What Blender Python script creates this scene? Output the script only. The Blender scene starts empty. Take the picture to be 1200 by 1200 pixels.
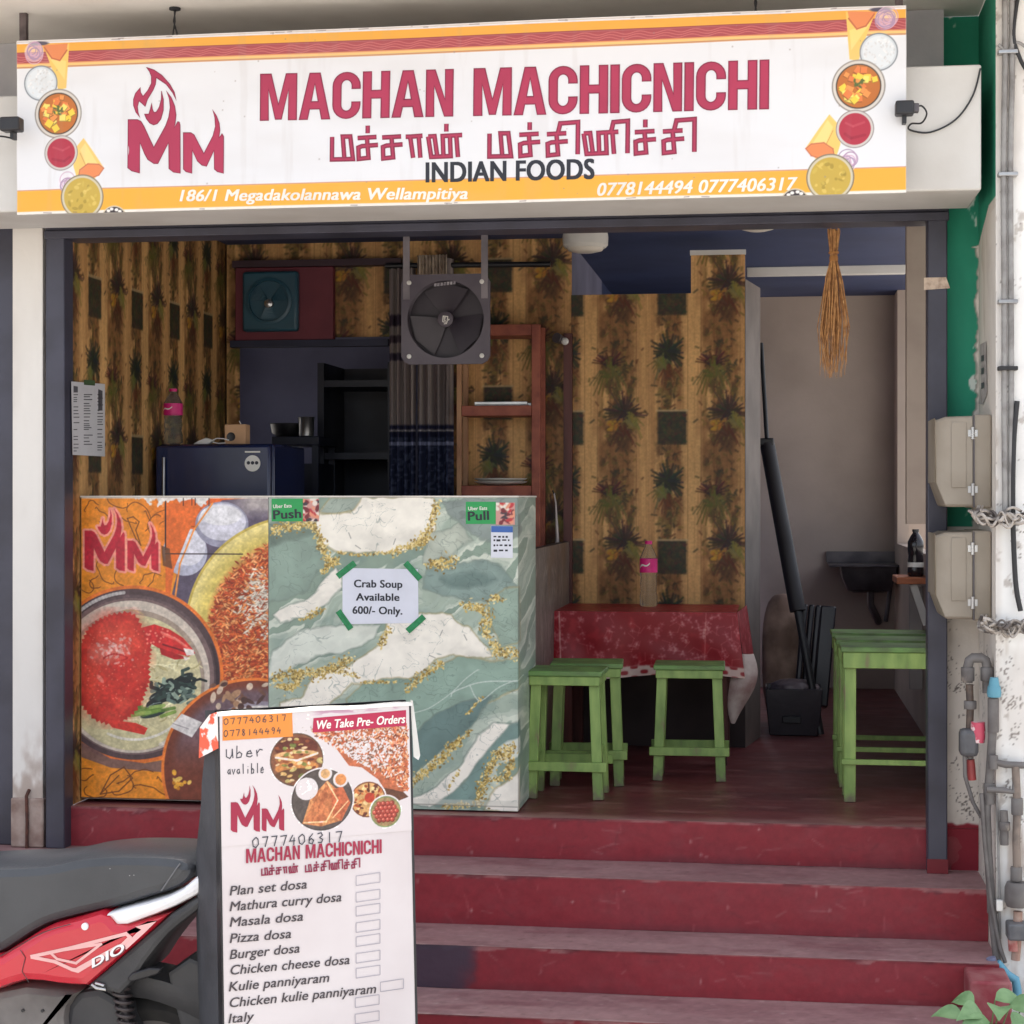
import bpy, bmesh, math, random
import numpy as np
from mathutils import Vector, Matrix
from mathutils.geometry import tessellate_polygon

random.seed(7)
SC = bpy.context.scene
COL = SC.collection
R = math.radians

# ------------------------------------------------------------------ camera
F = 2150.0                      # focal length in photo pixels (1200 wide)
TH = math.atan(305 / F)         # yaw to the left of the facade normal
HOR = 582.0                     # row of the horizon
SN, CS = math.sin(TH), math.cos(TH)
DIST, EYE = 5.96, 1.05          # metres before the top step, height above the shop floor
cam = bpy.data.cameras.new('camera')
cam.sensor_width = 36.0
cam.lens = F / 1200 * 36.0
cam.shift_y = -(600 - HOR) / 1200
cam.clip_start, cam.clip_end = 0.05, 500
camo = bpy.data.objects.new('camera', cam)
COL.objects.link(camo)
camo.location = (0, -DIST, EYE)
camo.rotation_euler = (R(90), 0, TH)
SC.camera = camo

# ------------------------------------------------------------------ light
SUN_EL, SUN_AZ = 69.0, 4.0      # azimuth clockwise from +Y: the sun stands behind the building, the front is in open shade
w = bpy.data.worlds.new('World')
SC.world = w
w.use_nodes = True
nt = w.node_tree
bg = nt.nodes['Background']
sky = nt.nodes.new('ShaderNodeTexSky')
sky.sky_type = 'NISHITA'
sky.sun_disc = False
sky.sun_elevation = R(SUN_EL)
sky.sun_rotation = R(SUN_AZ)
sky.air_density = 1.0
sky.dust_density = 4.0
sky.ozone_density = 1.0
hs_ = nt.nodes.new('ShaderNodeHueSaturation')      # a white, hazy tropical sky
hs_.inputs['Saturation'].default_value = 0.40
nt.links.new(sky.outputs['Color'], hs_.inputs['Color'])
nt.links.new(hs_.outputs['Color'], bg.inputs['Color'])
bg.inputs['Strength'].default_value = 0.15
sl = bpy.data.lights.new('sun', 'SUN')
sl.energy = 3.4
sl.angle = R(0.53)
sl.color = (1.0, 0.95, 0.88)
so = bpy.data.objects.new('sun', sl)
COL.objects.link(so)
az, el = R(SUN_AZ), R(SUN_EL)
sdir = Vector((math.sin(az) * math.cos(el), math.cos(az) * math.cos(el), math.sin(el)))
so.rotation_euler = sdir.to_track_quat('Z', 'Y').to_euler()
so.location = sdir * 20
SC.view_settings.view_transform = 'Standard'
SC.view_settings.look = 'None'
SC.view_settings.gamma = 1
SC.view_settings.exposure = 1.58
SC.cycles.max_bounces = 8
SC.cycles.diffuse_bounces = 5
SC.cycles.use_denoising = True

# ------------------------------------------------------------------ measuring helpers
CAM = np.array([0.0, -DIST, EYE])
def ray(px, py):
    u = (px - 600) / F
    return np.array([-SN + CS * u, CS + SN * u, (HOR - py) / F])
def atY(px, py, Y):
    r = ray(px, py); return CAM + r * ((Y + DIST) / r[1])
def atX(px, py, X):
    r = ray(px, py); return CAM + r * (X / r[0])
def atZ(px, py, Z):
    r = ray(px, py); return CAM + r * ((Z - EYE) / r[2])
def XY(px, Y): return float(atY(px, HOR, Y)[0])          # world x of a column at depth Y
def ZY(py, Y, px=600): return float(atY(px, py, Y)[2])   # world z of a row at depth Y

class Plane:
    """a flat vertical (or leaning) surface: origin, right, up, towards the viewer"""
    def __init__(s, O, U, V):
        s.O, s.U, s.V = [np.array(a, float) for a in (O, U, V)]
        s.U /= np.linalg.norm(s.U); s.V /= np.linalg.norm(s.V)
        s.N = np.cross(s.U, s.V)
        s.warp = None
    def hit(s, px, py):
        r = ray(px, py); t = np.dot(s.O - CAM, s.N) / np.dot(r, s.N)
        q = CAM + r * t - s.O
        return np.array([np.dot(q, s.U), np.dot(q, s.V)])
    def scale(s, px, py):            # metres per photo pixel there
        a = s.hit(px, py); p = s.O + a[0] * s.U + a[1] * s.V - CAM
        return float(-SN * p[0] + CS * p[1]) / F
    def P(s, a, b, off=0.0):
        o = off + (s.warp(a, b) if s.warp else 0.0)
        return s.O + a * s.U + b * s.V + o * s.N

# ------------------------------------------------------------------ objects
def lin(c):
    c = np.asarray(c, float) / 255.0
    return np.where(c <= 0.04045, c / 12.92, ((c + 0.055) / 1.055) ** 2.4)
def rgba(c):
    l = lin(c); return (float(l[0]), float(l[1]), float(l[2]), 1.0)

def empty(name, label, cat, loc=(0, 0, 0), rz=0, group=None):
    o = bpy.data.objects.new(name, None)
    COL.objects.link(o); o.location = loc; o.rotation_euler = (0, 0, rz)
    o.empty_display_size = 0.1
    return tag(o, label, cat, group)
def tag(o, label, cat, group=None, kind=None):
    if label: o['label'] = label
    if cat: o['category'] = cat
    if group: o['group'] = group
    if kind: o['kind'] = kind
    return o
def link(name, me, m, parent=None):
    o = bpy.data.objects.new(name, me)
    COL.objects.link(o)
    if m: me.materials.append(m)
    if parent is not None:
        o.parent = parent          # modelled in world space: take the parents' own transform out
        M, p = Matrix.Identity(4), parent
        while p is not None:
            M = (Matrix.Translation(p.location) @ p.rotation_euler.to_matrix().to_4x4()) @ M
            p = p.parent
        me.transform(M.inverted())
    return o
def copy_tree(o, parent=None):
    c = o.copy(); COL.objects.link(c)
    if parent is not None: c.parent = parent
    for ch in list(o.children): copy_tree(ch, c)
    return c

class MB:
    def __init__(s): s.v, s.f = [], []
    def add(s, vs, fs):
        b = len(s.v); s.v += [tuple(map(float, p)) for p in vs]; s.f += [tuple(b + i for i in f) for f in fs]; return s
    def box(s, x0, x1, y0, y1, z0, z1):
        return s.add([(x0,y0,z0),(x1,y0,z0),(x1,y1,z0),(x0,y1,z0),(x0,y0,z1),(x1,y0,z1),(x1,y1,z1),(x0,y1,z1)],
                     [(0,3,2,1),(4,5,6,7),(0,1,5,4),(1,2,6,5),(2,3,7,6),(3,0,4,7)])
    def bar(s, p, q, wx, wy, up=(0, 1, 0)):
        """a square bar from p to q, wx wide across, wy along 'up'"""
        p, q = Vector(p), Vector(q); d = (q - p).normalized()
        u = Vector(up); a = d.cross(u).normalized(); b = a.cross(d).normalized()
        vs = []
        for c in (p, q):
            for i, j in ((-1,-1),(1,-1),(1,1),(-1,1)):
                vs.append(c + a * (wx / 2 * i) + b * (wy / 2 * j))
        return s.add(vs, [(0,3,2,1),(4,5,6,7),(0,1,5,4),(1,2,6,5),(2,3,7,6),(3,0,4,7)])
    def tube(s, pts, r, n=10, r2=None, cap=True):
        pts = [Vector(p) for p in pts]; m = len(pts)
        rs = [r + ((r2 if r2 is not None else r) - r) * i / max(1, m - 1) for i in range(m)] if not isinstance(r, (list, tuple)) else list(r)
        t0 = (pts[1] - pts[0]).normalized()
        a = t0.orthogonal().normalized()
        rings = []
        for i, p in enumerate(pts):
            t = ((pts[min(i + 1, m - 1)] - pts[max(i - 1, 0)])).normalized()
            a = (a - t * a.dot(t)).normalized(); b = t.cross(a)
            rings.append([p + (a * math.cos(k * 2 * math.pi / n) + b * math.sin(k * 2 * math.pi / n)) * rs[i] for k in range(n)])
        vs = [q for rg in rings for q in rg]; fs = []
        for i in range(m - 1):
            for k in range(n):
                fs.append((i*n+k, i*n+(k+1)%n, (i+1)*n+(k+1)%n, (i+1)*n+k))
        if cap: fs += [tuple(range(n - 1, -1, -1)), tuple(range((m-1)*n, m*n))]
        return s.add(vs, fs)
    def lathe(s, prof, c, n=28, axis='Z', cap=True):
        """prof: (radius, height) pairs"""
        c = Vector(c); vs = []; fs = []; m = len(prof)
        for r, h in prof:
            for k in range(n):
                x, y = r * math.cos(2*math.pi*k/n), r * math.sin(2*math.pi*k/n)
                vs.append(c + (Vector((x, y, h)) if axis == 'Z' else Vector((x, -h, y)) if axis == 'Y' else Vector((h, x, y))))
        for i in range(m - 1):
            for k in range(n):
                fs.append((i*n+k, i*n+(k+1)%n, (i+1)*n+(k+1)%n, (i+1)*n+k))
        if cap: fs += [tuple(range(n-1, -1, -1)), tuple(range((m-1)*n, m*n))]
        return s.add(vs, fs)
    def prism(s, poly, y0, y1):
        """poly: (x, z) outline, extruded between two depths"""
        n = len(poly)
        ar = sum(poly[i][0]*poly[(i+1)%n][1]-poly[(i+1)%n][0]*poly[i][1] for i in range(n))
        if ar < 0: poly = poly[::-1]
        vs = [(x, y0, z) for x, z in poly] + [(x, y1, z) for x, z in poly]
        fs = [tuple(range(n)), tuple(range(2*n-1, n-1, -1))] + [(i, i+n, (i+1)%n+n, (i+1)%n) for i in range(n)]
        return s.add(vs, fs)
    def poly_on(s, pl, pts, off):
        """flat polygon (a, b) on a plane"""
        n = len(pts)
        tris = tessellate_polygon([[Vector((p[0], p[1], 0)) for p in pts]])
        fs = []
        for t in tris:
            a, b, c = [pts[i] for i in t]
            ar = (b[0]-a[0])*(c[1]-a[1])-(c[0]-a[0])*(b[1]-a[1])
            fs.append(tuple(t) if ar > 0 else tuple(t[::-1]))
        return s.add([pl.P(p[0], p[1], off) for p in pts], fs)
    def pix_poly(s, pl, pts, off): return s.poly_on(pl, [pl.hit(*p) for p in pts], off)
    def stroke(s, pl, pts, wd, off):
        """an open ribbon with mitred corners on a plane, pts in (a, b)"""
        pts = [np.array(p, float) for p in pts]; n = len(pts); L = []; Rr = []
        for i in range(n):
            d0 = pts[i] - pts[i-1] if i else pts[1] - pts[0]
            d1 = pts[i+1] - pts[i] if i < n-1 else d0
            d0 = d0 / (np.linalg.norm(d0) + 1e-9); d1 = d1 / (np.linalg.norm(d1) + 1e-9)
            nn = np.array([-d0[1]-d1[1], d0[0]+d1[0]]); ln = np.linalg.norm(nn)
            nn = nn / ln if ln > 1e-3 else np.array([-d0[1], d0[0]])
            k = wd / 2 / max(0.45, abs(np.dot(nn, np.array([-d0[1], d0[0]]))))
            L.append(pts[i] + nn * k); Rr.append(pts[i] - nn * k)
        vs = [pl.P(*p, off) for p in L] + [pl.P(*p, off) for p in Rr]
        return s.add(vs, [(i, n+i, n+i+1, i+1) for i in range(n-1)])
    def text(s, pl, body, pL, pR, cap, off, bold=0.0, shear=0.0):
        vs, fs, H = glyphs(body, bold)
        a, b = pl.hit(*pL), pl.hit(*pR)
        d = b - a; ln = np.linalg.norm(d); d /= ln; n = np.array([-d[1], d[0]])
        x0, x1 = vs[:, 0].min(), vs[:, 0].max()
        h = cap * pl.scale((pL[0]+pR[0])/2, (pL[1]+pR[1])/2)
        sx = (ln - shear * h * 0) / (x1 - x0); sy = h / H
        k = [(0, 0)] if bold <= 0 else [(-bold, -bold * .4), (bold, bold * .4), (-bold, bold * .4), (bold, -bold * .4), (0, 0)]
        for i, (ox, oy) in enumerate(k):          # heavier type: the same outline struck a few times side by side
            q = [a + d * ((x + ox - x0) * sx + shear * y * sy) + n * ((y + oy) * sy) for x, y in vs]
            s.add([pl.P(*p, off + i * 6e-6) for p in q], fs)
        return s
    def headline(s, pl, body, pL, pR, cap, off, out=None, ow=1.4):
        """condensed poster capitals built letter by letter; out: a second builder for the dark outline"""
        a, b = pl.hit(*pL), pl.hit(*pR); d = b - a; ln = np.linalg.norm(d); d /= ln; n = np.array([-d[1], d[0]])
        wid = sum(HEAD[c][0] for c in body) + 3.6 * (len(body) - 1); kx = ln / wid; ky = cap * pl.scale((pL[0]+pR[0])/2, (pL[1]+pR[1])/2) / 54
        T = lambda p, x: a + d * ((p[0] + x) * kx) + n * (p[1] * ky)
        x = 0
        for i, ch in enumerate(body):
            w_, pieces, outs = HEAD[ch]
            for p in pieces: s.poly_on(pl, [T(q, x) for q in p], off)
            if out is not None:
                for j, p in enumerate(outs): out.stroke(pl, [T(q, x) for q in p], ow * kx, off + .0004 + j * 6e-6)
            x += w_ + 3.6
        return s
    def mesh(s, name, smooth=None):
        me = bpy.data.meshes.new(name); me.from_pydata(s.v, [], s.f); me.update()
        if smooth is not None:
            me.polygons.foreach_set('use_smooth', [True] * len(me.polygons)); me.set_sharp_from_angle(angle=R(smooth))
        return me
    def build(s, name, m, parent=None, smooth=None, bevel=0, seg=2, sub=0):
        o = link(name, s.mesh(name, smooth), m, parent)
        if bevel:
            b = o.modifiers.new('bevel', 'BEVEL'); b.width = bevel; b.segments = seg; b.limit_method = 'ANGLE'; b.angle_limit = R(40)
            o.data.polygons.foreach_set('use_smooth', [True] * len(o.data.polygons)); o.data.set_sharp_from_angle(angle=R(50))
        if sub:
            b = o.modifiers.new('subsurf', 'SUBSURF'); b.levels = b.render_levels = sub
            o.data.polygons.foreach_set('use_smooth', [True] * len(o.data.polygons))
        return o

def _arc(cx, cy, rx, ry, a0, a1, n=12): return [(cx + rx * math.cos(R(a0 + (a1 - a0) * i / n)), cy + ry * math.sin(R(a0 + (a1 - a0) * i / n))) for i in range(n + 1)]
_co = [(32, 35)] + _arc(16, 38, 16, 16, 0, 180) + _arc(16, 16, 16, 16, 180, 360) + [(32, 19)]
_ci = [(22.5, 35)] + _arc(16, 38, 6.5, 7.5, 0, 180) + _arc(16, 16, 6.5, 7.5, 180, 360) + [(22.5, 19)]
_M = [(0,0),(0,54),(12.5,54),(21.5,18),(30.5,54),(43,54),(43,0),(33.5,0),(33.5,36),(25,1),(18,1),(9.5,36),(9.5,0)]
_N = [(0,0),(0,54),(10,54),(22,19),(22,54),(31,54),(31,0),(21.5,0),(9,36),(9,0)]
_I = [(0,0),(0,54),(9.5,54),(9.5,0)]
_Ao = [(0,0),(12,54),(24,54),(36,0),(26.5,0),(24.07,12),(11.93,12),(9.5,0)]
_Ah = [(13.65,20.5),(22.35,20.5),(18,42)]
_H = [(0,0),(0,54),(9.5,54),(9.5,32),(21.5,32),(21.5,54),(31,54),(31,0),(21.5,0),(21.5,23),(9.5,23),(9.5,0)]
HEAD = {'M': (43, [_M], [_M+_M[:2]]), 'N': (31, [_N], [_N+_N[:2]]), 'I': (9.5, [_I], [_I+_I[:2]]), 'H': (31, [_H], [_H+_H[:2]]), ' ': (17, [], []),
        'A': (36, [[(0,0),(12,54),(18,54),(18,42),(9.5,0)], [(18,42),(18,54),(24,54),(36,0),(26.5,0)], [(11.93,12),(13.65,20.5),(22.35,20.5),(24.07,12)]], [_Ao+_Ao[:2], _Ah+_Ah[:2]]),
        'C': (32, [_co+_ci[::-1]], [_co+_ci[::-1]+_co[:2]])}
_gl = {}
def glyphs(body, bold):
    k = (body, bold)
    if k in _gl: return _gl[k]
    def one(t):
        cu = bpy.data.curves.new('t', 'FONT'); cu.body = t; cu.resolution_u = 4
        cu.space_character = 1.0 + bold * 1.2
        o = bpy.data.objects.new('t', cu); COL.objects.link(o)
        dg = bpy.context.evaluated_depsgraph_get()
        me = bpy.data.meshes.new_from_object(o.evaluated_get(dg))
        v = np.array([(p.co.x, p.co.y) for p in me.vertices]); f = [tuple(p.vertices) for p in me.polygons]
        if len(me.polygons) and me.polygons[0].normal.z < 0: f = [t[::-1] for t in f]
        bpy.data.objects.remove(o); bpy.data.curves.remove(cu); bpy.data.meshes.remove(me)
        return v, f
    v, f = one(body); h, _ = one('H')
    _gl[k] = (v, f, float(h[:, 1].max()))
    return _gl[k]

# ------------------------------------------------------------------ painted sheets (numpy pictures baked to vertex colours)
_lat = {}
def vnoise(x, y, seed=0):
    if seed not in _lat: _lat[seed] = np.random.RandomState(seed + 11).rand(128, 128)
    L = _lat[seed]; xi = np.floor(x).astype(int); yi = np.floor(y).astype(int)
    fx = x - xi; fy = y - yi; fx = fx*fx*(3-2*fx); fy = fy*fy*(3-2*fy)
    a = L[yi % 128, xi % 128]; b = L[yi % 128, (xi+1) % 128]; c = L[(yi+1) % 128, xi % 128]; d = L[(yi+1) % 128, (xi+1) % 128]
    return (a*(1-fx)+b*fx)*(1-fy)+(c*(1-fx)+d*fx)*fy
def fbm(x, y, seed=0, octv=4, gain=0.5):
    s = 0; a = 1; t = 0
    for i in range(octv):
        s = s + a * vnoise(x * 2**i + 17*i, y * 2**i + 31*i, seed + i); t += a; a *= gain
    return s / t
def sstep(a, b, x):
    t = np.clip((x - a) / (b - a), 0, 1); return t*t*(3-2*t)
class Canvas:
    def __init__(s, x0, x1, y0, y1, step, bgc=(255, 255, 255)):
        s.x0, s.x1, s.y0, s.y1 = x0, x1, y0, y1
        s.nx = max(2, int(round((x1-x0)/step)) + 1); s.ny = max(2, int(round((y1-y0)/step)) + 1)
        s.X, s.Y = np.meshgrid(np.linspace(x0, x1, s.nx), np.linspace(y0, y1, s.ny))
        s.c = np.ones((s.ny, s.nx, 3)) * (np.array(bgc, float))
        s.aa = step * 0.7
    def win(s, bx):
        i0 = max(0, int((bx[0]-s.x0)/(s.x1-s.x0)*(s.nx-1)) - 2); i1 = min(s.nx, int((bx[1]-s.x0)/(s.x1-s.x0)*(s.nx-1)) + 4)
        j0 = max(0, int((bx[2]-s.y0)/(s.y1-s.y0)*(s.ny-1)) - 2); j1 = min(s.ny, int((bx[3]-s.y0)/(s.y1-s.y0)*(s.ny-1)) + 4)
        return (slice(j0, max(j0, j1)), slice(i0, max(i0, i1)))
    def blend(s, w_, m, col):
        if m.size == 0: return
        col = np.asarray(col, float)
        s.c[w_] = s.c[w_] * (1 - m[..., None]) + col * m[..., None]
    def fill(s, m, col): s.blend((slice(None), slice(None)), np.clip(m, 0, 1), col)
    def disc(s, cx, cy, rx, col, ry=None, rot=0, op=1.0, soft=None):
        ry = ry or rx; r = max(rx, ry) + 2
        k = s.win((cx-r, cx+r, cy-r, cy+r)); x = s.X[k]-cx; y = s.Y[k]-cy
        c, n = math.cos(rot), math.sin(rot); u = (x*c+y*n)/rx; v = (-x*n+y*c)/ry
        d = (1-np.sqrt(u*u+v*v+1e-12))*min(rx, ry); aa = soft or s.aa
        s.blend(k, np.clip(0.5+d/(2*aa), 0, 1)*op, col)
    def ring(s, cx, cy, r, wd, col):
        k = s.win((cx-r-wd, cx+r+wd, cy-r-wd, cy+r+wd))
        d = wd/2-np.abs(np.hypot(s.X[k]-cx, s.Y[k]-cy)-r)
        s.blend(k, np.clip(0.5+d/(2*s.aa), 0, 1), col)
    def segd(s, k, p, q):
        x = s.X[k]; y = s.Y[k]; dx, dy = q[0]-p[0], q[1]-p[1]
        t = np.clip(((x-p[0])*dx+(y-p[1])*dy)/(dx*dx+dy*dy+1e-12), 0, 1)
        return np.hypot(x-p[0]-t*dx, y-p[1]-t*dy)
    def line(s, pts, wd, col, op=1.0, wd2=None):
        for i in range(len(pts)-1):
            p, q = pts[i], pts[i+1]; m = wd+1
            k = s.win((min(p[0],q[0])-m, max(p[0],q[0])+m, min(p[1],q[1])-m, max(p[1],q[1])+m))
            s.blend(k, np.clip(0.5+(wd/2-s.segd(k, p, q))/(2*s.aa), 0, 1)*op, col)
    def polymask(s, pts, soft=None, wob=0, seed=0, ws=0.1):
        xs = [p[0] for p in pts]; ys = [p[1] for p in pts]; m = 3+wob
        k = s.win((min(xs)-m, max(xs)+m, min(ys)-m, max(ys)+m)); x = s.X[k]; y = s.Y[k]
        if x.size == 0: return k, np.zeros_like(x)
        if wob:
            x = x + (fbm(s.X[k]*ws, s.Y[k]*ws, seed)-0.5)*2*wob; y = y + (fbm(s.X[k]*ws+50, s.Y[k]*ws+9, seed+5)-0.5)*2*wob
        ins = np.zeros(x.shape, bool); dm = np.full(x.shape, 1e9); n = len(pts)
        for i in range(n):
            (ax, ay), (bx, by) = pts[i], pts[(i+1) % n]
            dx, dy = bx-ax, by-ay
            t = np.clip(((x-ax)*dx+(y-ay)*dy)/(dx*dx+dy*dy+1e-12), 0, 1)
            dm = np.minimum(dm, np.hypot(x-ax-t*dx, y-ay-t*dy))
            cond = (ay > y) != (by > y)
            with np.errstate(divide='ignore', invalid='ignore'):
                xi = ax+(y-ay)*dx/(dy if abs(dy) > 1e-12 else 1e-12)
            ins ^= cond & (x < xi)
        sd = np.where(ins, dm, -dm); aa = soft or s.aa
        return k, np.clip(0.5+sd/(2*aa), 0, 1)
    def poly(s, pts, col, op=1.0, soft=None, wob=0, seed=0, ws=0.1):
        k, m = s.polymask(pts, soft, wob, seed, ws); s.blend(k, m*op, col)
    def grain(s, amt, sc, seed=3):
        s.c = np.clip(s.c*(1+(fbm(s.X*sc, s.Y*sc, seed)-0.5)[..., None]*amt), 0, 255)
def grid_geom(P):
    ny, nx = P.shape[:2]
    idx = np.arange(ny*nx).reshape(ny, nx)
    q = np.stack([idx[1:, :-1], idx[1:, 1:], idx[:-1, 1:], idx[:-1, :-1]], -1).reshape(-1, 4)
    return P.reshape(-1, 3), q
def grids_mesh(name, parts, gain=1.0, smooth=True):
    """parts: list of (P[ny,nx,3], colours[ny,nx,3] in sRGB 0..255); first row is the top, seen from the front"""
    V = []; Q = []; C = []; b = 0
    for P, c in parts:
        v, q = grid_geom(P); V.append(v); Q.append(q+b); b += len(v); C.append(c.reshape(-1, 3))
    V = np.concatenate(V).astype(np.float32); Q = np.concatenate(Q).astype(np.int32); C = lin(np.clip(np.concatenate(C), 0, 255))*gain
    me = bpy.data.meshes.new(name)
    me.vertices.add(len(V)); me.vertices.foreach_set('co', V.ravel())
    me.loops.add(Q.size); me.loops.foreach_set('vertex_index', Q.ravel())
    me.polygons.add(len(Q)); me.polygons.foreach_set('loop_start', np.arange(0, Q.size, 4, dtype=np.int32))
    me.polygons.foreach_set('loop_total', np.full(len(Q), 4, dtype=np.int32))
    if smooth: me.polygons.foreach_set('use_smooth', np.ones(len(Q), bool))
    me.update(calc_edges=True)
    at = me.color_attributes.new('paint', 'FLOAT_COLOR', 'POINT')
    at.data.foreach_set('color', np.concatenate([C, np.ones((len(C), 1))], 1).astype(np.float32).ravel())
    return me
def sheet(cv, O, dx, dy):
    """positions of a canvas laid over the parallelogram O + dx (along x) + dy (along y, downwards)"""
    u = (cv.X-cv.x0)/(cv.x1-cv.x0); v = (cv.Y-cv.y0)/(cv.y1-cv.y0)
    return np.array(O, float)+u[..., None]*np.array(dx, float)+v[..., None]*np.array(dy, float)

def smooth_px(pts, closed=True, k=5):
    o = []; n = len(pts)
    for i in range(n):
        p0, p1, p2, p3 = [np.array(pts[(i+j) % n], float) for j in (-1, 0, 1, 2)]
        for q_ in range(k):
            t = q_/k; o.append(tuple(.5*((2*p1)+(-p0+p2)*t+(2*p0-5*p1+4*p2-p3)*t*t+(-p0+3*p1-3*p2+p3)*t**3)))
    return o
# ------------------------------------------------------------------ materials
def nodes(name):
    m = bpy.data.materials.new(name); m.use_nodes = True
    return m, m.node_tree, m.node_tree.nodes['Principled BSDF']
def mat(name, col, rough=0.6, col2=None, scale=6.0, lo=0.4, hi=0.65, bump=0.0, bscale=60.0, metal=0.0, spec=0.5, stretch=(1, 1, 1), col3=None, coat=0.0):
    m, t, b = nodes(name)
    b.inputs['Roughness'].default_value = rough; b.inputs['Metallic'].default_value = metal
    b.inputs['Specular IOR Level'].default_value = spec; b.inputs['Coat Weight'].default_value = coat
    tc = t.nodes.new('ShaderNodeTexCoord'); mp = t.nodes.new('ShaderNodeMapping'); mp.inputs['Scale'].default_value = stretch
    t.links.new(tc.outputs['Object'], mp.inputs['Vector'])
    def noise(sc, det=6.0):
        n = t.nodes.new('ShaderNodeTexNoise'); n.inputs['Scale'].default_value = sc; n.inputs['Detail'].default_value = det
        t.links.new(mp.outputs['Vector'], n.inputs['Vector']); return n
    col2 = col2 or tuple(c*0.86 for c in col)
    n = noise(scale); cr = t.nodes.new('ShaderNodeValToRGB')
    cr.color_ramp.elements[0].position = lo; cr.color_ramp.elements[0].color = rgba(col)
    cr.color_ramp.elements[1].position = hi; cr.color_ramp.elements[1].color = rgba(col2)
    if col3: e = cr.color_ramp.elements.new(min(0.98, hi+0.1)); e.color = rgba(col3)
    t.links.new(n.outputs['Fac'], cr.inputs['Fac']); t.links.new(cr.outputs['Color'], b.inputs['Base Color'])
    mr = t.nodes.new('ShaderNodeMapRange'); mr.inputs['To Min'].default_value = max(0.03, rough-0.1); mr.inputs['To Max'].default_value = min(1, rough+0.12)
    t.links.new(n.outputs['Fac'], mr.inputs['Value']); t.links.new(mr.outputs['Result'], b.inputs['Roughness'])
    if bump:
        n2 = noise(bscale, 4.0); bp = t.nodes.new('ShaderNodeBump'); bp.inputs['Strength'].default_value = bump; bp.inputs['Distance'].default_value = 0.004
        t.links.new(n2.outputs['Fac'], bp.inputs['Height']); t.links.new(bp.outputs['Normal'], b.inputs['Normal'])
    return m
def paint(name, rough=0.5, spec=0.5, bump=0.0, bscale=40.0, coat=0.0):
    """shows the colours painted on the sheet, with a faint procedural unevenness of the gloss"""
    m, t, b = nodes(name)
    a = t.nodes.new('ShaderNodeAttribute'); a.attribute_name = 'paint'
    t.links.new(a.outputs['Color'], b.inputs['Base Color'])
    b.inputs['Specular IOR Level'].default_value = spec; b.inputs['Coat Weight'].default_value = coat
    n = t.nodes.new('ShaderNodeTexNoise'); n.inputs['Scale'].default_value = bscale; n.inputs['Detail'].default_value = 4
    tc = t.nodes.new('ShaderNodeTexCoord'); t.links.new(tc.outputs['Object'], n.inputs['Vector'])
    mr = t.nodes.new('ShaderNodeMapRange'); mr.inputs['To Min'].default_value = max(0.05, rough-0.1); mr.inputs['To Max'].default_value = min(1, rough+0.1)
    t.links.new(n.outputs['Fac'], mr.inputs['Value']); t.links.new(mr.outputs['Result'], b.inputs['Roughness'])
    if bump:
        bp = t.nodes.new('ShaderNodeBump'); bp.inputs['Strength'].default_value = bump; bp.inputs['Distance'].default_value = 0.004
        t.links.new(n.outputs['Fac'], bp.inputs['Height']); t.links.new(bp.outputs['Normal'], b.inputs['Normal'])
    return m
def foot_dirt(m, z0, z1, col):
    """grime of its own ragged shape over the lowest centimetres of a painted thing"""
    t = m.node_tree; b = t.nodes['Principled BSDF']; src = b.inputs['Base Color'].links[0].from_socket
    tc = t.nodes.new('ShaderNodeTexCoord'); sx = t.nodes.new('ShaderNodeSeparateXYZ'); t.links.new(tc.outputs['Object'], sx.inputs[0])
    n = t.nodes.new('ShaderNodeTexNoise'); n.inputs['Scale'].default_value = 38; n.inputs['Detail'].default_value = 5; t.links.new(tc.outputs['Object'], n.inputs['Vector'])
    ml = t.nodes.new('ShaderNodeMath'); ml.operation = 'MULTIPLY_ADD'; ml.inputs[1].default_value = .16; t.links.new(n.outputs['Fac'], ml.inputs[0]); t.links.new(sx.outputs['Z'], ml.inputs[2])
    mr = t.nodes.new('ShaderNodeMapRange'); mr.inputs['From Min'].default_value = z0+.08; mr.inputs['From Max'].default_value = z1+.08; mr.inputs['To Min'].default_value = .85; mr.inputs['To Max'].default_value = 0; t.links.new(ml.outputs[0], mr.inputs['Value'])
    mx = t.nodes.new('ShaderNodeMix'); mx.data_type = 'RGBA'; t.links.new(mr.outputs['Result'], mx.inputs['Factor']); t.links.new(src, mx.inputs['A']); mx.inputs['B'].default_value = rgba(col)
    t.links.new(mx.outputs['Result'], b.inputs['Base Color'])
def flat(name, col, rough=0.5, **k): return mat(name, col, rough, tuple(c*0.95 for c in col), **k)
# ================================================================== materials used in several places
M_print = paint('printed_vinyl', 0.42, 0.4)
M_paper = paint('printed_paper', 0.7, 0.3)
M_wallpaper = paint('wallpaper', 0.55, 0.35, bump=0.15, bscale=90)
M_masonry = paint('painted_masonry', 0.75, 0.3, bump=0.35, bscale=45)
M_redcement = paint('red_cement', 0.55, 0.4, bump=0.3, bscale=35)
M_frame = mat('blue_grey_enamel', (66, 66, 80), 0.42, (54, 53, 64), scale=5, bump=0.1)
M_white = mat('white_plastic', (228, 226, 220), 0.4, (214, 211, 204))
M_black = mat('black_plastic', (30, 30, 33), 0.42, (40, 40, 44), scale=9, bump=0.05)
M_green = mat('green_gloss_paint', (142, 168, 92), 0.5, (116, 144, 76), scale=22, lo=0.36, hi=0.60, bump=0.3, bscale=30, col3=(124, 112, 84), stretch=(1, 1, 0.3))
foot_dirt(M_green, .0, .05, (112, 98, 84))
M_steel = mat('steel', (190, 190, 190), 0.3, (150, 150, 152), metal=0.9)
M_greymetal = mat('grey_metal', (104, 100, 104), 0.5, (86, 82, 86), metal=0.4)
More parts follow.
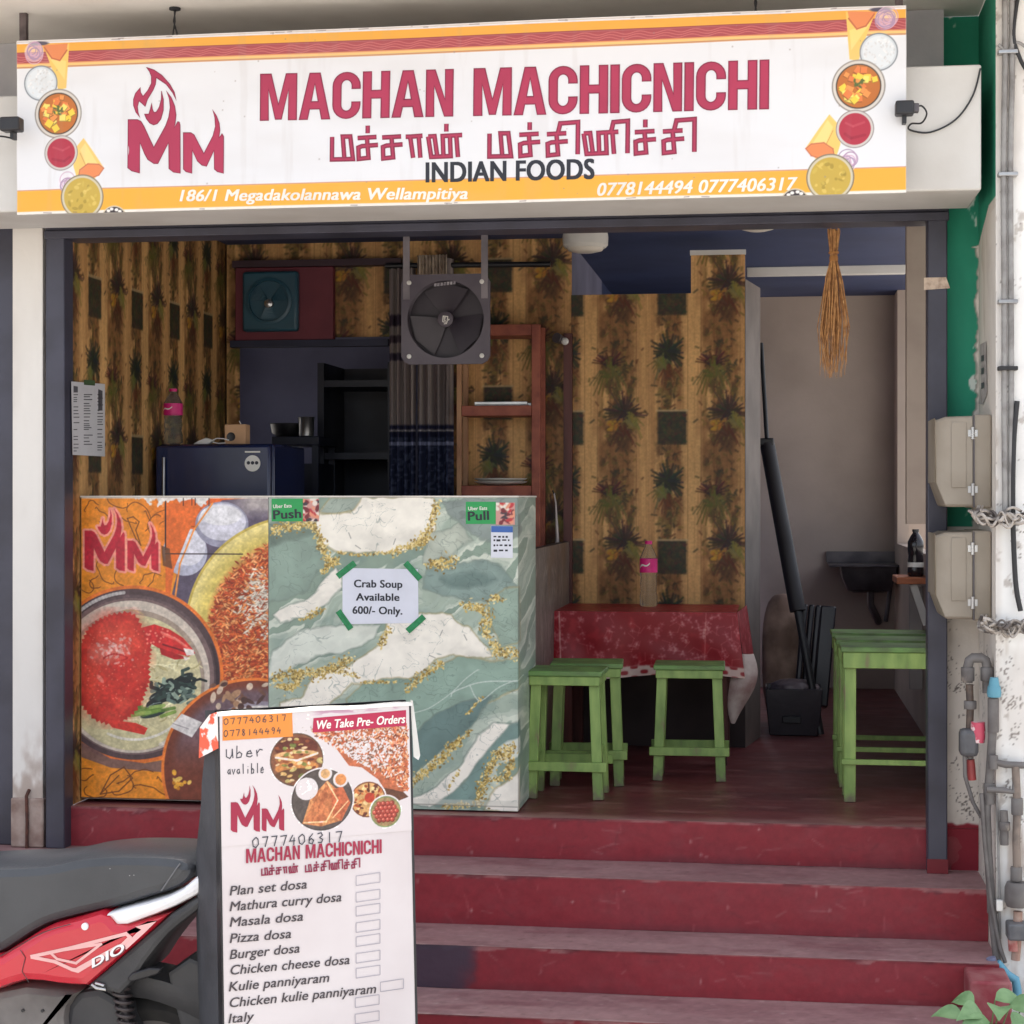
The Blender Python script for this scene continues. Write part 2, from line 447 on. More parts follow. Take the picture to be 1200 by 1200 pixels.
M_soffit = mat('soffit_plaster', (236, 231, 224), 0.85, (222, 216, 208), scale=3, bump=0.2)
M_cream = mat('cream_paint', (212, 210, 206), 0.7, (194, 190, 184), scale=3, lo=0.35, hi=0.7, bump=0.12)
M_greywall = mat('grey_plaster', (188, 171, 159), 0.75, (168, 152, 140), scale=2.5, lo=0.35, hi=0.7, bump=0.15)
M_blue = mat('blue_ceiling_paint', (48, 60, 98), 0.7, (40, 50, 84), scale=2, bump=0.1)
M_red_ink = flat('red_ink', (176, 48, 82), 0.45)
M_dred_ink = flat('dark_red_ink', (140, 34, 68), 0.45)
M_ink = flat('dark_ink', (36, 38, 48), 0.5)
M_white_ink = flat('white_ink', (238, 234, 224), 0.45)
M_pen = flat('pen_ink', (62, 62, 72), 0.5)

# ================================================================== the ground
gm = mat('road_concrete', (166, 161, 154), 0.9, (142, 137, 131), scale=1.3, lo=0.3, hi=0.7, bump=0.5, bscale=120)
me = MB().add([(-40, -60, -.57), (40, -60, -.57), (40, 40, -.57), (-40, 40, -.57)], [(0, 1, 2, 3)]).mesh('ground')
tag(link('ground', me, gm), None, None, kind='structure')

# ================================================================== entrance steps
steps = empty('entrance_steps', 'red painted cement steps with worn grey treads below the shop opening', 'steps', (-1.2, -.4, -.57))
SZ = [0.0, -.135, -.292, -.42, -.57]; SY = [0.0, -.28, -.55, -.83]
XL, XR = -3.3, .645
def riser_canvas(h, seed, k):
    c = Canvas(0, XR-XL, 0, h, 0.0055)
    n = fbm(c.X*3, c.Y*5, seed); n2 = fbm(c.X*14, c.Y*30, seed+3)
    base = np.array([134, 39, 48.0]); c.c[:] = base
    c.fill(sstep(.4, .75, n)*.4, (130, 50, 58)); c.fill(sstep(.55, .8, n2)*.35, (132, 58, 64))
    c.fill(sstep(.62, .8, fbm(c.X*1.3, c.Y*2, seed+9))*.5, (148, 76, 82))
    chip = .002+.014*sstep(.5, .85, fbm(c.X*9, c.X*0, seed+5))*sstep(.35, .6, vnoise(c.X*45, c.Y*60, seed+6)+.2)
    if k == 0: chip = chip*1.6+.006*vnoise(c.X*30, c.X*0, 91)
    c.fill(sstep(0.003, -.003, c.Y-chip)*.8, (158, 112, 110))
    c.fill(sstep(.004, 0, c.Y-chip-.003)*sstep(.5, .7, n2)*.6, (92, 30, 38))
    rs = np.random.RandomState(seed)
    for i in range(14):
        c.disc(rs.rand()*(XR-XL), rs.rand()*h, .0015+.002*rs.rand(), (196, 168, 160), .002+.003*rs.rand(), op=.7)
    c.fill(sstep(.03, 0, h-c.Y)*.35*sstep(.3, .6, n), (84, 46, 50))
    for i in range(60):      # scrapes and drips
        x, y = rs.rand()*(XR-XL), rs.rand()*h; a = rs.normal(0, .5)+(1.57 if i % 3 == 0 else 0); l = rs.uniform(.01, .06)
        c.line([(x, y), (x+l*math.cos(a), y+l*math.sin(a))], rs.uniform(.0015, .003), [(172, 96, 98), (96, 34, 42), (160, 120, 116)][i % 3], .5)
    c.grain(.12, 40, seed+2); c.grain(.10, 140, seed+4)
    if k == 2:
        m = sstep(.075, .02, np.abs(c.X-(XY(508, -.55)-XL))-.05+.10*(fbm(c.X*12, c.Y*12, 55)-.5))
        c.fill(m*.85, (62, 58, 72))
    return c
def tread_canvas(d, seed):
    c = Canvas(0, XR-XL, 0, d, 0.007)
    n = fbm(c.X*2.2, c.Y*9, seed); n2 = fbm(c.X*9, c.Y*40, seed+4)
    c.c[:] = (152, 118, 118)
    c.fill(sstep(.35, .7, n)*.7, (134, 98, 100)); c.fill(sstep(.5, .75, n2)*.4, (164, 130, 128)); c.fill(sstep(.6, .8, fbm(c.X*5, c.Y*14, seed+8))*.5, (122, 80, 84))
    e = d-c.Y
    c.fill(sstep(.02, .004, e)*sstep(.48, .66, fbm(c.X*16, c.Y*16, seed+2))*.7, (184, 154, 148))
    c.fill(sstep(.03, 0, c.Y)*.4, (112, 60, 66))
    rs = np.random.RandomState(seed)
    for i in range(70):      # scuffs left by shoes
        x, y = rs.rand()*(XR-XL), rs.rand()*d; a = rs.normal(0, .35); l = rs.uniform(.02, .12)
        c.line([(x, y), (x+l*math.cos(a), y+l*math.sin(a))], rs.uniform(.003, .008), [(172, 146, 142), (110, 76, 78), (188, 166, 160)][i % 3], .3)
    for i in range(120): c.disc(rs.rand()*(XR-XL), rs.rand()*d, rs.uniform(.002, .006), [(96, 70, 68), (190, 172, 164)][i % 2], op=.5)
    c.grain(.18, 45, seed+2); c.grain(.12, 130, seed+4)
    return c
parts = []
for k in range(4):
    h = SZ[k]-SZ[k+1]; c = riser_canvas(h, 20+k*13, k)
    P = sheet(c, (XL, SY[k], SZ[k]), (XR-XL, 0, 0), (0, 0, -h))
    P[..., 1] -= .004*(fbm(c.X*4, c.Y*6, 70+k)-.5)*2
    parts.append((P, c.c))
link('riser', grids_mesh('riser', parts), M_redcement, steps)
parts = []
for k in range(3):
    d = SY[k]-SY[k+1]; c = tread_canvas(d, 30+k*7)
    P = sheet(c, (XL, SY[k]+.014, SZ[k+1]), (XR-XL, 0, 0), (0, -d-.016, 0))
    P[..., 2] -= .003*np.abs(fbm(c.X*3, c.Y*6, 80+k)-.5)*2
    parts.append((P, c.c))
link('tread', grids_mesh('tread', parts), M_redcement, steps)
c = Canvas(0, .4, 0, .5, .01); c.c[:] = (128, 48, 56); c.fill(sstep(.4, .7, fbm(c.X*14, c.Y*14, 4)), (150, 92, 92))
kb = MB().box(.545, .66, -.72, -.552, -.42, -.30)
kb.build('kerb_block', mat('red_block', (132, 46, 56), .7, (150, 96, 96), scale=12, bump=.4), steps, bevel=.008)

# ================================================================== wallpaper
def wallpaper_tile():
    T = Canvas(0, 120, 0, 150, 0.7); T.aa = .9; X, Y = T.X, T.Y
    def wrap(fn):
        for dx in (-120, 0, 120):
            for dy in (-150, 0, 150): fn(dx, dy)
    tx, ty = 2*math.pi*X/120, 2*math.pi*Y/150
    def pn(a, b, seed):      # noise that repeats with the tile
        u, v = X/120, Y/150; w_ = sstep(.8, 1, u)[...]; h_ = sstep(.8, 1, v)
        n = lambda p, q: fbm(p*a+20, q*b+20, seed)
        return (n(u, v)*(1-w_)+n(u-1, v)*w_)*(1-h_)+(n(u, v-1)*(1-w_)+n(u-1, v-1)*w_)*h_
    T.c[:] = (236, 188, 126)
    T.fill(sstep(.4, .65, pn(26, 1.5, 2))*.35, (176, 126, 80)); T.fill(sstep(.72, .95, np.sin(tx*4+.6))*.4, (172, 120, 74)); T.fill(sstep(.97, .995, np.sin(tx*8+1.3))*.4, (118, 74, 46))
    def column(cx, hw, amt):  # planks stained brown below the plants
        d = np.abs((X-cx+60) % 120-60); m = sstep(hw+4, hw-8, d+10*(pn(9, 9, 7)-.5))
        T.fill(m*amt*sstep(.34, .62, pn(10, 5, 12)), (112, 70, 38)); T.fill(m*amt*sstep(.5, .7, pn(16, 12, 17)), (74, 50, 30)); T.fill(m*amt*.8*sstep(.56, .72, pn(14, 11, 23)), (96, 92, 44))
    column(54, 21, .62); column(114, 16, .58)
    rs = np.random.RandomState(5)
    def burst(cx, cy, n, r0, r1, a0, a1, wd, col, jit=16, op=.85, droop=0):
        for i in range(n):
            a = a0+(a1-a0)*(i+.5)/n+rs.uniform(-.2, .2); r = rs.uniform(r0, r1); cc = np.array(col)+rs.uniform(-jit, jit, 3); sx, sy = rs.uniform(-4, 4, 2)
            x1, y1 = cx+math.cos(a)*r+sx, cy-math.sin(a)*r+droop*abs(math.cos(a))+sy
            mx, my = (cx+x1)/2, (cy+y1)/2-droop*.5
            wrap(lambda dx, dy: (T.line([(cx+sx*.6+dx, cy+sy*.6+dy), (mx+dx, my+dy)], wd, cc, op), T.line([(mx+dx, my+dy), (x1+dx, y1+dy)], wd*.6, cc, op)))
    for i in range(400):     # the mass of small leaves that fills the planted columns
        cx, hw = ((54, 24), (114, 17))[rs.rand() < .4]
        x, y = cx+rs.normal(0, hw*.5), rs.uniform(0, 150); a = rs.uniform(0, 6.3); l = rs.uniform(2, 6)
        k_ = .5+.5*math.sin(y/150*4*math.pi+cx)
        if rs.rand() > .35+.65*k_: continue
        cc = [(110, 100, 48), (84, 76, 40), (70, 54, 34), (128, 92, 48), (64, 62, 42), (146, 124, 56), (104, 62, 36)][rs.randint(7)]
        wrap(lambda dx, dy: T.line([(x+dx, y+dy), (x+l*math.cos(a)+dx, y+l*math.sin(a)+dy)], rs.uniform(1.4, 2.6), cc, .7))
    # hanging box under the palm
    wrap(lambda dx, dy: T.poly([(50+dx, 128+dy), (70+dx, 128+dy), (68+dx, 150+dy), (53+dx, 150+dy)], (82, 54, 36), .6, soft=3))
    # dark window with a pale sill
    wrap(lambda dx, dy: T.poly([(101+dx, 104+dy), (134+dx, 104+dy), (134+dx, 143+dy), (101+dx, 143+dy)], (58, 54, 42), .95, soft=1.5))
    for i in range(110):
        x, y = rs.uniform(102, 133), rs.uniform(107, 142); cc = (rs.choice([40, 70, 84])+rs.randint(12), 66+rs.randint(-20, 22), 46)
        wrap(lambda dx, dy: T.disc(x+dx, y+dy, 2.0, cc, 1.1, rs.uniform(0, 3), .8))
    wrap(lambda dx, dy: T.line([(100+dx, 104+dy), (135+dx, 104+dy)], 2.2, (224, 198, 154), .8))
    # dark bush with a paler fern under it
    burst(113, 36, 70, 5, 24, 0, 2*math.pi, 3.0, (58, 60, 46)); burst(113, 36, 40, 3, 16, 0, 2*math.pi, 3, (44, 50, 42))
    burst(106, 54, 26, 8, 20, .1, math.pi-.1, 2.0, (120, 116, 62), droop=14, op=.75); burst(113, 66, 20, 6, 18, .2, math.pi-.2, 2.2, (104, 64, 36), droop=18, op=.6)
    # reddish spiky plant, pale flowers and a drooping fern
    burst(45, 50, 40, 6, 19, .0, math.pi, 2.3, (82, 46, 38)); burst(45, 54, 26, 4, 14, 0, 2*math.pi, 2.4, (66, 40, 34))
    for i in range(14):
        x, y = 45+rs.uniform(-11, 11), 59+rs.uniform(-3, 4); wrap(lambda dx, dy: T.disc(x+dx, y+dy, 1.2, (214, 196, 124), op=.85))
    burst(45, 64, 34, 8, 22, .0, math.pi, 2.1, (110, 100, 48), droop=22, op=.75)
    # palm with yellow blossom
    burst(62, 108, 56, 10, 25, -.2, math.pi+.2, 2.5, (76, 58, 46)); burst(62, 106, 30, 4, 15, 0, 2*math.pi, 2.4, (60, 48, 40))
    for i in range(20):
        x, y = 49+rs.uniform(-8, 8), 121+rs.uniform(-5, 6); wrap(lambda dx, dy: T.disc(x+dx, y+dy, 2.0, (206, 152+rs.randint(-20, 20), 52), 1.5, op=.85))
    burst(70, 122, 26, 8, 19, .1, math.pi-.1, 2.0, (136, 128, 62), droop=16, op=.75); burst(60, 132, 22, 6, 18, .2, math.pi-.2, 2.4, (96, 62, 36), droop=16, op=.6)
    T.c = np.clip(T.c*(1+(pn(60, 70, 31)-.5)[..., None]*.2), 0, 255)
    return T
_T = wallpaper_tile()
TW, THH = 0.436, 0.545
def wallpaper(x, y):
    """colour of the paper at x metres along, y metres down from the pattern origin"""
    u = np.mod(x/TW, 1)*(_T.nx-1); v = np.mod(y/THH, 1)*(_T.ny-1)
    i = np.floor(u).astype(int); j = np.floor(v).astype(int); fu = (u-i)[..., None]; fv = (v-j)[..., None]
    i1 = np.minimum(i+1, _T.nx-1); j1 = np.minimum(j+1, _T.ny-1)
    return (_T.c[j, i]*(1-fu)+_T.c[j, i1]*fu)*(1-fv)+(_T.c[j1, i]*(1-fu)+_T.c[j1, i1]*fu)*fv
def papered(O, dx, dy, ox, oy, step=.0035, tint=1.0, sx=None):
    O, dx, dy = map(lambda q: np.array(q, float), (O, dx, dy))
    W, H = np.linalg.norm(dx), np.linalg.norm(dy)
    c = Canvas(0, W, 0, H, step)
    c.c = wallpaper(c.X+ox, c.Y+oy)*tint; c.grain(.25, 1.7, 6); c.c *= (.90, .88, .84)
    return sheet(c, O, dx, dy), c.c

# ================================================================== the shop's shell
shop = empty('shop_building', 'narrow open fronted food shop with papered side wall, red floor and blue ceiling', 'shop', (-.9, 2, 0))
c = Canvas(-3.0, .75, 0, 4.3, .012)
c.c[:] = (112, 52, 54)
c.fill(sstep(.35, .7, fbm(c.X*2, c.Y*7, 3))*.7, (88, 38, 42)); c.fill(sstep(.52, .78, fbm(c.X*7, c.Y*22, 5))*.55, (146, 104, 98))
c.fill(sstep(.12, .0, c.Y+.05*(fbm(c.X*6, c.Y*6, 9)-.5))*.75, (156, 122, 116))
P = np.stack([c.X, c.Y-.003, np.zeros_like(c.X)-.001], -1)[::-1]
link('floor', grids_mesh('floor', [(P, c.c[::-1])]), paint('floor_paint', .42, .45, bump=.2, bscale=14), shop)
MB().box(-3.0, 1.1, .12, 4.5, 2.15, 2.3).build('ceiling', M_blue, shop)
CZ = 2.15
# papered left wall
link('side_wall', grids_mesh('side_wall', [papered((-2.36, .0, CZ), (0, 1.8, 0), (0, 0, -CZ), .2, .05, step=.005)]), M_wallpaper, shop)
# papered wall with the kitchen opening (right of it the shelf bay)
xo0, xo1, zo = -2.30, -1.36, 1.74
xe = -.844
kw = [papered((-2.36, 1.8, CZ), (xe+2.36, 0, 0), (0, 0, -(CZ-zo)), .1, -.25),
      papered((-2.36, 1.8, zo), (xo0+2.36, 0, 0), (0, 0, -zo), .1, -.25+CZ-zo),
      papered((xo1, 1.8, zo), (xe-xo1, 0, 0), (0, 0, -zo), .1+xo1+2.36, -.25+CZ-zo)]
link('kitchen_wall', grids_mesh('kitchen_wall', kw), M_wallpaper, shop)
mb = MB().box(-3.0, -.86, 3.3, 3.36, 0, CZ).box(-.92, -.86, 1.84, 3.3, 0, CZ).box(-3.0, -2.36, 1.78, 1.84, 0, CZ)
mb.box(-3.0, -2.94, 1.84, 3.3, 0, .9).box(-3.0, -2.94, 1.84, 2.1, .9, CZ).box(-3.0, -2.94, 3.0, 3.3, .9, CZ).box(-3.0, -2.94, 2.1, 3.0, 1.8, CZ)  # out-of-view window gap, added to let daylight into the kitchen
mb.build('kitchen_room_wall', mat('slate_paint', (112, 112, 136), .7, (90, 90, 112), scale=2), shop)
mb = MB().box(-.2, 1.0, 4.25, 4.3, 0, CZ).box(.66, .72, .3, 4.25, 0, .8).box(.66, .72, .3, .9, .8, CZ).box(.66, .72, 4.0, 4.25, .8, CZ)  # gap in the right wall is an unseen opening added to light the passage
mb.build('back_wall', M_greywall, shop)
MB().box(-.86, -.2, 4.0, 4.05, 0, CZ).box(-.92, -.862, 3.361, 4.05, 0, CZ).build('blue_wall', M_blue, shop)
MB().box(XY(1062, .3), XY(1086, .3), .28, .34, ZY(613, .3), CZ).build('door_stop', mat('tan_paint', (150, 134, 122), .6, (136, 120, 110)), shop)
MB().box(XY(1066, 2.3), .655, 2.3, 2.34, .2, ZY(684, 2.3)).build('wall_edge', mat('grey_edge', (160, 152, 148), .7), shop)
# outside: fascia, soffit, wall above the opening
mb = MB().box(-5.5, .606, -.45, -.10, 1.948, 2.316)
mb.build('fascia_beam', M_cream, shop, bevel=.006)
MB().box(-5.6, 1.6, -.85, .1, 2.573, 2.75).build('soffit_slab', M_soffit, shop)
MB().box(-5.5, .53, -.098, .118, 1.985, 2.572).build('upper_wall', mat('grey_render', (190, 188, 190), .85, (172, 170, 174), scale=4, bump=.2), shop)

# ------------------------------------------------------------------ papered partition behind the table
pw = empty('partition_wall', 'partition papered with potted palms and planks behind the red table', 'partition', (-.48, 1.8, 0))
xa, xb = -.844, -.113; zt = 1.905; xn = XY(810, 1.8); zn = 2.064
pp = [papered((xa, 1.78, zt), (xb-xa, 0, 0), (0, 0, -(zt-.5)), .0, .43, step=.003),
      papered((xn, 1.78, zn), (xb-xn, 0, 0), (0, 0, -(zn-zt)), xn-xa, .43-(zn-zt), step=.003)]
link('papered_face', grids_mesh('papered_face', pp), M_wallpaper, pw)
MB().box(xa, xb, 1.784, 1.84, 0, zt-.002).box(xn, xb, 1.784, 1.84, zt, zn-.002).build('core', M_greywall, pw)
MB().box(xa, xb, 1.774, 1.783, 0, .4995).build('under_table_shade_panel', mat('shade_brown', (58, 40, 40), .6, (44, 30, 32), scale=5), pw)  # guessed dark board, added to give the deep shade under the table
MB().box(xn-.004, xb+.004, 1.772, 1.79, zn, zn+.02).build('top_trim', M_cream, pw)
jb = MB(); a, b = atY(873.5, 327, 1.775), atY(891, 341, 2.12)
jb.prism([(0, 0), (1, 0), (1, 1), (0, 1)], 0, 1)
jb = MB().add([(a[0], 1.775, 0), (b[0], 2.12, 0), (b[0]-.03, 2.13, 0), (a[0]-.03, 1.845, 0), (a[0], 1.775, a[2]), (b[0], 2.12, a[2]), (b[0]-.03, 2.13, a[2]), (a[0]-.03, 1.845, a[2])],
              [(0,3,2,1),(4,5,6,7),(0,1,5,4),(1,2,6,5),(2,3,7,6),(3,0,4,7)])
jb.build('jamb', mat('jamb_paint', (106, 95, 89), .6, (94, 84, 79)), pw)
q = XY(666, 1.77)
MB().box(q-.018, q+.018, 1.745, 1.778, 0, ZY(392, 1.77)).build('corner_post', mat('dark_red_wood', (92, 46, 40), .55, (70, 36, 32), stretch=(6, 6, .6)), pw)
tag(MB().box(XY(875, 1.9), XY(1062, 1.9), 1.93, 1.975, ZY(328, 1.93), ZY(318, 1.93)).build('cross_beam', M_cream, None, bevel=.003), 'white painted beam across the passage beside the partition', 'beam')

# ================================================================== dark frame of the rolling shutter
fr = empty('shutter_frame', 'dark blue grey steel frame around the wide shop opening', 'frame', (-.9, -.03, -.135))
MB().box(-2.425, -2.358, -.06, .02, -.135, 1.945).build('post', M_frame, fr, bevel=.004)
MB().box(.484, .545, -.06, .02, -.135, 1.945).build('post', M_frame, fr, bevel=.004)
MB().box(-2.428, .55, -.065, .06, 1.918, 1.946).box(-2.428, .55, -.055, .10, 1.946, 1.984).build('lintel', M_frame, fr, bevel=.003)
MB().box(.482, .547, -.063, -.0605, -.135, -.09).build('painted_foot', mat('red_foot', (128, 34, 42), .6), fr)
tp = MB(); x0, x1 = XY(1083, -.07), XY(1112, -.07); z0, z1 = ZY(347, -.07), ZY(333, -.07)
tp.add([(x0, -.063, z1), (x1-.008, -.064, z1), (x1+.004, -.066, z0+.004), (x0, -.063, z0)], [(3, 2, 1, 0)])
tag(tp.build('tape_strip', mat('pale_brown_tape', (206, 186, 166), .6, (170, 146, 128), scale=60), None), 'strip of pale torn tape stuck on the right frame post', 'tape')

# ================================================================== left: pilaster and next door's shutter
pil = empty('pilaster', 'white painted pilaster with a bare stone foot beside the dark frame', 'pilaster', (-2.49, 0, -.135))
c = Canvas(0, .106, 0, 2.0, .004); c.c[:] = (226, 222, 216); c.fill(sstep(.5, .8, fbm(c.X*6, c.Y*2, 5))*.5, (206, 200, 192))
c.fill(sstep(.25, 0, 1.95-c.Y)*sstep(.35, .6, fbm(c.X*20, c.Y*9, 3)), (178, 164, 154)); c.fill(sstep(.06, 0, c.Y)*.3, (180, 170, 160))
link('shaft', grids_mesh('shaft', [(sheet(c, (-2.545, -.05, 1.98), (.106, 0, 0), (0, 0, -1.95)), c.c), (sheet(c, (-2.545, .1, 1.98), (0, -.15, 0), (0, 0, -1.95)), c.c), (sheet(c, (-2.439, -.05, 1.98), (0, .15, 0), (0, 0, -1.95)), c.c)]), M_masonry, pil)
fm = MB().box(-2.55, -2.434, -.058, .02, -.135, .032); fm.build('stone_foot', mat('bare_stone', (168, 150, 140), .85, (128, 104, 94), scale=14, bump=.6), pil, bevel=.006)
MB().tube([(-2.49, -.062, -.135), (-2.488, -.064, -.05), (-2.491, -.063, .04), (-2.486, -.05, .06)], .006, 8).build('rusty_bar', mat('rust', (94, 56, 44), .8, (60, 38, 34), scale=40), pil, smooth=50)
sh = empty('rolling_shutter', 'dark blue grey shutter of the shop next door, left of the pilaster', 'shutter', (-2.9, 0, -.135))
MB().box(-5.5, -2.62, -.005, .03, -.135, 2.0).build('panel', M_frame, sh)
MB().box(-2.618, -2.555, -.02, .03, -.135, 2.0).build('side_rail', M_frame, sh, bevel=.004)

# ================================================================== right: painted pillar
def greenedge(z, s):
    j = .018*(fbm(z*14, z*0+2, 12)-.5)+.012*(vnoise(z*70, s*8, 15)-.5)
    e = np.where(z > 1.93, .62, np.where(z > 1.84, .10+(z-1.84)/.09*.30, .098+.016*np.clip((z-1.0)/.8, 0, 1)))
    return np.where(z < .955, -.1, e+j)
GREEN, OFFW = np.array([44, 140, 112.]), np.array([216, 208, 198.])
def masonry(c, s, z, white):
    c.c[:] = white; n = fbm(s*7, z*7, 3)
    c.fill(sstep(.45, .75, n)*.5, np.array(white)*.9); c.fill(sstep(.62, .8, fbm(s*16, z*5, 9))*.45, (176, 164, 150))
def spots(c, s, z, dens):
    m = sstep(.74, .80, vnoise(s*210, z*210, 31)*.55+fbm(s*26, z*20, 33)*.55+dens); c.fill(m*.8, (84, 76, 72))
parts = []
c = Canvas(.53, .647, 0, 2.707, .004); s = c.X-.53; z = 2.572-c.Y; masonry(c, s, z, OFFW); e = greenedge(z, s)
gcol = GREEN*(1+.25*(fbm(s*9, z*3, 21)-.5)[..., None])
m = sstep(.002, -.002, s-e)[..., None]; c.c = c.c*(1-m)+gcol*m
c.fill(sstep(.006, .0, np.abs(s-e-.002))*.6*(z > .97)*(z < 1.93), (120, 112, 104))  # thin shadow line painted along the peeling green edge
c.fill(sstep(.72, .78, fbm(s*30, z*12, 25))*(s < e), (206, 214, 206))
c.fill(sstep(.004, -.004, z-.012-.008*(vnoise(s*60, z*0, 3)-.5)), (132, 36, 48)); spots(c, s, z, np.where(z < .75, -.05, -.3)+np.where(z < .2, .05, 0)-(z < .02)*.5)
parts.append((sheet(c, (.53, .0, 2.572), (.117, 0, 0), (0, 0, -2.707)), c.c))
c = Canvas(0, .45, 0, 3.14, .005); s = c.X+.117; z = 2.572-c.Y; masonry(c, s, z, OFFW); e = greenedge(z, s)
gcol = GREEN*(1+.25*(fbm(s*9, z*3, 21)-.5)[..., None])
m = sstep(.002, -.002, s-e)[..., None]; c.c = c.c*(1-m)+gcol*m
c.fill(sstep(.5, .9, c.X/.45)*.4*(z < 1.9), (232, 228, 222)); spots(c, s, z, np.where(z < .6, -.04, -.3))
parts.append((sheet(c, (.647, 0, 2.572), (0, -.45, 0), (0, 0, -3.14)), c.c))
c = Canvas(0, .5, 0, 3.14, .005); s = c.X; z = 2.572-c.Y; masonry(c, s, z, (238, 237, 234)); spots(c, s*1.3, z, np.where((z > .1) & (z < .65), .02, -.09)-s*.15+np.where(np.abs(z-.98) < .06, .05, 0))
c.fill(sstep(.5, .7, fbm(s*20, z*8, 44))*sstep(.55, .1, z+.1)*.5, (170, 150, 136)); c.fill(sstep(.02, 0, c.X-.012*fbm(z*20, z*0, 6))*.4, (196, 186, 176))
c.fill(sstep(.55, .8, fbm(s*9, z*2.2, 71))*.35, (186, 172, 160)); c.fill(sstep(.70, .78, fbm(s*34, z*22, 73))*.5, (150, 138, 128))
parts.append((sheet(c, (.647, -.45, 2.572), (.5, 0, 0), (0, 0, -3.14)), c.c))
pme = grids_mesh('corner_pillar', parts)
tag(link('corner_pillar', pme, M_masonry), 'peeling green and white masonry pillar at the right end of the steps', 'pillar')
# ================================================================== the shop sign
LOGO = [  # flame monogram, x 90..1048, y 80..1140
 [(92,605),(185,605),(220,622),(250,670),(350,885),(470,665),(500,580),(515,480),(505,390),(475,315),(525,385),(560,470),(572,560),(562,650),(552,690),(590,625),(605,630),(612,660),(612,1140),(545,1130),(500,1095),(497,835),(390,1045),(350,1045),(290,1005),(260,950),(212,835),(208,1140),(130,1120),(92,1090)],
 [(645,735),(720,735),(750,755),(848,945),(940,765),(965,670),(960,580),(938,505),(975,565),(1003,640),(1008,710),(1000,785),(1030,745),(1045,770),(1045,1140),(985,1125),(955,1100),(950,910),(875,1070),(830,1060),(785,1020),(732,910),(728,1140),(670,1125),(645,1100)],
 [(425,320),(445,400),(445,510),(420,600),(385,645),(350,658),(310,640),(275,595),(258,550),(300,550),(315,500),(328,440),(335,500),(350,532),(375,530),(405,480),(425,400)],
 [(275,80),(350,105),(430,160),(510,250),(555,330),(575,410),(540,335),(475,250),(372,180),(365,250),(340,310),(285,400),(262,470),(230,440),(200,415),(185,470),(190,530),(210,582),(170,530),(145,460),(145,400),(165,340),(212,285),(215,330),(240,372),(290,310),(325,240),(325,170),(305,120)]]
def logo(mb, pl, x0, y0, x1, y1, off, skew=0.0, parts=4, out=None, ow=1.0):
    """the monogram in the photo-pixel box x0..x1, y0..y1 measured on plane pl"""
    for i, g in enumerate(LOGO[:parts]):
        pts = []
        for x, y in g:
            u, v = (x-90)/958, (y-80)/1060
            pts.append((x0+u*(x1-x0), y0+v*(y1-y0)+skew*u))
        mb.pix_poly(pl, pts, off)
        if out is not None: out.stroke(pl, [pl.hit(*p) for p in pts+pts[:2]], ow*pl.scale(*pts[0]), off+.0004+i*6e-6)
def canvas_logo(c, x0, y0, x1, y1, col, edge=None, ew=0):
    for g in LOGO[:3]:
        pts = [(x0+(x-90)/958*(x1-x0), y0+(y-80)/1060*(y1-y0)) for x, y in g]
        if edge is not None: c.line(pts+[pts[0]], ew, edge)
    for g in LOGO[:3]:
        pts = [(x0+(x-90)/958*(x1-x0), y0+(y-80)/1060*(y1-y0)) for x, y in g]
        c.poly(pts, col)
# Tamil name as pen strokes: x in letter units, y 0 (foot) .. 1 (head line)
def ta_ma(x): return [[(x,1),(x,0),(x+.95,0),(x+.82,1),(x+.48,1),(x+.56,.08)]]
def ta_ca(x): return [[(x,.92),(x+.85,.95)], [(x+.42,.93),(x+.5,.04),(x+.06,0),(x+.04,.5),(x+.2,.56),(x+.92,.6)]]
def ta_aa(x): return [[(x,.93),(x+.2,.93),(x+.34,0)], [(x+.2,.93),(x+.75,.96)], [(x+.58,.95),(x+.66,0)]]
def ta_na(x): return [[(x,.92),(x+.14,.03),(x+1.0,.05),(x+.96,.93)], [(x,.92),(x+.28,.93),(x+.40,.10)], [(x+.68,.08),(x+.64,.93),(x+1.5,.96)], [(x+1.24,.95),(x+1.32,0)]]
def ta_dot(x): return [[(x,1.12),(x,1.46)]]
def ta_i(x, w_): return [[(x-.02,.95),(x+.08,1.38),(x+w_,1.42),(x+w_,.02)]]
TAMIL = (ta_ma(0)+ta_ca(1.15)+ta_dot(1.6)+ta_ca(2.25)+ta_aa(3.3)+ta_na(4.3)+ta_dot(5.1)
         +ta_ma(7.0)+ta_ca(8.3)+ta_dot(8.75)+ta_ca(9.5)+ta_i(10.0,.85)+ta_na(11.1)+ta_i(12.3,.7)+ta_ca(13.3)+ta_dot(13.75)+ta_ca(14.5)+ta_i(15.0,.85))
def tamil(mb, pl, pL, pR, h, wd, off):
    a, b = pl.hit(*pL), pl.hit(*pR); d = b-a; ln = np.linalg.norm(d); d /= ln; n = np.array([-d[1], d[0]])
    sc = pl.scale((pL[0]+pR[0])/2, (pL[1]+pR[1])/2)
    for i, st in enumerate(TAMIL):
        mb.stroke(pl, [a+d*(x/15.9*ln)+n*(y*h*sc) for x, y in st], wd*sc, off+i*4e-6)

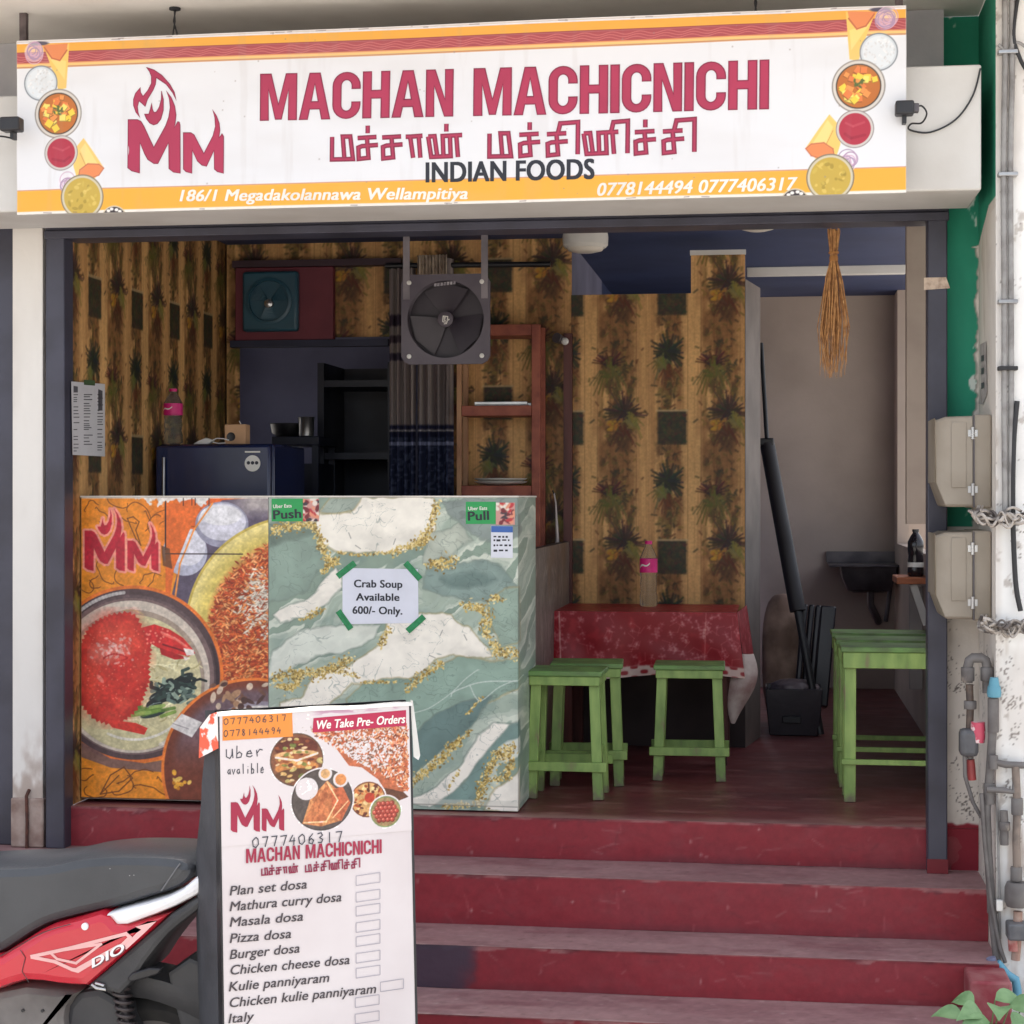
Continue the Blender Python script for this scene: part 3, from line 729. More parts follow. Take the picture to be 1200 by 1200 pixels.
sg = empty('shop_sign', 'wide white and orange shop sign with red lettering above the opening', 'sign', (-.97, -.5, 1.92))
tl, tr = atY(20, 40, -.505), atY(1062, 15, -.545); bl, br = atY(20, 246, -.505), atY(1062, 232, -.545)
Wd = float(np.hypot(tr[0]-tl[0], tr[1]-tl[1])); zt0 = float((tl[2]+tr[2])/2); zb0 = float((bl[2]+br[2])/2); Hs = zt0-zb0
SGN = Plane((tl[0], tl[1], zb0), (tr[0]-tl[0], tr[1]-tl[1], 0), (0, 0, 1))
def sgw(a, b):
    """the slack of the stretched vinyl, in metres"""
    w_ = .0040*np.sin(a*2.3+b*5)+.0020*np.sin(a*7.1-b*9+1)+.0018*np.sin(a*3.7+b*13)
    w_ = w_+.0035*np.sin(a*16+b*21)*np.exp(-((a-Wd)**2*3+(b-Hs)**2*14))+.0030*np.sin(a*14-b*19)*np.exp(-(a**2*3+b**2*12))
    return w_
SGN.warp = sgw
# the whole print, painted in units of 1042 x 207
c = Canvas(0, 1042, 0, 207, 0.62, (226, 226, 228))
X, Y = c.X, c.Y
def band(y0, y1, col, w_=0.6): c.fill(np.clip(.5+(np.minimum(Y-y0, y1-Y))/w_, 0, 1), col)
band(4, 14, (236, 170, 70)); band(14, 15.5, (150, 60, 60)); band(15.5, 27, (168, 76, 80)); band(27, 28.5, (226, 150, 90)); band(28.5, 31, (240, 196, 120)); band(31, 33, (200, 140, 90)); band(1.2, 2.2, (205, 190, 180))
for k in range(3):
    yy = 18.6+k*2.9+1.5*np.sin(X/5.0+k*.4); c.fill(np.clip(.9-np.abs(Y-yy), 0, 1)*.8*(Y > 15.5)*(Y < 27), (216, 130, 124))
band(179, 204, (238, 172, 62)); band(178, 179, (200, 130, 90)); band(204, 207, (236, 228, 216))
rs = np.random.RandomState(3)
def foods(mx):
    """food pictures of one end; mx maps left-end x to the painted x"""
    f = (lambda x: x) if not mx else (lambda x: 1042-x)
    def D(x, y, r, col, ry=None, rot=0, op=1.0): c.disc(f(x), y, r, col, ry, -rot if mx else rot, op)
    def Pp(pts, col, op=1.0, soft=None): c.poly([(f(x), y) for x, y in pts], col, op, soft)
    def Ln(pts, w_, col, op=1.0): c.line([(f(x), y) for x, y in pts], w_, col, op)
    Pp([(33,5),(66,5),(62,58),(52,60),(46,40)], (238, 196, 104)); Pp([(40,20),(62,26),(60,48),(50,34)], (250, 216, 136), .7)
    Pp([(33,6),(64,5),(62,16),(54,25),(44,22),(36,13)], (226, 138, 88)); Ln([(35,9),(44,22),(54,25),(63,13)], 1.6, (190, 104, 70))
    D(28, 4, 12, (84, 80, 96), 2.5)
    def onion(x, y, r):
        D(x, y, r, (236, 226, 232), op=.55)
        for i in range(9): c.ring(f(x+rs.uniform(-4, 4)), y+rs.uniform(-4, 4), rs.uniform(r*.4, r*.95), 1.0, (206, 168, 190) if i % 2 else (168, 140, 170))
    onion(22, 14, 12)
    D(30, 51, 21, (128, 134, 140)); D(30, 51, 19.5, (206, 212, 216)); D(30, 51, 17.5, (222, 227, 230))
    for i in range(70):
        a, q = rs.uniform(0, 6.3), 17*math.sqrt(rs.rand()); D(30+q*math.cos(a), 51+q*math.sin(a), 1.4, (200+rs.randint(40),)*3, .8, rs.uniform(0, 3))
    Pp([(70,134),(84,118),(96,134),(110,154),(98,168),(78,170),(72,152)], (240, 198, 110)); Pp([(80,132),(86,124),(104,152),(90,156)], (250, 222, 150), .6); Ln([(80,136),(92,160)], 1.0, (206, 156, 84))
    Pp([(78,168),(80,156),(90,149),(104,150),(110,155),(104,163),(92,167)], (228, 138, 86)); Ln([(78,168),(80,156),(90,149),(104,150),(110,155),(104,163),(92,167),(78,168)], 1.3, (196, 112, 80))
    D(52, 88, 29.5, (148, 140, 132)); D(52, 88, 28, (214, 206, 196)); D(52, 88, 25, (78, 66, 54))
    D(52, 88, 23.5, (190, 110, 50))
    for i in range(30):
        a, q = rs.uniform(0, 6.3), 19*math.sqrt(rs.rand()); x, y = 52+q*math.cos(a), 88+q*math.sin(a); r_ = rs.uniform(3.5, 6)
        o = rs.uniform(0, 1.5); pts = [(x+r_*math.cos(o+k*1.57), y+r_*math.sin(o+k*1.57)) for k in range(4)]
        col = [(244, 206, 74), (236, 150, 78), (250, 222, 110), (226, 126, 66)][i % 4]
        Pp(pts, tuple(v*.62 for v in col)); Pp([(p[0]-.6, p[1]-.9) for p in pts], col)
    for i in range(9): D(52+rs.uniform(-5, 5), 84+rs.uniform(-5, 5), 2.4, (88, 104, 54), 1.2, rs.uniform(0, 3))
    D(56, 135, 21, (140, 130, 126)); D(56, 135, 20, (206, 198, 192)); D(56, 135, 17.5, (176, 52, 70)); Ln([(46,128),(58,132),(66,128)], 2.4, (196, 84, 96), .6); Ln([(45,142),(60,145),(67,140)], 3, (150, 38, 58), .6)
    onion(64, 171, 11)
    D(83, 188, 26.5, (132, 122, 100)); D(83, 188, 25, (206, 196, 170)); D(83, 188, 22.5, (196, 166, 72))
    for i in range(26):
        a, q = rs.uniform(0, 6.3), 19*math.sqrt(rs.rand()); D(83+q*math.cos(a), 188+q*math.sin(a), rs.uniform(1.5, 4), [(222, 196, 104), (160, 136, 56), (206, 180, 84)][i % 3], rs.uniform(1, 2.4), rs.uniform(0, 3), .7)
    D(122, 215, 16, (208, 196, 170)); D(122, 215, 14.5, (62, 54, 56))
    for x, y in ((115,205),(119,203),(125,204),(129,206)): D(x, y, 2.3, (238, 234, 226), 1.8)
foods(False); foods(True)
c.fill(np.clip(1.2-Y, 0, 1), (230, 226, 222))
c.fill((np.clip((.8-np.minimum(X, 1042-X)), 0, 1)), (206, 200, 196))
rs = np.random.RandomState(8)
for i in range(26):   # scuffs along the hems
    x = rs.uniform(0, 1042); y = rs.choice([1.5, 2.2, 205.6]); c.line([(x, y), (x+rs.uniform(3, 12), y+rs.uniform(-.6, .6))], .8, (108, 92, 92), .8)
c.fill(sstep(.5, .85, fbm(X/160, Y/50, 61))*.14, (190, 182, 176)); c.fill(sstep(.62, .8, fbm(X/14, Y/120, 64))*.10, (170, 158, 150))
for i in range(60): c.disc(rs.uniform(0, 1042), rs.uniform(0, 207), rs.uniform(.5, 1.2), (150, 138, 132), op=.5)
u = c.X/1042*Wd; v = (207-c.Y)/207*Hs
off = sgw(u, v)
P = SGN.O+u[..., None]*SGN.U+v[..., None]*SGN.V+off[..., None]*SGN.N
link('banner', grids_mesh('banner', [(P, c.c)]), M_print, sg)
def slab(mb, pl, a0, a1, b0, b1, d0, d1):
    vs = [pl.O+a*pl.U+b*pl.V+d*pl.N for d in (d1, d0) for a, b in ((a0,b0),(a1,b0),(a1,b1),(a0,b1))]
    return mb.add(vs, [(0,1,2,3),(7,6,5,4),(0,4,5,1),(1,5,6,2),(2,6,7,3),(3,7,4,0)])
fm = MB(); slab(fm, SGN, .004, Wd-.004, .004, Hs-.004, -.038, -.0125); fm.build('frame', M_white, sg)
d_, r_ = MB(), MB()
r_.headline(SGN, 'MACHAN MACHICNICHI', (305, 141), (900.5, 127.5), 55, .0008, d_)
o = r_.build('headline', M_red_ink, sg); d_.build('letter_outline', M_dred_ink, o)
d_, r_ = MB(), MB()
tamil(r_, SGN, (389, 187), (815, 178.5), 27, 5.6, .0009); tamil(d_, SGN, (389, 187), (815, 178.5), 27, 2.2, .0013)
o = r_.build('second_line', M_dred_ink, sg); d_.build('letter_core', M_red_ink, o)
d_, r_ = MB(), MB()
logo(r_, SGN, 150.5, 79.3, 262.3, 203, .0008, 0, 4, d_, 1.0)
o = r_.build('flame_logo', M_red_ink, sg); d_.build('logo_outline', M_dred_ink, o)
MB().text(SGN, 'INDIAN FOODS', (499.5, 213.3), (695.7, 209.2), 22.7, .0008, .036).build('tagline', M_ink, sg)
MB().text(SGN, '186/1 Megadakolannawa Wellampitiya', (211.5, 236), (547, 232.8), 13.2, .0008, .028, .22).build('address_line', M_white_ink, sg)
MB().text(SGN, '0778144494 0777406317', (699, 229.3), (931, 222.3), 14.6, .0008, .026, .22).build('phone_line', M_white_ink, sg)
for px, py0, py1 in ((205, 3, 38), (885, -4, 22)):
    tk = MB()
    for dx, sw in ((-3, .006), (4, -.004)):
        a = atY(px+dx*.3, py0, -.45); b = atY(px+dx, py1, -.5); tk.tube([(a[0], a[1], 2.573), (a[0]+sw, a[1]-.01, (2.573+b[2])/2), (b[0], b[1], b[2]-.02)], .0028, 6)
    a = atY(px, py0, -.45); tk.lathe([(.018, 0), (.018, -.006)], (a[0], a[1], 2.572), 12)
    tk.build('hanging_wire', M_black, sg, smooth=50)
M_rod = mat('rod_metal', (96, 84, 84), .6, (70, 60, 60), scale=20)
for px in (25, 1054):
    a = atY(px, 20, -.47); MB().box(a[0]-.011, a[0]+.011, -.46, -.44, zt0-.06, 2.573).build('hanging_rod', M_rod, sg)

# spotlights on the two ends of the sign, each with its cable
def spotlight(px0, px1, py, label, cab, right):
    t = empty('spotlight', label, 'spotlight', tuple(atY((px0+px1)/2, py, -.56)), 0, 'black spotlights on the ends of the sign')
    a = atY(px0, py-8, -.58); b = atY(px1, py+8, -.58)
    MB().box(a[0], b[0], -.60, -.555, b[2], a[2]).build('lamp_body', M_black, t, bevel=.006)
    x = a[0] if not right else b[0]
    MB().box(x-.012 if not right else x-.004, x+.004 if not right else x+.014, -.592, -.563, b[2]+.008, a[2]-.008).build('lamp_neck', M_greymetal, t, bevel=.003)
    MB().box((a[0]+b[0])/2-.006, (a[0]+b[0])/2+.006, -.58, -.55, b[2]-.022, b[2]+.004).build('bracket', M_black, t, bevel=.002)
    pts = [Vector(atY(x_, y_, yy)) for x_, y_, yy in cab]
    sm = []
    for i in range(len(pts)-1):
        p0 = pts[max(0, i-1)]; p1 = pts[i]; p2 = pts[i+1]; p3 = pts[min(len(pts)-1, i+2)]
        for k in range(6):
            q = k/6; sm.append(.5*((2*p1)+(-p0+p2)*q+(2*p0-5*p1+4*p2-p3)*q*q+(-p0+3*p1-3*p2+p3)*q**3))
    sm.append(pts[-1])
    MB().tube(sm, .0028, 6).build('cable', M_black, t, smooth=60)
spotlight(1049, 1071, 127, 'black spotlight clipped to the right end of the shop sign', [(1071,127,-.58),(1080,124,-.57),(1086,133,-.56),(1080,144,-.54),(1068,145,-.5),(1066,152,-.46),(1090,155,-.458),(1120,140,-.458),(1140,112,-.458),(1149,80,-.458)], True)
spotlight(2, 25, 146, 'black spotlight clipped to the left end of the shop sign', [(2,146,-.58),(-6,150,-.57),(-14,158,-.54),(4,160,-.5),(14,162,-.47)], False)

# ================================================================== the counter
cx0, cx1, cm = -2.354, -.837, -1.689; CT = 1.047; CYF = .08
ct = empty('serving_counter', 'serving counter wrapped in a crab poster and a green marble print', 'counter', ((cx0+cx1)/2, .3, 0))
MB().box(cx0, cx1-.004, CYF+.004, .54, 0.012, CT-.006).build('carcass', M_cream, ct)
CF = Plane((cx0, CYF, 0), (1, 0, 0), (0, 0, 1))
# --- crab poster in photo units 95..315 x 583..943
c = Canvas(95, 315, 583, 943, .62, (226, 136, 40)); X, Y = c.X, c.Y
c.fill(sstep(583, 700, Y)*.3, (238, 152, 46)); c.fill(sstep(150, 240, X-(Y-590)*.1)*sstep(680, 640, Y), (222, 100, 44)); c.fill(sstep(200, 220, X)*sstep(880, 940, Y), (206, 96, 44))
ink = (112, 62, 26); rs = np.random.RandomState(12)
def squig(x, y, r, n=9, wd=1.0):
    a = rs.uniform(0, 6.3); pts = []
    for i in range(n): a += rs.uniform(-.2, 1.1); pts.append((x, y)); x += math.cos(a)*r; y += math.sin(a)*r
    c.line(smooth_px(pts, k=4)[:-4*3], wd, ink, .8)
for x, y in ((100,600),(112,596),(128,600),(150,600),(160,612),(170,600),(180,626),(105,682),(118,690),(134,684),(150,690),(166,686),(186,668),(180,700),(150,590)): squig(x, y, rs.uniform(4, 8))
for r in (24, 32, 41): c.line([(218+r*math.cos(t), 648-r*.9+r*math.sin(t)*.4) for t in np.linspace(3.5, 5.3, 14)], 1.0, ink, .6)
c.line([(150,608),(157,606),(164,612),(160,622),(166,640),(160,632),(154,618),(150,608)], 1.2, ink)
# upper right: bowls on a dark table, rice plate
c.poly([(240,600),(262,586),(315,583),(315,735),(222,760),(202,700),(212,660)], (92, 82, 100))
c.fill(sstep(262, 300, X)*sstep(612, 592, Y+8*(fbm(X/6, Y/6, 3)-.5)), (170, 160, 158))
c.disc(218, 648, 26, (180, 180, 196), 28); c.disc(222, 642, 20, (216, 214, 222), 22)
c.disc(261, 615, 31, (150, 148, 166), 27); c.disc(261, 612, 28, (206, 204, 214), 22); c.disc(260, 604, 24, (226, 224, 226), 12)
c.poly([(195,590),(238,590),(222,625),(205,668),(200,705),(195,700)], (224, 108, 46)); c.line([(250,590),(228,622),(212,662),(205,712)], 2, (240, 150, 70))
c.disc(352, 738, 134, (196, 172, 84)); c.disc(352, 738, 131, (228, 210, 136)); c.disc(350, 740, 120, (216, 194, 104), soft=8); c.disc(356, 742, 108, (204, 92, 46), soft=8)
for i in range(3600):
    x, y = rs.uniform(236, 318), rs.uniform(630, 850)
    if math.hypot(x-356, y-742) > 113-rs.uniform(0, 10): continue
    wht = (rs.rand() < (1-min(1, math.hypot(x-318, y-708)/50)))
    col = (226, 214, 196) if wht else [(222, 112, 58), (236, 146, 84), (176, 66, 34), (240, 170, 110), (146, 52, 30), (204, 84, 48)][rs.randint(6)]
    c.disc(x+.5, y+.8, rs.uniform(2.0, 4.2), tuple(v*.55 for v in col), rs.uniform(.7, 1.2), rs.uniform(-1.2, 1.2), .5); c.disc(x, y, rs.uniform(1.8, 4.2), col, rs.uniform(.7, 1.2), rs.uniform(-1.2, 1.2))
# the pot of crab soup
c.disc(157, 794, 106, (224, 116, 50)); c.disc(157, 794, 102, (84, 66, 68)); c.disc(157, 795, 95, (122, 100, 98)); c.disc(156, 797, 91, (206, 192, 176)); c.disc(157, 801, 84, (164, 146, 130)); c.disc(156, 804, 81, (206, 196, 152))
for r, a0, a1, col in ((99, 3.6, 4.6, (206, 200, 196)), (99, 5.9, 6.4, (60, 46, 50)), (94, 4.2, 5.6, (96, 78, 80)), (88, .2, 1.2, (230, 220, 206))):
    c.line([(157+r*math.cos(t), 795+r*math.sin(t)) for t in np.linspace(a0, a1, 24)], 4, col, .7)
for i in range(120):
    x, y = rs.uniform(150, 232), rs.uniform(728, 850)
    if math.hypot(x-156, y-804) > 76: continue
    t0 = rs.uniform(0, 6.3); r = rs.uniform(8, 22)
    c.line([(x+r*math.cos(t), y+r*.6*math.sin(t)) for t in np.linspace(t0, t0+1.4, 7)], 1.5, [(232, 226, 186), (176, 164, 116), (220, 210, 164)][i % 3], .8)
for i in range(16):
    x, y = rs.uniform(176, 226), 0; y = 826-(x-176)*.45+rs.normal(0, 7); c.disc(x, y, rs.uniform(8, 16), [(30, 40, 42), (44, 58, 56), (24, 32, 36)][i % 3], rs.uniform(4, 7), -.5+rs.normal(0, .3)); c.line([(x-8, y+2), (x, y-3), (x+9, y-5)], 1.4, (150, 166, 158), .6)
for i in range(30):
    x, y = rs.normal(200, 14), rs.normal(812, 9); t0 = rs.uniform(0, 6.3)
    if math.hypot(x-156, y-804) > 78: continue
    c.line([(x, y), (x+9*math.cos(t0), y+5*math.sin(t0)), (x+15*math.cos(t0+.5), y+9*math.sin(t0+.5))], rs.uniform(2.5, 5), [(36, 50, 48), (52, 72, 66), (24, 34, 36), (96, 116, 106)][i % 4] if i % 7 else (150, 168, 150), .95)
for i in range(16):
    x = rs.uniform(146, 192); y = 838+rs.uniform(-5, 6); c.line([(x, y), (x+16, y-4+rs.uniform(-3, 3))], 4, [(116, 150, 62), (150, 176, 92), (90, 124, 52)][i % 3], .85)
crab = [(95,762),(104,742),(116,731),(132,724),(150,721),(160,726),(166,738),(172,748),(177,762),(174,782),(175,800),(170,815),(166,826),(158,838),(146,848),(128,853),(112,848),(102,838),(95,828)]
sp = []
for i in range(len(crab)):
    a, b = np.array(crab[i]), np.array(crab[(i+1) % len(crab)]); n = max(1, int(np.linalg.norm(b-a)/5)); d = (b-a)/np.linalg.norm(b-a)
    for k in range(n): sp += [tuple(a+(b-a)*k/n), tuple(a+(b-a)*(k+.5)/n+np.array([d[1], -d[0]])*3.2)]
c.poly(sp, (202, 50, 42))
k, m = c.polymask(sp, soft=10); c.blend(k, m*.7*sstep(.3, .7, fbm(c.X[k]/18, c.Y[k]/18, 4)), (222, 82, 62))
k, m = c.polymask(sp, soft=16); c.blend(k, m*.45*sstep(150, 100, c.X[k]+.3*(c.Y[k]-790)), (226, 92, 70)); c.blend(k, (1-m)*c.polymask(sp)[1]*.55, (150, 26, 30)); c.disc(132, 800, 30, (214, 62, 50), 26, .3, .5, soft=16); c.disc(128, 768, 22, (232, 150, 136), 9, -.15, .55, soft=8); c.disc(138, 790, 20, (176, 34, 36), 7, -.2, .4, soft=6)
for i in range(60):
    x, y = rs.normal(134, 11), rs.normal(766, 9); c.disc(x, y, rs.uniform(1, 3.5), (236, 196, 186), rs.uniform(.7, 1.6), rs.uniform(0, 3), .6)
for i in range(100): c.disc(rs.uniform(100, 172), rs.uniform(735, 845), .9, (236, 120, 96), op=.7)
c.line(smooth_px([(122,776),(134,770),(150,774),(140,778)])[:-5], 2, (176, 36, 38), .6); c.disc(118, 800, 6, (236, 150, 136), 2.5, .9, .6)
c.poly([(168,738),(182,734),(200,740),(216,750),(226,762),(230,768),(222,772),(204,768),(186,762),(176,756)], (206, 48, 48)); c.line([(190,745),(208,752),(224,764)], 3, (236, 100, 86)); c.line([(192,758),(212,764),(222,768)], 2, (120, 28, 34))
c.poly([(216,762),(228,764),(229,770),(220,771)], (240, 226, 216)); c.poly([(188,762),(206,768),(222,774),(206,776),(190,770)], (176, 36, 40)); c.poly([(216,772),(224,774),(218,777)], (236, 220, 212)); c.disc(182, 750, 10, (196, 44, 46), 8); [c.disc(172+rs.uniform(0, 26), 738+rs.uniform(0, 20), 1.3, (240, 140, 120), op=.8) for i in range(16)]; c.line([(190,743),(206,750),(220,760)], 2, (244, 140, 124), .7)
c.poly([(122,846),(140,850),(160,852),(174,858),(170,866),(150,862),(132,858)], (204, 54, 44))
c.line([(157+72*math.cos(t), 800+72*math.sin(t)) for t in np.linspace(.9, 2.0, 20)], 3, (232, 226, 214), .7)
# below the pot, second bowl
c.poly([(95,876),(130,895),(170,900),(205,893),(240,880),(235,900),(190,910),(130,906),(95,894)], (112, 88, 92), .85)
for x, y in ((110,915),(122,930),(150,915),(160,930),(185,918),(140,925),(200,926)): squig(x, y, 6, 11, 1.2)
c.line([(118,938),(130,915),(146,905),(156,918),(140,934),(118,938)], 1.4, ink); c.line([(120,936),(140,915)], 1.2, ink)
c.disc(300, 906, 110, (232, 126, 56)); c.disc(300, 906, 106.5, (120, 62, 46)); c.fill(sstep(104, 90, np.hypot(X-300, Y-906))*sstep(60, -10, Y-860)*.8, (112, 98, 110)); c.disc(304, 868, 62, (150, 140, 150), 44, -.1); c.disc(304, 868, 57, (216, 208, 200), 39, -.1); c.disc(302, 864, 46, (92, 66, 54), 30, -.1)
for i in range(60): c.disc(rs.uniform(262, 315), rs.uniform(836, 900), rs.uniform(2, 7), [(196, 160, 120), (84, 54, 46), (224, 206, 180), (146, 98, 66)][i % 4], rs.uniform(2, 4), rs.uniform(0, 3))
c.poly([(200,856),(214,840),(238,850),(226,868)], (222, 216, 210)); c.line([(204,852),(222,858)], 1, (150, 140, 140)); [c.disc(rs.uniform(250, 315), rs.uniform(804, 834), rs.uniform(3, 8), [(176, 136, 104), (120, 84, 70), (214, 190, 166), (84, 60, 56)][i % 4], rs.uniform(2, 4), rs.uniform(0, 3)) for i in range(26)]; [c.disc(208+rs.normal(0, 5), 920+rs.normal(0, 5), rs.uniform(2, 4.5), [(236, 170, 60), (246, 200, 100), (206, 130, 40)][i % 3], rs.uniform(1.5, 3), rs.uniform(0, 3)) for i in range(14)]
# seams, worn top edge, logo
c.line([(195,587),(195,645)], 1.6, (46, 36, 40)); c.line([(195,650),(285,650)], 1.4, (46, 36, 40)); c.poly([(190,640),(200,644),(203,668),(192,664)], (92, 60, 40), .8)
e = Y-583-1-9*sstep(.5, .8, fbm(X/16, Y/60, 22))*sstep(130, 175, X)*(.5+.9*vnoise(X/3, Y/3, 23)); c.fill(sstep(1, -1, e), (226, 220, 214))
for x in (216, 226, 230, 246): c.line([(x, 584), (x, 590+rs.rand()*3)], 1, (50, 40, 40))
canvas_logo(c, 99, 575.4, 187, 671, (186, 34, 54), (240, 150, 130), 5)
c.fill((np.clip(1.5-(943-Y), 0, 1)), (70, 50, 40)); c.fill(sstep(96.2, 95.3, X)*.6, (120, 90, 70)); c.grain(.25, .10, 5); c.grain(.28, .35, 8)
CP = sheet(c, (cx0, CYF, CT), (cm-.002-cx0, 0, 0), (0, 0, -CT+.014))
link('crab_poster', grids_mesh('crab_poster', [(CP, c.c)]), M_print, ct)

# --- green marble print, units 315..607 x 583..952
c = Canvas(315, 655, 583, 952, .62, (172, 186, 174)); X, Y = c.X, c.Y
wx = X+34*(fbm(X/60, Y/60, 2)-.5)+9*(fbm(X/16, Y/16, 7)-.5); wy = Y+46*(fbm(X/60, Y/60, 9)-.5)+11*(fbm(X/16, Y/16, 5)-.5)
g = fbm(wx/95+(wy-760)/130, (wy+.45*wx)/58, 14, 3)
band_ = np.sin(g*17)
for lo, hi, col in ((-1, -.45, (162, 176, 160)), (-.45, .1, (184, 194, 178)), (.1, .6, (204, 210, 194)), (.6, 1.1, (138, 156, 140))): c.fill(sstep(lo-.08, lo+.08, band_)*sstep(hi+.08, hi-.08, band_), col)
c.fill(sstep(.4, .8, fbm(wx/30, wy/16, 40))*.35, (108, 130, 124))
WARM, PALE = (244, 238, 224), (222, 225, 212)
def Wp(pts, col=WARM, op=1, wob=7, seed=1, soft=1.2, edge=None):
    k, m = c.polymask(pts, soft, wob, seed, .05)
    if edge is not None:
        k2, m2 = c.polymask(pts, 3.0, wob, seed, .05); c.blend(k2, np.clip(4*m2*(1-m2), 0, 1)**2*.6, edge)
    c.blend(k, m*op, col)
    k3, m3 = c.polymask(pts, 13, wob, seed, .05); c.blend(k, m*op*(1-m3)*(.30 if col in (WARM, PALE) else .62), tuple(v*(.90 if col in (WARM, PALE) else .74) for v in col))
    s_ = sstep(.45, .8, fbm(wx[k]/34, wy[k]/22, seed+60)); c.blend(k, m*op*s_*.42, tuple(v*.82 for v in col))
    if col not in (WARM, PALE): l_ = np.abs(np.sin(fbm(wx[k]/60, wy[k]/34, seed+33)*20)); c.blend(k, m*sstep(.22, 0, l_)*.5, tuple(v*.70 for v in col)); c.blend(k, m*sstep(.3, .8, fbm(wx[k]/24, wy[k]/60, seed+90))*.3, tuple(min(255, v*1.16) for v in col))
gold_e, dk = (160, 138, 88), (112, 124, 114)
TEAL = (146, 170, 154)
Wp([(315,625),(345,612),(372,622),(384,640),(380,668),(362,690),(338,704),(315,708)], (140, 160, 146), .95, 6, 3, 1.5, dk); Wp([(315,614),(350,610),(378,618),(372,628),(340,634),(315,640)], (112, 128, 116), .8, 5, 4, 3)
Wp([(374,604),(412,601),(424,583),(508,583),(512,604),(506,626),(484,642),(455,649),(402,648),(380,640),(371,615)], WARM, 1, 6, 1, 1.2, gold_e)
Wp([(390,583),(424,583),(416,600),(392,603),(376,600)], (168, 180, 166), 1, 4, 6, 1.2, gold_e)
Wp([(520,588),(560,583),(607,586),(612,625),(585,640),(552,628),(536,612)], (140, 152, 146), .9, 8, 8, 2, dk)
Wp([(505,628),(540,615),(553,632),(530,655),(500,660)], (188, 194, 178), .9, 6, 9, 1.5, dk)
Wp([(500,668),(540,655),(585,660),(604,684),(596,702),(560,706),(520,700),(496,690)], (132, 152, 144), .9, 8, 11, 2, dk); Wp([(520,676),(560,668),(586,680),(560,690),(530,686)], (104, 126, 120), .75, 8, 13, 4)
Wp([(322,722),(345,712),(374,692),(396,668),(402,690),(386,706),(360,724),(330,732)], WARM, 1, 5, 14, 1.2, dk)
Wp([(456,730),(496,719),(530,721),(553,741),(580,770),(570,773),(534,768),(510,774),(494,789),(470,799),(436,803),(412,803),(391,825),(368,860),(330,880),(330,830),(351,823),(368,795),(413,784),(446,758)], WARM, 1, 5, 15, 1.2, gold_e)
Wp([(318,765),(350,745),(400,735),(448,733),(440,752),(400,766),(362,775),(335,790),(315,800)], PALE, .9, 6, 16, 1.5, dk)
Wp([(574,705),(592,690),(612,690),(612,752),(588,758),(578,738)], (152, 172, 156), 1, 4, 17, 1.2, gold_e)
Wp([(408,823),(428,803),(496,796),(536,773),(575,776),(612,774),(612,806),(556,832),(522,860),(492,884),(470,900),(440,880),(420,850)], TEAL, 1, 5, 18, 1.2, gold_e)
Wp([(480,870),(512,840),(545,824),(574,817),(560,845),(530,872),(498,898),(470,920)], (112, 136, 130), 1, 4, 19, 1.2, dk)
Wp([(474,945),(514,926),(544,894),(564,864),(577,850),(600,850),(572,886),(556,906),(530,938),(505,948)], WARM, 1, 4, 21, 1.2, dk)
Wp([(512,948),(548,918),(568,888),(600,850),(612,846),(612,866),(588,884),(570,914),(556,948)], (124, 150, 142), 1, 3, 22, 1.2, dk)
Wp([(575,936),(590,920),(612,900),(612,952),(568,952)], WARM, 1, 4, 24, 1.2, gold_e)
Wp([(580,880),(596,868),(612,866),(612,884),(590,896)], PALE, 1, 3, 25)
for kk, fr_, sd in ((1, 9, 30), (2, 15, 31)):
    l = np.abs(np.sin(fbm(wx/70, wy/40, sd)*fr_*2.2)); c.fill(sstep(.10, .0, l)*.35*(fbm(X/40, Y/40, 77) > .47), (84, 100, 96))
rs = np.random.RandomState(21)
c.line(smooth_px([(530,818),(548,806),(570,800),(604,799),(620,799),(560,840)])[:-10], 1.3, (206, 216, 206), .8); c.line(smooth_px([(482,842),(505,832),(530,814),(548,796),(560,790),(500,860)])[:-10], 1.1, (206, 216, 206), .7); c.line(smooth_px([(552,806),(558,818),(566,822),(586,806),(606,800),(560,840)])[:-10], 1.2, (206, 216, 206), .7)
def gold(path, wd, dens=1.0):
    for i in range(len(path)-1):
        a, b = np.array(path[i]), np.array(path[i+1]); L_ = np.linalg.norm(b-a)
        for q in range(int(L_*wd*.42*dens)):
            p = a+(b-a)*rs.rand()+rs.normal(0, wd*.40, 2)
            c.disc(p[0], p[1], rs.uniform(.9, 2.1), [(206, 178, 102), (160, 132, 66), (236, 216, 156), (186, 156, 82), (126, 104, 56), (220, 196, 126)][rs.randint(6)], rs.uniform(.6, 1.2), rs.uniform(0, 3))
gold([(318,622),(340,618),(362,614),(372,622)], 9); gold([(372,622),(380,645),(388,662),(398,658)], 8); gold([(392,660),(378,672)], 5); gold([(396,648),(420,652),(460,648)], 2); gold([(460,648),(486,640),(505,622),(511,600),(514,588)], 6); gold([(486,640),(505,632)], 8)
gold([(508,662),(535,658)], 10); gold([(500,664),(515,660)], 5); gold([(545,712),(560,712),(572,718),(572,732)], 8); gold([(572,706),(584,700),(590,704)], 5); gold([(566,730),(574,748),(582,760)], 7); gold([(582,766),(607,766)], 10)
gold([(320,800),(338,792),(352,800),(340,812),(326,806)], 8); gold([(345,792),(370,795),(392,786),(412,775)], 9); gold([(395,790),(420,795)], 4); gold([(447,760),(458,738)], 6); gold([(352,730),(378,716)], 4); gold([(478,812),(498,792),(520,778)], 6); gold([(424,803),(470,802)], 2)
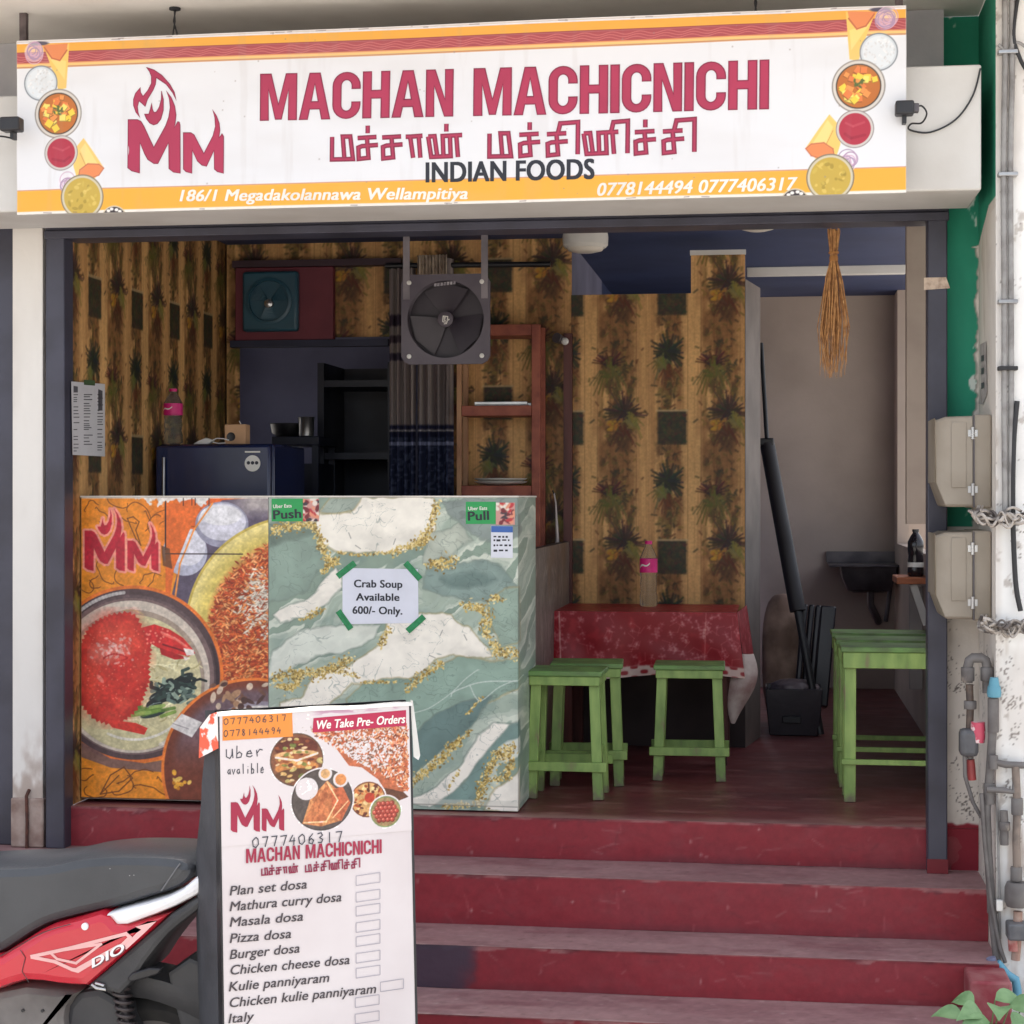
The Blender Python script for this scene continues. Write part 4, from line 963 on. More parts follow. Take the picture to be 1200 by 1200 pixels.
gold([(478,922),(500,908),(515,895),(540,870)], 8); gold([(530,880),(552,858)], 4); gold([(560,945),(568,920),(576,900),(586,884),(602,878)], 9); gold([(586,884),(600,892),(596,910),(580,916)], 7); gold([(520,948),(552,946)], 5); gold([(566,818),(548,840)], 2); gold([(540,905),(525,930)], 1.5)
for x, y, a in ((410,625,1.2),(418,640,.6),(465,632,1.9),(545,745,1.1),(505,770,.4),(520,740,2),(428,690,1)): c.line([(x, y), (x+7*math.cos(a), y+7*math.sin(a))], 1, (120, 116, 110), .7)
c.fill(np.clip((939-Y)*-.6, 0, 1)*.55*(Y < 946), (206, 204, 192)); c.line([(315,945),(607,947)], 1.2, (140, 136, 126), .8); c.grain(.10, .1, 5)
fr_n = int(round((607-315)/(655-315)*(c.nx-1)))+1
c2 = Canvas(315, 607, 583, 952, .62); c2.nx = fr_n; c2.X = c.X[:, :fr_n]; c2.Y = c.Y[:, :fr_n]; c2.c = c.c[:, :fr_n]; c2.x1 = float(c.X[0, fr_n-1])
P1 = sheet(c2, (cm, CYF-.001, CT), (cx1-cm, 0, 0), (0, 0, -CT+.004))
c3 = Canvas(0, 1, 0, 1, .5); c3.X = c.X[:, fr_n-1:]; c3.Y = c.Y[:, fr_n-1:]; c3.x0 = float(c3.X[0, 0]); c3.x1 = 655.; c3.y0, c3.y1 = 583., 952.
P2 = sheet(c3, (cx1, CYF-.001, CT), (0, .46, 0), (0, 0, -CT+.004))
link('marble_panel', grids_mesh('marble_panel', [(P1, c2.c), (P2, c.c[:, fr_n-1:])], smooth=False), M_print, ct)
c = Canvas(0, 1.2, 0, .86, .006); X, Y = c.X, c.Y; c.c[:] = (108, 97, 90)
v_ = fbm(X*9+2.2*fbm(X*3, Y*2.5, 5), Y*1.6, 8); l_ = np.abs(np.sin(v_*30))
c.fill(sstep(.4, .65, v_)*.7, (96, 82, 76)); c.fill(sstep(.25, .0, l_)*.6, (70, 58, 56)); c.fill(sstep(.9, 1, l_)*.4, (176, 164, 152)); c.fill(sstep(.55, .75, fbm(X*4, Y*3, 15))*.5, (112, 84, 64))
link('side_panel', grids_mesh('side_panel', [(sheet(c, (cx1-.012, .546, .86), (0, 1.2, 0), (0, 0, -.856)), c.c)]), M_print, ct)
MB().box(cx1-.045, cx1-.0125, .547, 1.745, .004, .86).build('side_panel_core', M_black, ct)
MB().box(cx0-.002, cx1+.003, CYF-.004, .545, CT+.0005, CT+.006).build('top_edge', mat('laminate_edge', (222, 216, 206), .5, (196, 188, 176)), ct)
# --- stickers
def quad(px0, py0, px1, py1): return [(px0, py0), (px1, py0), (px1, py1), (px0, py1)]
M_sgreen = flat('sticker_green', (42, 158, 84), .5); M_tape = mat('tape_green', (26, 120, 70), .5, (40, 140, 86), scale=90)
def sticker(word, g, pic, tx, seed):
    t = empty('door_sticker', 'green %s sticker at the upper %s corner of the marble print' % (word, 'left' if word == 'Push' else 'right'), 'sticker', tuple(CF.P(*CF.hit((g[0]+g[2])/2, g[3]), .0)), 0)
    MB().pix_poly(CF, quad(*g), .0022).build('backing', M_sgreen, t)
    MB().text(CF, word, tx[0], tx[1], 10.2, .003, .03).build('lettering', M_ink, t)
    MB().text(CF, 'Uber Eats', tx[2], tx[3], 4, .003, .02).build('small_lettering', M_white_ink, t)
    cc = Canvas(0, 20, 0, 26, .7, (206, 150, 140)); rr = np.random.RandomState(seed)
    for i in range(36): cc.disc(rr.uniform(0, 20), rr.uniform(0, 26), rr.uniform(1.5, 4.5), [(190, 60, 66), (232, 220, 206), (120, 50, 56), (226, 150, 120), (70, 60, 66)][i % 5], rr.uniform(1, 3), rr.uniform(0, 3))
    a, b = CF.hit(pic[0], pic[1]), CF.hit(pic[2], pic[3])
    link('food_picture', grids_mesh('food_picture', [(sheet(cc, CF.P(a[0], a[1], .0022), CF.U*(b[0]-a[0]), -CF.V*(a[1]-b[1])), cc.c)]), M_print, t)
sticker('Push', (318.5, 584.5, 355, 611), (355.3, 584.5, 374, 611), ((321, 608.4), (353, 606.6), (320.5, 595.5), (342, 594.5)), 1)
sticker('Pull', (546, 588, 581, 614), (581.3, 589, 603.5, 615), ((549, 610), (573, 609), (549, 598), (571, 597.3)), 2)
ql = empty('notice_label', 'small white label with a blue head below the Pull sticker', 'label', tuple(CF.P(*CF.hit(588, 653), .0)))
MB().pix_poly(CF, [(575.5,616),(601,616.5),(601,654),(575.5,653.5)], .0022).build('paper', flat('label_paper', (222, 224, 232)), ql)
MB().pix_poly(CF, [(575.8,616.3),(601,616.7),(601,624),(575.8,623.6)], .0028).build('blue_head', flat('label_blue', (62, 104, 176)), ql)
lm = MB(); rs = np.random.RandomState(2)
for y in (628, 632, 638, 644):
    x = 578.5
    while x < 597:
        wd = rs.uniform(1.5, 5.5); lm.pix_poly(CF, quad(x, y, min(x+wd, 599), y+rs.uniform(1.6, 2.6)), .0028); x += wd+rs.uniform(1, 3)
lm.build('print', M_ink, ql)
nt_ = empty('paper_notice', 'white crab soup notice taped by four green strips to the marble print', 'notice', tuple(CF.P(*CF.hit(446, 730), .0)))
MB().pix_poly(CF, [(401.5,665.5),(490,667),(490.6,730),(401.5,731.5)], .0022).build('sheet', flat('notice_paper', (222, 224, 234), .7), nt_)
tm = MB()
tm.text(CF, 'Crab Soup', (415.3,688), (471.4,688.8), 8.6, .0028, .03); tm.text(CF, 'Available', (417.6,703.6), (468,704), 8.4, .0028, .03); tm.text(CF, '600/- Only.', (413.6,719), (471.4,720), 8.6, .0028, .03)
tm.build('lettering', M_ink, nt_)
for x, y, a in ((406,667.5,-38),(484,669,48),(404,726.5,55),(487.5,731,-42)):
    ca, sa = math.cos(R(a)), math.sin(R(a))
    MB().pix_poly(CF, [(x+u*ca-v*sa, y+u*sa+v*ca) for u, v in ((-13,-3.6),(13,-3.6),(13,3.6),(-13,3.6))], .0034).build('tape', M_tape, nt_)

# ================================================================== the menu board on the pavement
zl, zr = 4.20, 4.41
def camp(px, py, zc): return CAM+ray(px, py)*zc
bTL, bTR = camp(257, 838, zl), camp(479, 826, zr)
bU = (bTR-bTL); bU[2] = 0; bWd = float(np.linalg.norm(bU)); bU /= bWd
bn = np.cross(bU, [0, 0, 1.0])               # towards the viewer
lean = R(3.0)
bV = np.array([0, 0, 1])*math.cos(lean)-bn*math.sin(lean)
BP = Plane(bTL, bU, bV)
BH = (bTL[2]+.57-.012)/math.cos(lean)        # board height along the slope
mbd = empty('menu_board', 'standing menu board with a dosa price list and black cloth sides', 'board', tuple(np.array(BP.P(bWd/2, -BH, -.05))*[1, 1, 0]+[0, 0, -.57]))
M_board = mat('board_vinyl', (216, 208, 208), .45, (206, 196, 196), scale=3)
fm = MB(); slab(fm, BP, .0, bWd, -BH, .0, -.022, 0); fm.build('front_panel', M_board, mbd)
fm = MB(); slab(fm, BP, -.004, .0, -BH, .002, -.03, .001); slab(fm, BP, bWd, bWd+.006, -BH, .002, -.03, .001); fm.build('edge_trim', M_black, mbd)
# black cloth between front and back frames
prof = [(.010, .03), (-.06, .055), (-.16, .10), (-.33, .165), (-.50, .17), (-.72, .155), (-1.0, .17), (-BH, .19)]
cl = MB(); vs = []; n = len(prof); rs = np.random.RandomState(4)
for b, d in prof:
    z_ = [BP.P(-.003, b, -.024), BP.P(-.010-rs.rand()*.012, b, -.024-d*.5), BP.P(-.004, b-.01, -.024-d), BP.P(bWd+.004, b-.01, -.024-d), BP.P(bWd+.007, b, -.024-d*.5), BP.P(bWd+.003, b, -.024)]
    vs += z_
fs = [(i*6+j, (i+1)*6+j, (i+1)*6+j+1, i*6+j+1) for i in range(n-1) for j in range(5)]+[(0, 1, 2, 3, 4, 5)]
cl.add(vs, [f[::-1] for f in fs]); cl.build('cloth_cover', mat('black_cloth', (58, 60, 66), .6, (44, 45, 50), scale=10, bump=.3), mbd, smooth=30)
# white banner hem folded over the top, and its loose ends
hm = MB(); vs = []
for i in range(13):
    a = -.004+(bWd+.012)*i/12; k = .0018*math.sin(i*1.3)
    vs += [BP.P(a, -.003+k*.3, .003), BP.P(a, .004+k, .001), BP.P(a, .006+k, -.014), BP.P(a, -.01, -.034)]
hm.add(vs, [(i*4+j, (i+1)*4+j, (i+1)*4+j+1, i*4+j+1) for i in range(12) for j in range(3)])
hm.build('banner_hem', M_white, mbd, smooth=60)
fl = MB().add([BP.P(bWd+.004, .012, .002), BP.P(bWd+.016, .008, -.012), BP.P(bWd+.036, -.125, -.02), BP.P(bWd+.026, -.135, -.008), BP.P(bWd+.009, -.125, .002)], [(0, 4, 3, 2, 1)])
fl.build('loose_end', M_white, mbd)
fl = MB().add([BP.P(-.004, .008, .0), BP.P(-.004, -.075, .002), BP.P(-.035, -.10, -.05), BP.P(-.03, -.03, -.055), BP.P(-.014, .0, -.03)], [(0, 1, 2, 3, 4)])
fl.build('printed_end', mat('printed_end', (226, 92, 62), .5, (238, 228, 222), scale=26, lo=.48, hi=.52), mbd)
# printed pictures in photo units, laid over the upper part of the board
bx0, bx1, by0, by1 = 255., 481., 828., 978.
def bpx(px, py): return BP.hit(px, py)
c = Canvas(0, 222, 0, 150, .55, (214, 205, 205)); X, Y = c.X, c.Y     # x from the left edge, y from the top edge (both in board pixels)
def q(x, y): return (x-257, y-838+12*(x-257)/222.)
rs = np.random.RandomState(31)
c.poly([q(366,856),q(476,848),q(476,928),q(452,935),q(440,915),q(420,900),q(405,898),(q(385,870))], (176, 98, 66))
k, m = c.polymask([q(360,852),q(476,846),q(476,936),q(452,938),q(436,915),q(420,908),q(405,905),q(372,890)])
for i in range(2600):
    x, y = rs.uniform(362, 477), rs.uniform(849, 936); p = q(x, y)
    if not (y > 850 and (x-362)*.62+852 > y-8): continue
    wt = rs.rand() < math.exp(-((x-425)/34)**2-((y-880)/20)**2)*1.4
    col = [(226, 214, 204), (206, 190, 176), (236, 226, 214), (120, 84, 70)][rs.randint(4)] if wt else [(206, 120, 76), (186, 90, 60), (226, 166, 120), (120, 60, 44), (214, 196, 170)][rs.randint(5)]
    c.disc(p[0], p[1], rs.uniform(1.2, 2.6), col, rs.uniform(.6, 1.0), rs.uniform(-1.5, 1.5))
c.poly([q(436,922),q(470,930),q(476,936),q(452,945)], (96, 60, 44))
p = q(355, 843); c.disc(*p, 14, (206, 190, 178)); c.disc(*p, 11, (232, 222, 206), 9)
def plate(px, py, r, rim, base):
    p = q(px, py); c.disc(*p, r+1.6, (240, 234, 226)); c.disc(*p, r, rim); c.disc(*p, r-1.5, base); return p
p = plate(344, 890, 31, (92, 70, 56), (122, 78, 56))
for dy, col, h in ((-14, (96, 46, 34), 12), (-6, (206, 160, 110), 5), (0, (150, 90, 56), 7), (9, (190, 126, 70), 8), (17, (92, 60, 40), 7)): c.disc(p[0], p[1]+dy, 25, col, h)
for i in range(70):
    a, r = rs.uniform(0, 6.3), 27*math.sqrt(rs.rand()); c.disc(p[0]+r*math.cos(a), p[1]+r*math.sin(a), rs.uniform(1.5, 4.5), [(216, 176, 110), (90, 40, 30), (206, 190, 120), (140, 74, 44), (232, 206, 160), (110, 120, 60)][i % 6], rs.uniform(1, 2.4), rs.uniform(-.5, .5), .85)
c.line([(p[0]-24, p[1]-4), (p[0], p[1]+1), (p[0]+24, p[1]-6)], 2.5, (232, 206, 160))
p = plate(427, 938, 21, (120, 70, 46), (196, 150, 96))
for i in range(60):
    a, r = rs.uniform(0, 6.3), 19*math.sqrt(rs.rand()); c.disc(p[0]+r*math.cos(a), p[1]+r*math.sin(a), rs.uniform(1.5, 4), [(146, 66, 40), (226, 196, 140), (190, 110, 60), (96, 50, 36)][i % 4], rs.uniform(1, 2), rs.uniform(0, 3))
c.disc(p[0]+2, p[1]-2, 6, (176, 60, 40))
p = plate(448, 953, 18.5, (120, 140, 90), (156, 130, 90))
for i in range(7):
    for j in range(7):
        x, y = (i-3)*5.2+(j % 2)*2.6, (j-3)*4.8
        if math.hypot(x, y) < 14: c.disc(p[0]+x, p[1]+y, 3.0, (120, 40, 34)); c.disc(p[0]+x-.4, p[1]+y-.5, 2.4, (178, 74, 60)); c.disc(p[0]+x-.9, p[1]+y-1, .8, (226, 150, 130))
p = plate(373, 937, 36, (70, 60, 58), (86, 76, 72))
c.poly([(p[0]-24, p[1]+26), (p[0]-14, p[1]-2), (p[0]+6, p[1]-22), (p[0]+30, p[1]+2), (p[0]+22, p[1]+26), (p[0]-2, p[1]+31)], (206, 140, 90)); c.poly([(p[0]-24, p[1]+26), (p[0]-10, p[1]+2), (p[0]+8, p[1]-18), (p[0]+18, p[1]+2), (p[0]+4, p[1]+24)], (196, 120, 76)); c.poly([(p[0]+10, p[1]-10), (p[0]+24, p[1]-14), (p[0]+33, p[1]+6), (p[0]+22, p[1]+26), (p[0]+12, p[1]+20)], (190, 100, 66))
k2, m2 = c.polymask([(p[0]-24, p[1]+26), (p[0]-14, p[1]-2), (p[0]+6, p[1]-22), (p[0]+33, p[1]+2), (p[0]+22, p[1]+26), (p[0]-2, p[1]+31)]); c.blend(k2, m2*.6*sstep(.45, .7, fbm(c.X[k2]/3, c.Y[k2]/6, 5)), (150, 78, 50))
c.line([(p[0]-22, p[1]+25), (p[0]+4, p[1]+26), (p[0]+18, p[1]+2), (p[0]+6, p[1]-20)], 1.6, (232, 196, 146)); c.line([(p[0]+12, p[1]+22), (p[0]+30, p[1]+4)], 1.4, (236, 190, 140))
c.disc(p[0]-18, p[1]-14, 13, (206, 196, 190)); c.disc(p[0]-17, p[1]-15, 10, (238, 232, 226)); c.disc(p[0]+4, p[1]-30, 8, (226, 206, 180)); c.disc(p[0]+4, p[1]-30, 5.5, (206, 160, 110)); c.disc(p[0]+22, p[1]-22, 9, (226, 206, 180)); c.disc(p[0]+22, p[1]-22, 6.5, (214, 140, 84))
c.grain(.3, .2, 4); c.grain(.35, .5, 9); c.c = np.where((np.abs(c.c-np.array((214, 205, 205))).max(-1) < 46)[..., None], (214, 205, 205), c.c)
# worn magenta smear on the top hem
c.fill(sstep(6, 3, np.abs(Y-4+.02*X))*sstep(100, 120, X)*sstep(214, 200, X)*sstep(.45, .6, fbm(X/16, Y/3, 2))*.6, (176, 120, 150))
pa = BP.hit(257, 838)
sx = bWd/222.; P = np.stack([BP.P(0, 0, .0012)]*1)
u = c.X*sx; v = -c.Y*(BP.scale(368, 900))
P = BP.O+u[..., None]*BP.U+v[..., None]*BP.V+.0012*BP.N
link('food_pictures', grids_mesh('food_pictures', [(P, c.c)]), M_print, mbd)
MB().pix_poly(BP, [(367,841.5),(475.5,832),(475.5,850.5),(366,858.5)], .002).build('red_band', flat('band_red', (178, 34, 74)), mbd)
MB().pix_poly(BP, [(260.5,838),(342,833.5),(343,863),(260.5,868)], .002).build('orange_patch', flat('patch_orange', (236, 142, 58)), mbd)
MB().text(BP, 'We Take Pre- Orders', (369.5,854.5), (473.5,847), 9.6, .0026, .03, .2).build('band_lettering', M_white_ink, mbd)
# handwriting: pen strokes in a unit box
PEN = {'0': [[(.5,1),(.1,.7),(.15,.15),(.5,0),(.85,.3),(.8,.8),(.5,1)]], '1': [[(.5,1),(.5,0)]], '3': [[(.15,.9),(.6,1),(.75,.75),(.4,.55),(.8,.35),(.6,.03),(.15,.08)]], '4': [[(.5,1),(.12,.4),(.85,.42)],[(.68,.75),(.64,0)]],
 '6': [[(.7,1),(.25,.6),(.2,.1),(.6,0),(.8,.3),(.5,.5),(.22,.3)]], '7': [[(.1,.95),(.85,.97),(.5,0)]], '8': [[(.7,.85),(.4,1),(.25,.75),(.75,.3),(.5,0),(.2,.25),(.7,.85)]], '5': [[(.8,1),(.3,.95),(.25,.6),(.7,.5),(.7,.1),(.2,.02)]],
 '9': [[(.8,.8),(.5,1),(.2,.75),(.45,.5),(.8,.7),(.6,0)]], 'U': [[(.1,1),(.12,.2),(.5,0),(.8,.3),(.85,1)],[(.85,1),(.9,0)]], 'b': [[(.2,1.3),(.2,0),(.7,.05),(.8,.4),(.5,.6),(.2,.4)]], 'e': [[(.15,.35),(.8,.4),(.6,.7),(.25,.55),(.2,.1),(.6,0),(.9,.15)]], 'r': [[(.2,.7),(.3,0)],[(.27,.4),(.6,.75),(.95,.65)]],
 'a': [[(.75,.6),(.3,.6),(.1,.25),(.4,0),(.75,.3),(.75,.65),(.8,0)]], 'v': [[(.1,.65),(.45,0),(.85,.7)]], 'l': [[(.5,1.3),(.5,0)]], 'i': [[(.5,.6),(.5,0)],[(.5,.85),(.5,.93)]]}
def pen(mb, pl, word, pL, pR, h, wd, off, seed=1):
    rr = np.random.RandomState(seed); n = len(word)
    for i, ch in enumerate(word):
        for j, st in enumerate(PEN[ch]):
            pts = []
            for x, y in st:
                t = (i+.08+.84*x)/n; px = pL[0]+(pR[0]-pL[0])*t+rr.uniform(-.25, .25); py = pL[1]+(pR[1]-pL[1])*t-y*h+rr.uniform(-.3, .3)
                pts.append(pl.hit(px, py))
            mb.stroke(pl, pts, wd*pl.scale(*pL), off+(i*3+j)*3e-6)
pm = MB()
pen(pm, BP, '0777406317', (261,849.5), (336,844.5), 7.5, .9, .0026, 1); pen(pm, BP, '0778144494', (261,863.5), (330,859.5), 7.5, .9, .0026, 2)
pen(pm, BP, 'Uber', (263,889), (309,886), 11, 1.2, .002, 3); pen(pm, BP, 'avalible', (265.5,907.5), (309.5,905.5), 9, 1.1, .002, 4); pen(pm, BP, '0777406317', (294,993.5), (402,986), 12, 1.3, .003, 5)
pm.build('handwriting', M_pen, mbd)
rm = MB(); logo(rm, BP, 270, 905, 333, 976, .002, -2.5, 3); rm.headline(BP, 'MACHAN MACHICNICHI', (288,1011.5), (447,999.5), 16.2, .0022); rm.build('lettering', flat('board_red', (160, 34, 66)), mbd)
rm = MB(); tamil(rm, BP, (306.5,1025.5), (421.5,1016.5), 7.6, 1.7, .0022); rm.build('small_lettering', M_dred_ink, mbd)
M_menu = flat('menu_ink', (70, 62, 66), .5)
mm = MB()
for body, pL, pR in (('Plan set dosa', (269,1049.3), (359,1041)), ('Mathura curry dosa', (269,1067.7), (399.5,1056)), ('Masala dosa', (269,1086), (354.5,1078.7)), ('Pizza dosa', (269,1105), (340.5,1099)), ('Burger dosa', (269,1124), (350.5,1116)),
                     ('Chicken cheese dosa', (269,1142.3), (409,1129.5)), ('Kulie panniyaram', (268,1161.7), (384.5,1150.5)), ('Chicken kulie panniyaram', (268,1180.5), (439.5,1163.5)), ('Italy', (267.5,1199), (296,1196))):
    mm.text(BP, body, pL, pR, 10.6, .002, .014, .2)
mm.build('menu_lettering', M_menu, mbd)
bm_ = MB()
for i, (x0, x1, y) in enumerate(((417,445,1030),(417,445,1049.5),(417,445,1066),(417,445,1085),(417,445,1101.5),(417,445,1121),(417,445,1138.5),(445.5,472.5,1154.5),(416,444,1173),(416,444,1192))):
    h = 5.6; k = 2.0
    pts = [(x0, y-h+k), (x1, y-h-k), (x1, y+h-k), (x0, y+h+k)]
    for a, b in zip(pts, pts[1:]+pts[:1]): bm_.stroke(BP, [BP.hit(*a), BP.hit(*b)], .8*BP.scale(430, 1100), .002+i*1e-6)
bm_.build('price_box', flat('box_line', (168, 162, 172)), mbd)
# ================================================================== stools
M_stoolseat = mat('worn_green_seat', (104, 142, 76), .5, (84, 104, 62), scale=10, lo=.4, hi=.65, bump=.15, col3=(122, 110, 84))
def make_stool(name, w_, d_, h, lw, label, loc, rz, spread, group, st_z, st_ext=.012, apron=.032, sh=.016, sides=True):
    t = empty(name, label, 'stool', (0, 0, 0), 0, group)
    st = MB(); n = 2
    for i in range(n):
        y0 = -d_/2+i*d_/n; st.box(-w_/2-.008, w_/2+.008, y0+(.0015 if i else 0), y0+d_/n, h-.018, h-.0004*i)
    st.build('seat', M_stoolseat, t, bevel=.003)
    ap = MB()
    ap.box(-w_/2, w_/2, -d_/2+.006, -d_/2+.024, h-.018-apron, h-.0185).box(-w_/2, w_/2, d_/2-.024, d_/2-.006, h-.018-apron, h-.0185)
    ap.box(-w_/2+.002, -w_/2+.02, -d_/2+.0245, d_/2-.0245, h-.018-apron, h-.0188).box(w_/2-.02, w_/2-.002, -d_/2+.0245, d_/2-.0245, h-.018-apron, h-.0188)
    ap.build('apron', M_green, t, bevel=.002)
    hw, hd = w_/2, d_/2
    for sx in (-1, 1):
        for sy in (-1, 1):
            a = (sx*(hw-lw*.62), sy*(hd-.042), h-.03); b = (sx*(hw-lw*.62+spread), sy*(hd-.042+spread*.6), 0.0)
            MB().bar(b, a, lw, .034).build('leg', M_green, t, bevel=.002)
    k = spread*(1-st_z/h)
    for sy in (-1, 1) if sides else (-1,):
        y = sy*(hd-.042+k*.6+.025); MB().box(-hw-k-st_ext, hw+k+st_ext, y-.008, y+.008, st_z-sh, st_z+sh).build('stretcher', M_green, t, bevel=.002)
    for sx in (-1, 1) if sides else ():
        x = sx*(hw+k-lw*.62); MB().box(x-.008, x+.008, -hd-k*.6+.03, hd+k*.6-.03, st_z+.028, st_z+.058).build('side_stretcher', M_green, t, bevel=.002)
    t.location = loc; t.rotation_euler = (0, 0, rz)
    return t
GS = 'green wooden stools by the red table'
xA0, xA1 = XY(620, .34), XY(703, .34)
stA = make_stool('wooden_stool', xA1-xA0, .23, .446, .036, 'green wooden stool in front beside the marble counter', ((xA0+xA1)/2, .34+.12, 0), R(-1), .016, GS, .115)
stB = copy_tree(stA); x0, x1 = XY(641, .62), XY(727, .62); stB.location = ((x0+x1)/2, .76, 0); stB.rotation_euler = (0, 0, R(4)); stB['label'] = 'green wooden stool half hidden behind the stool nearest the counter'
stC = copy_tree(stA); x0, x1 = XY(768, .80), XY(845, .80); stC.location = ((x0+x1)/2, .93, 0); stC.rotation_euler = (0, 0, R(1.5)); stC.scale = (1, 1, .96); stC['label'] = 'green wooden stool standing alone before the middle of the red table'
GT = 'tall green stools in a row by the right frame post'
xl = XY(985, .40)
t1 = make_stool('tall_stool', .40, .22, .535, .040, 'bright green tall stool at the front of the row behind the right post', (xl+.21, .40+.13, 0), 0, .002, GT, .14, .004, .055, .009, False)
t2 = copy_tree(t1); t2.location = (xl+.205, .85, 0); t2['label'] = 'tall green stool second in the row behind the right post'
t3 = copy_tree(t1); t3.location = (xl+.20, 1.18, 0); t3['label'] = 'tall green stool farthest back in the row behind the right post'

# ================================================================== red table
tx0, tx1, ty0, ty1, tz = -.855, -.145, 1.22, 1.74, .60
tb = empty('dining_table', 'low wooden table under a red flowered plastic cloth against the papered partition', 'table', (-.5, 1.48, 0))
M_tw = mat('red_brown_wood', (96, 44, 38), .6, (66, 32, 30), stretch=(6, 6, .6))
MB().box(tx0+.01, tx1-.01, ty0+.01, ty1, tz-.03, tz-.004).build('tabletop', M_tw, tb)
for x in (tx0+.05, tx1-.05):
    for y in (ty0+.05, ty1-.05): MB().bar((x, y, 0), (x, y, tz-.03), .04, .04).build('leg', M_tw, tb)
rs = np.random.RandomState(17)
def cloth_paint(c, vert):
    c.c[:] = (142, 14, 28); c.fill(sstep(.45, .75, fbm(c.X*9, c.Y*9, 3))*.5, (136, 14, 30)); c.fill(sstep(.6, .8, fbm(c.X*22, c.Y*22, 6))*.35, (206, 60, 66))
    for i in range(150):
        x, y = rs.uniform(c.x0, c.x1), rs.uniform(c.y0, c.y1); r = rs.uniform(.004, .012)
        for k in range(5):
            a = k*1.257+rs.rand(); c.disc(x+r*math.cos(a), y+r*math.sin(a), r*.6, (214, 150, 146), r*.4, a, rs.uniform(.15, .5))
        c.disc(x, y, r*.4, (232, 196, 186), op=.45)
    for i in range(40):
        x, y = rs.uniform(c.x0, c.x1), rs.uniform(c.y0, c.y1); a = rs.uniform(0, 6.3)
        c.line([(x, y), (x+.03*math.cos(a), y+.03*math.sin(a)), (x+.05*math.cos(a+.6), y+.05*math.sin(a+.6))], .0025, (206, 120, 116), .5)
W_ = tx1-tx0
c = Canvas(0, W_+.02, 0, ty1-ty0, .004); cloth_paint(c, 0)
P0 = sheet(c, (tx0-.01, ty1, tz+.0), (W_+.02, 0, 0), (0, -(ty1-ty0)-.01, 0)); parts = [(P0, c.c)]
c = Canvas(0, W_+.02, 0, .25, .003); cloth_paint(c, 1); X, Y = c.X, c.Y
lace = np.abs(np.sin(X*42))*.018; e = .25-lace-.004-Y
c.fill(sstep(.045, .035, .25-Y)*.9, (214, 196, 186)); c.fill(sstep(.045, .035, .25-Y)*sstep(.1, .6, np.sin(X*84)*np.sin(Y*150+1)), (150, 40, 48)); c.fill(sstep(.50, .52, X/(W_+.02))*0, (0, 0, 0))
c.line([(.035,.0),(.045,.25)], .003, (226, 190, 180)); c.line([(.008,.0),(.012,.25)], .004, (226, 196, 186)); c.line([(.61,.0),(.585,.2)], .0022, (220, 150, 140), .7)
P1 = sheet(c, (tx0-.01, ty0-.012, tz), (W_+.02, 0, 0), (0, 0, -.25))
P1[..., 1] += -.012*np.sin(X*11+.5)*(Y/.25)-.006*np.sin(X*29+2*np.sin(X*5))*(Y/.25)-.004*np.sin(X*17-Y*30)*(Y/.25)-.012*(Y/.25); P1[..., 0] += .03*(Y/.25)*(X/W_); P1[..., 2] -= .012*np.sin(X*9)*(Y/.25)
parts.append((P1, c.c))
c = Canvas(0, ty1-ty0, 0, .25, .006); cloth_paint(c, 1); P2 = sheet(c, (tx1+.01, ty0-.012, tz), (.03, ty1-ty0, 0), (.03, 0, -.22)); parts.append((P2, c.c))
c = Canvas(0, ty1-ty0, 0, .25, .006); cloth_paint(c, 1); P2 = sheet(c, (tx0-.01, ty1, tz), (0, -(ty1-ty0)-.012, 0), (-.01, 0, -.22)); parts.append((P2, c.c))
clo = link('tablecloth', grids_mesh('tablecloth', parts), paint('oilcloth', .38, .3, bump=.1, bscale=25)); tag(clo, 'red flowered plastic tablecloth with a white lace hem hanging over the table', 'tablecloth')
cn = MB(); vs = []; n = 9
for i in range(n):
    t = i/(n-1); z = tz-.16-.27*t; wd = (.055*math.sin(math.pi*min(1, .25+t*.75))+.01)
    for j in range(4):
        s = j/3-.5; vs.append((tx1+.035+s*wd*1.6-.03*t+.012*math.sin(t*5), ty0-.035+.06*abs(s)+.01*math.sin(t*7+j), z))
cn.add(vs, [(i*4+j, (i+1)*4+j, (i+1)*4+j+1, i*4+j+1) for i in range(n-1) for j in range(3)])
o = cn.build('cloth_corner', mat('cloth_lining', (196, 180, 176), .6, (150, 120, 118), scale=12), clo, smooth=80)

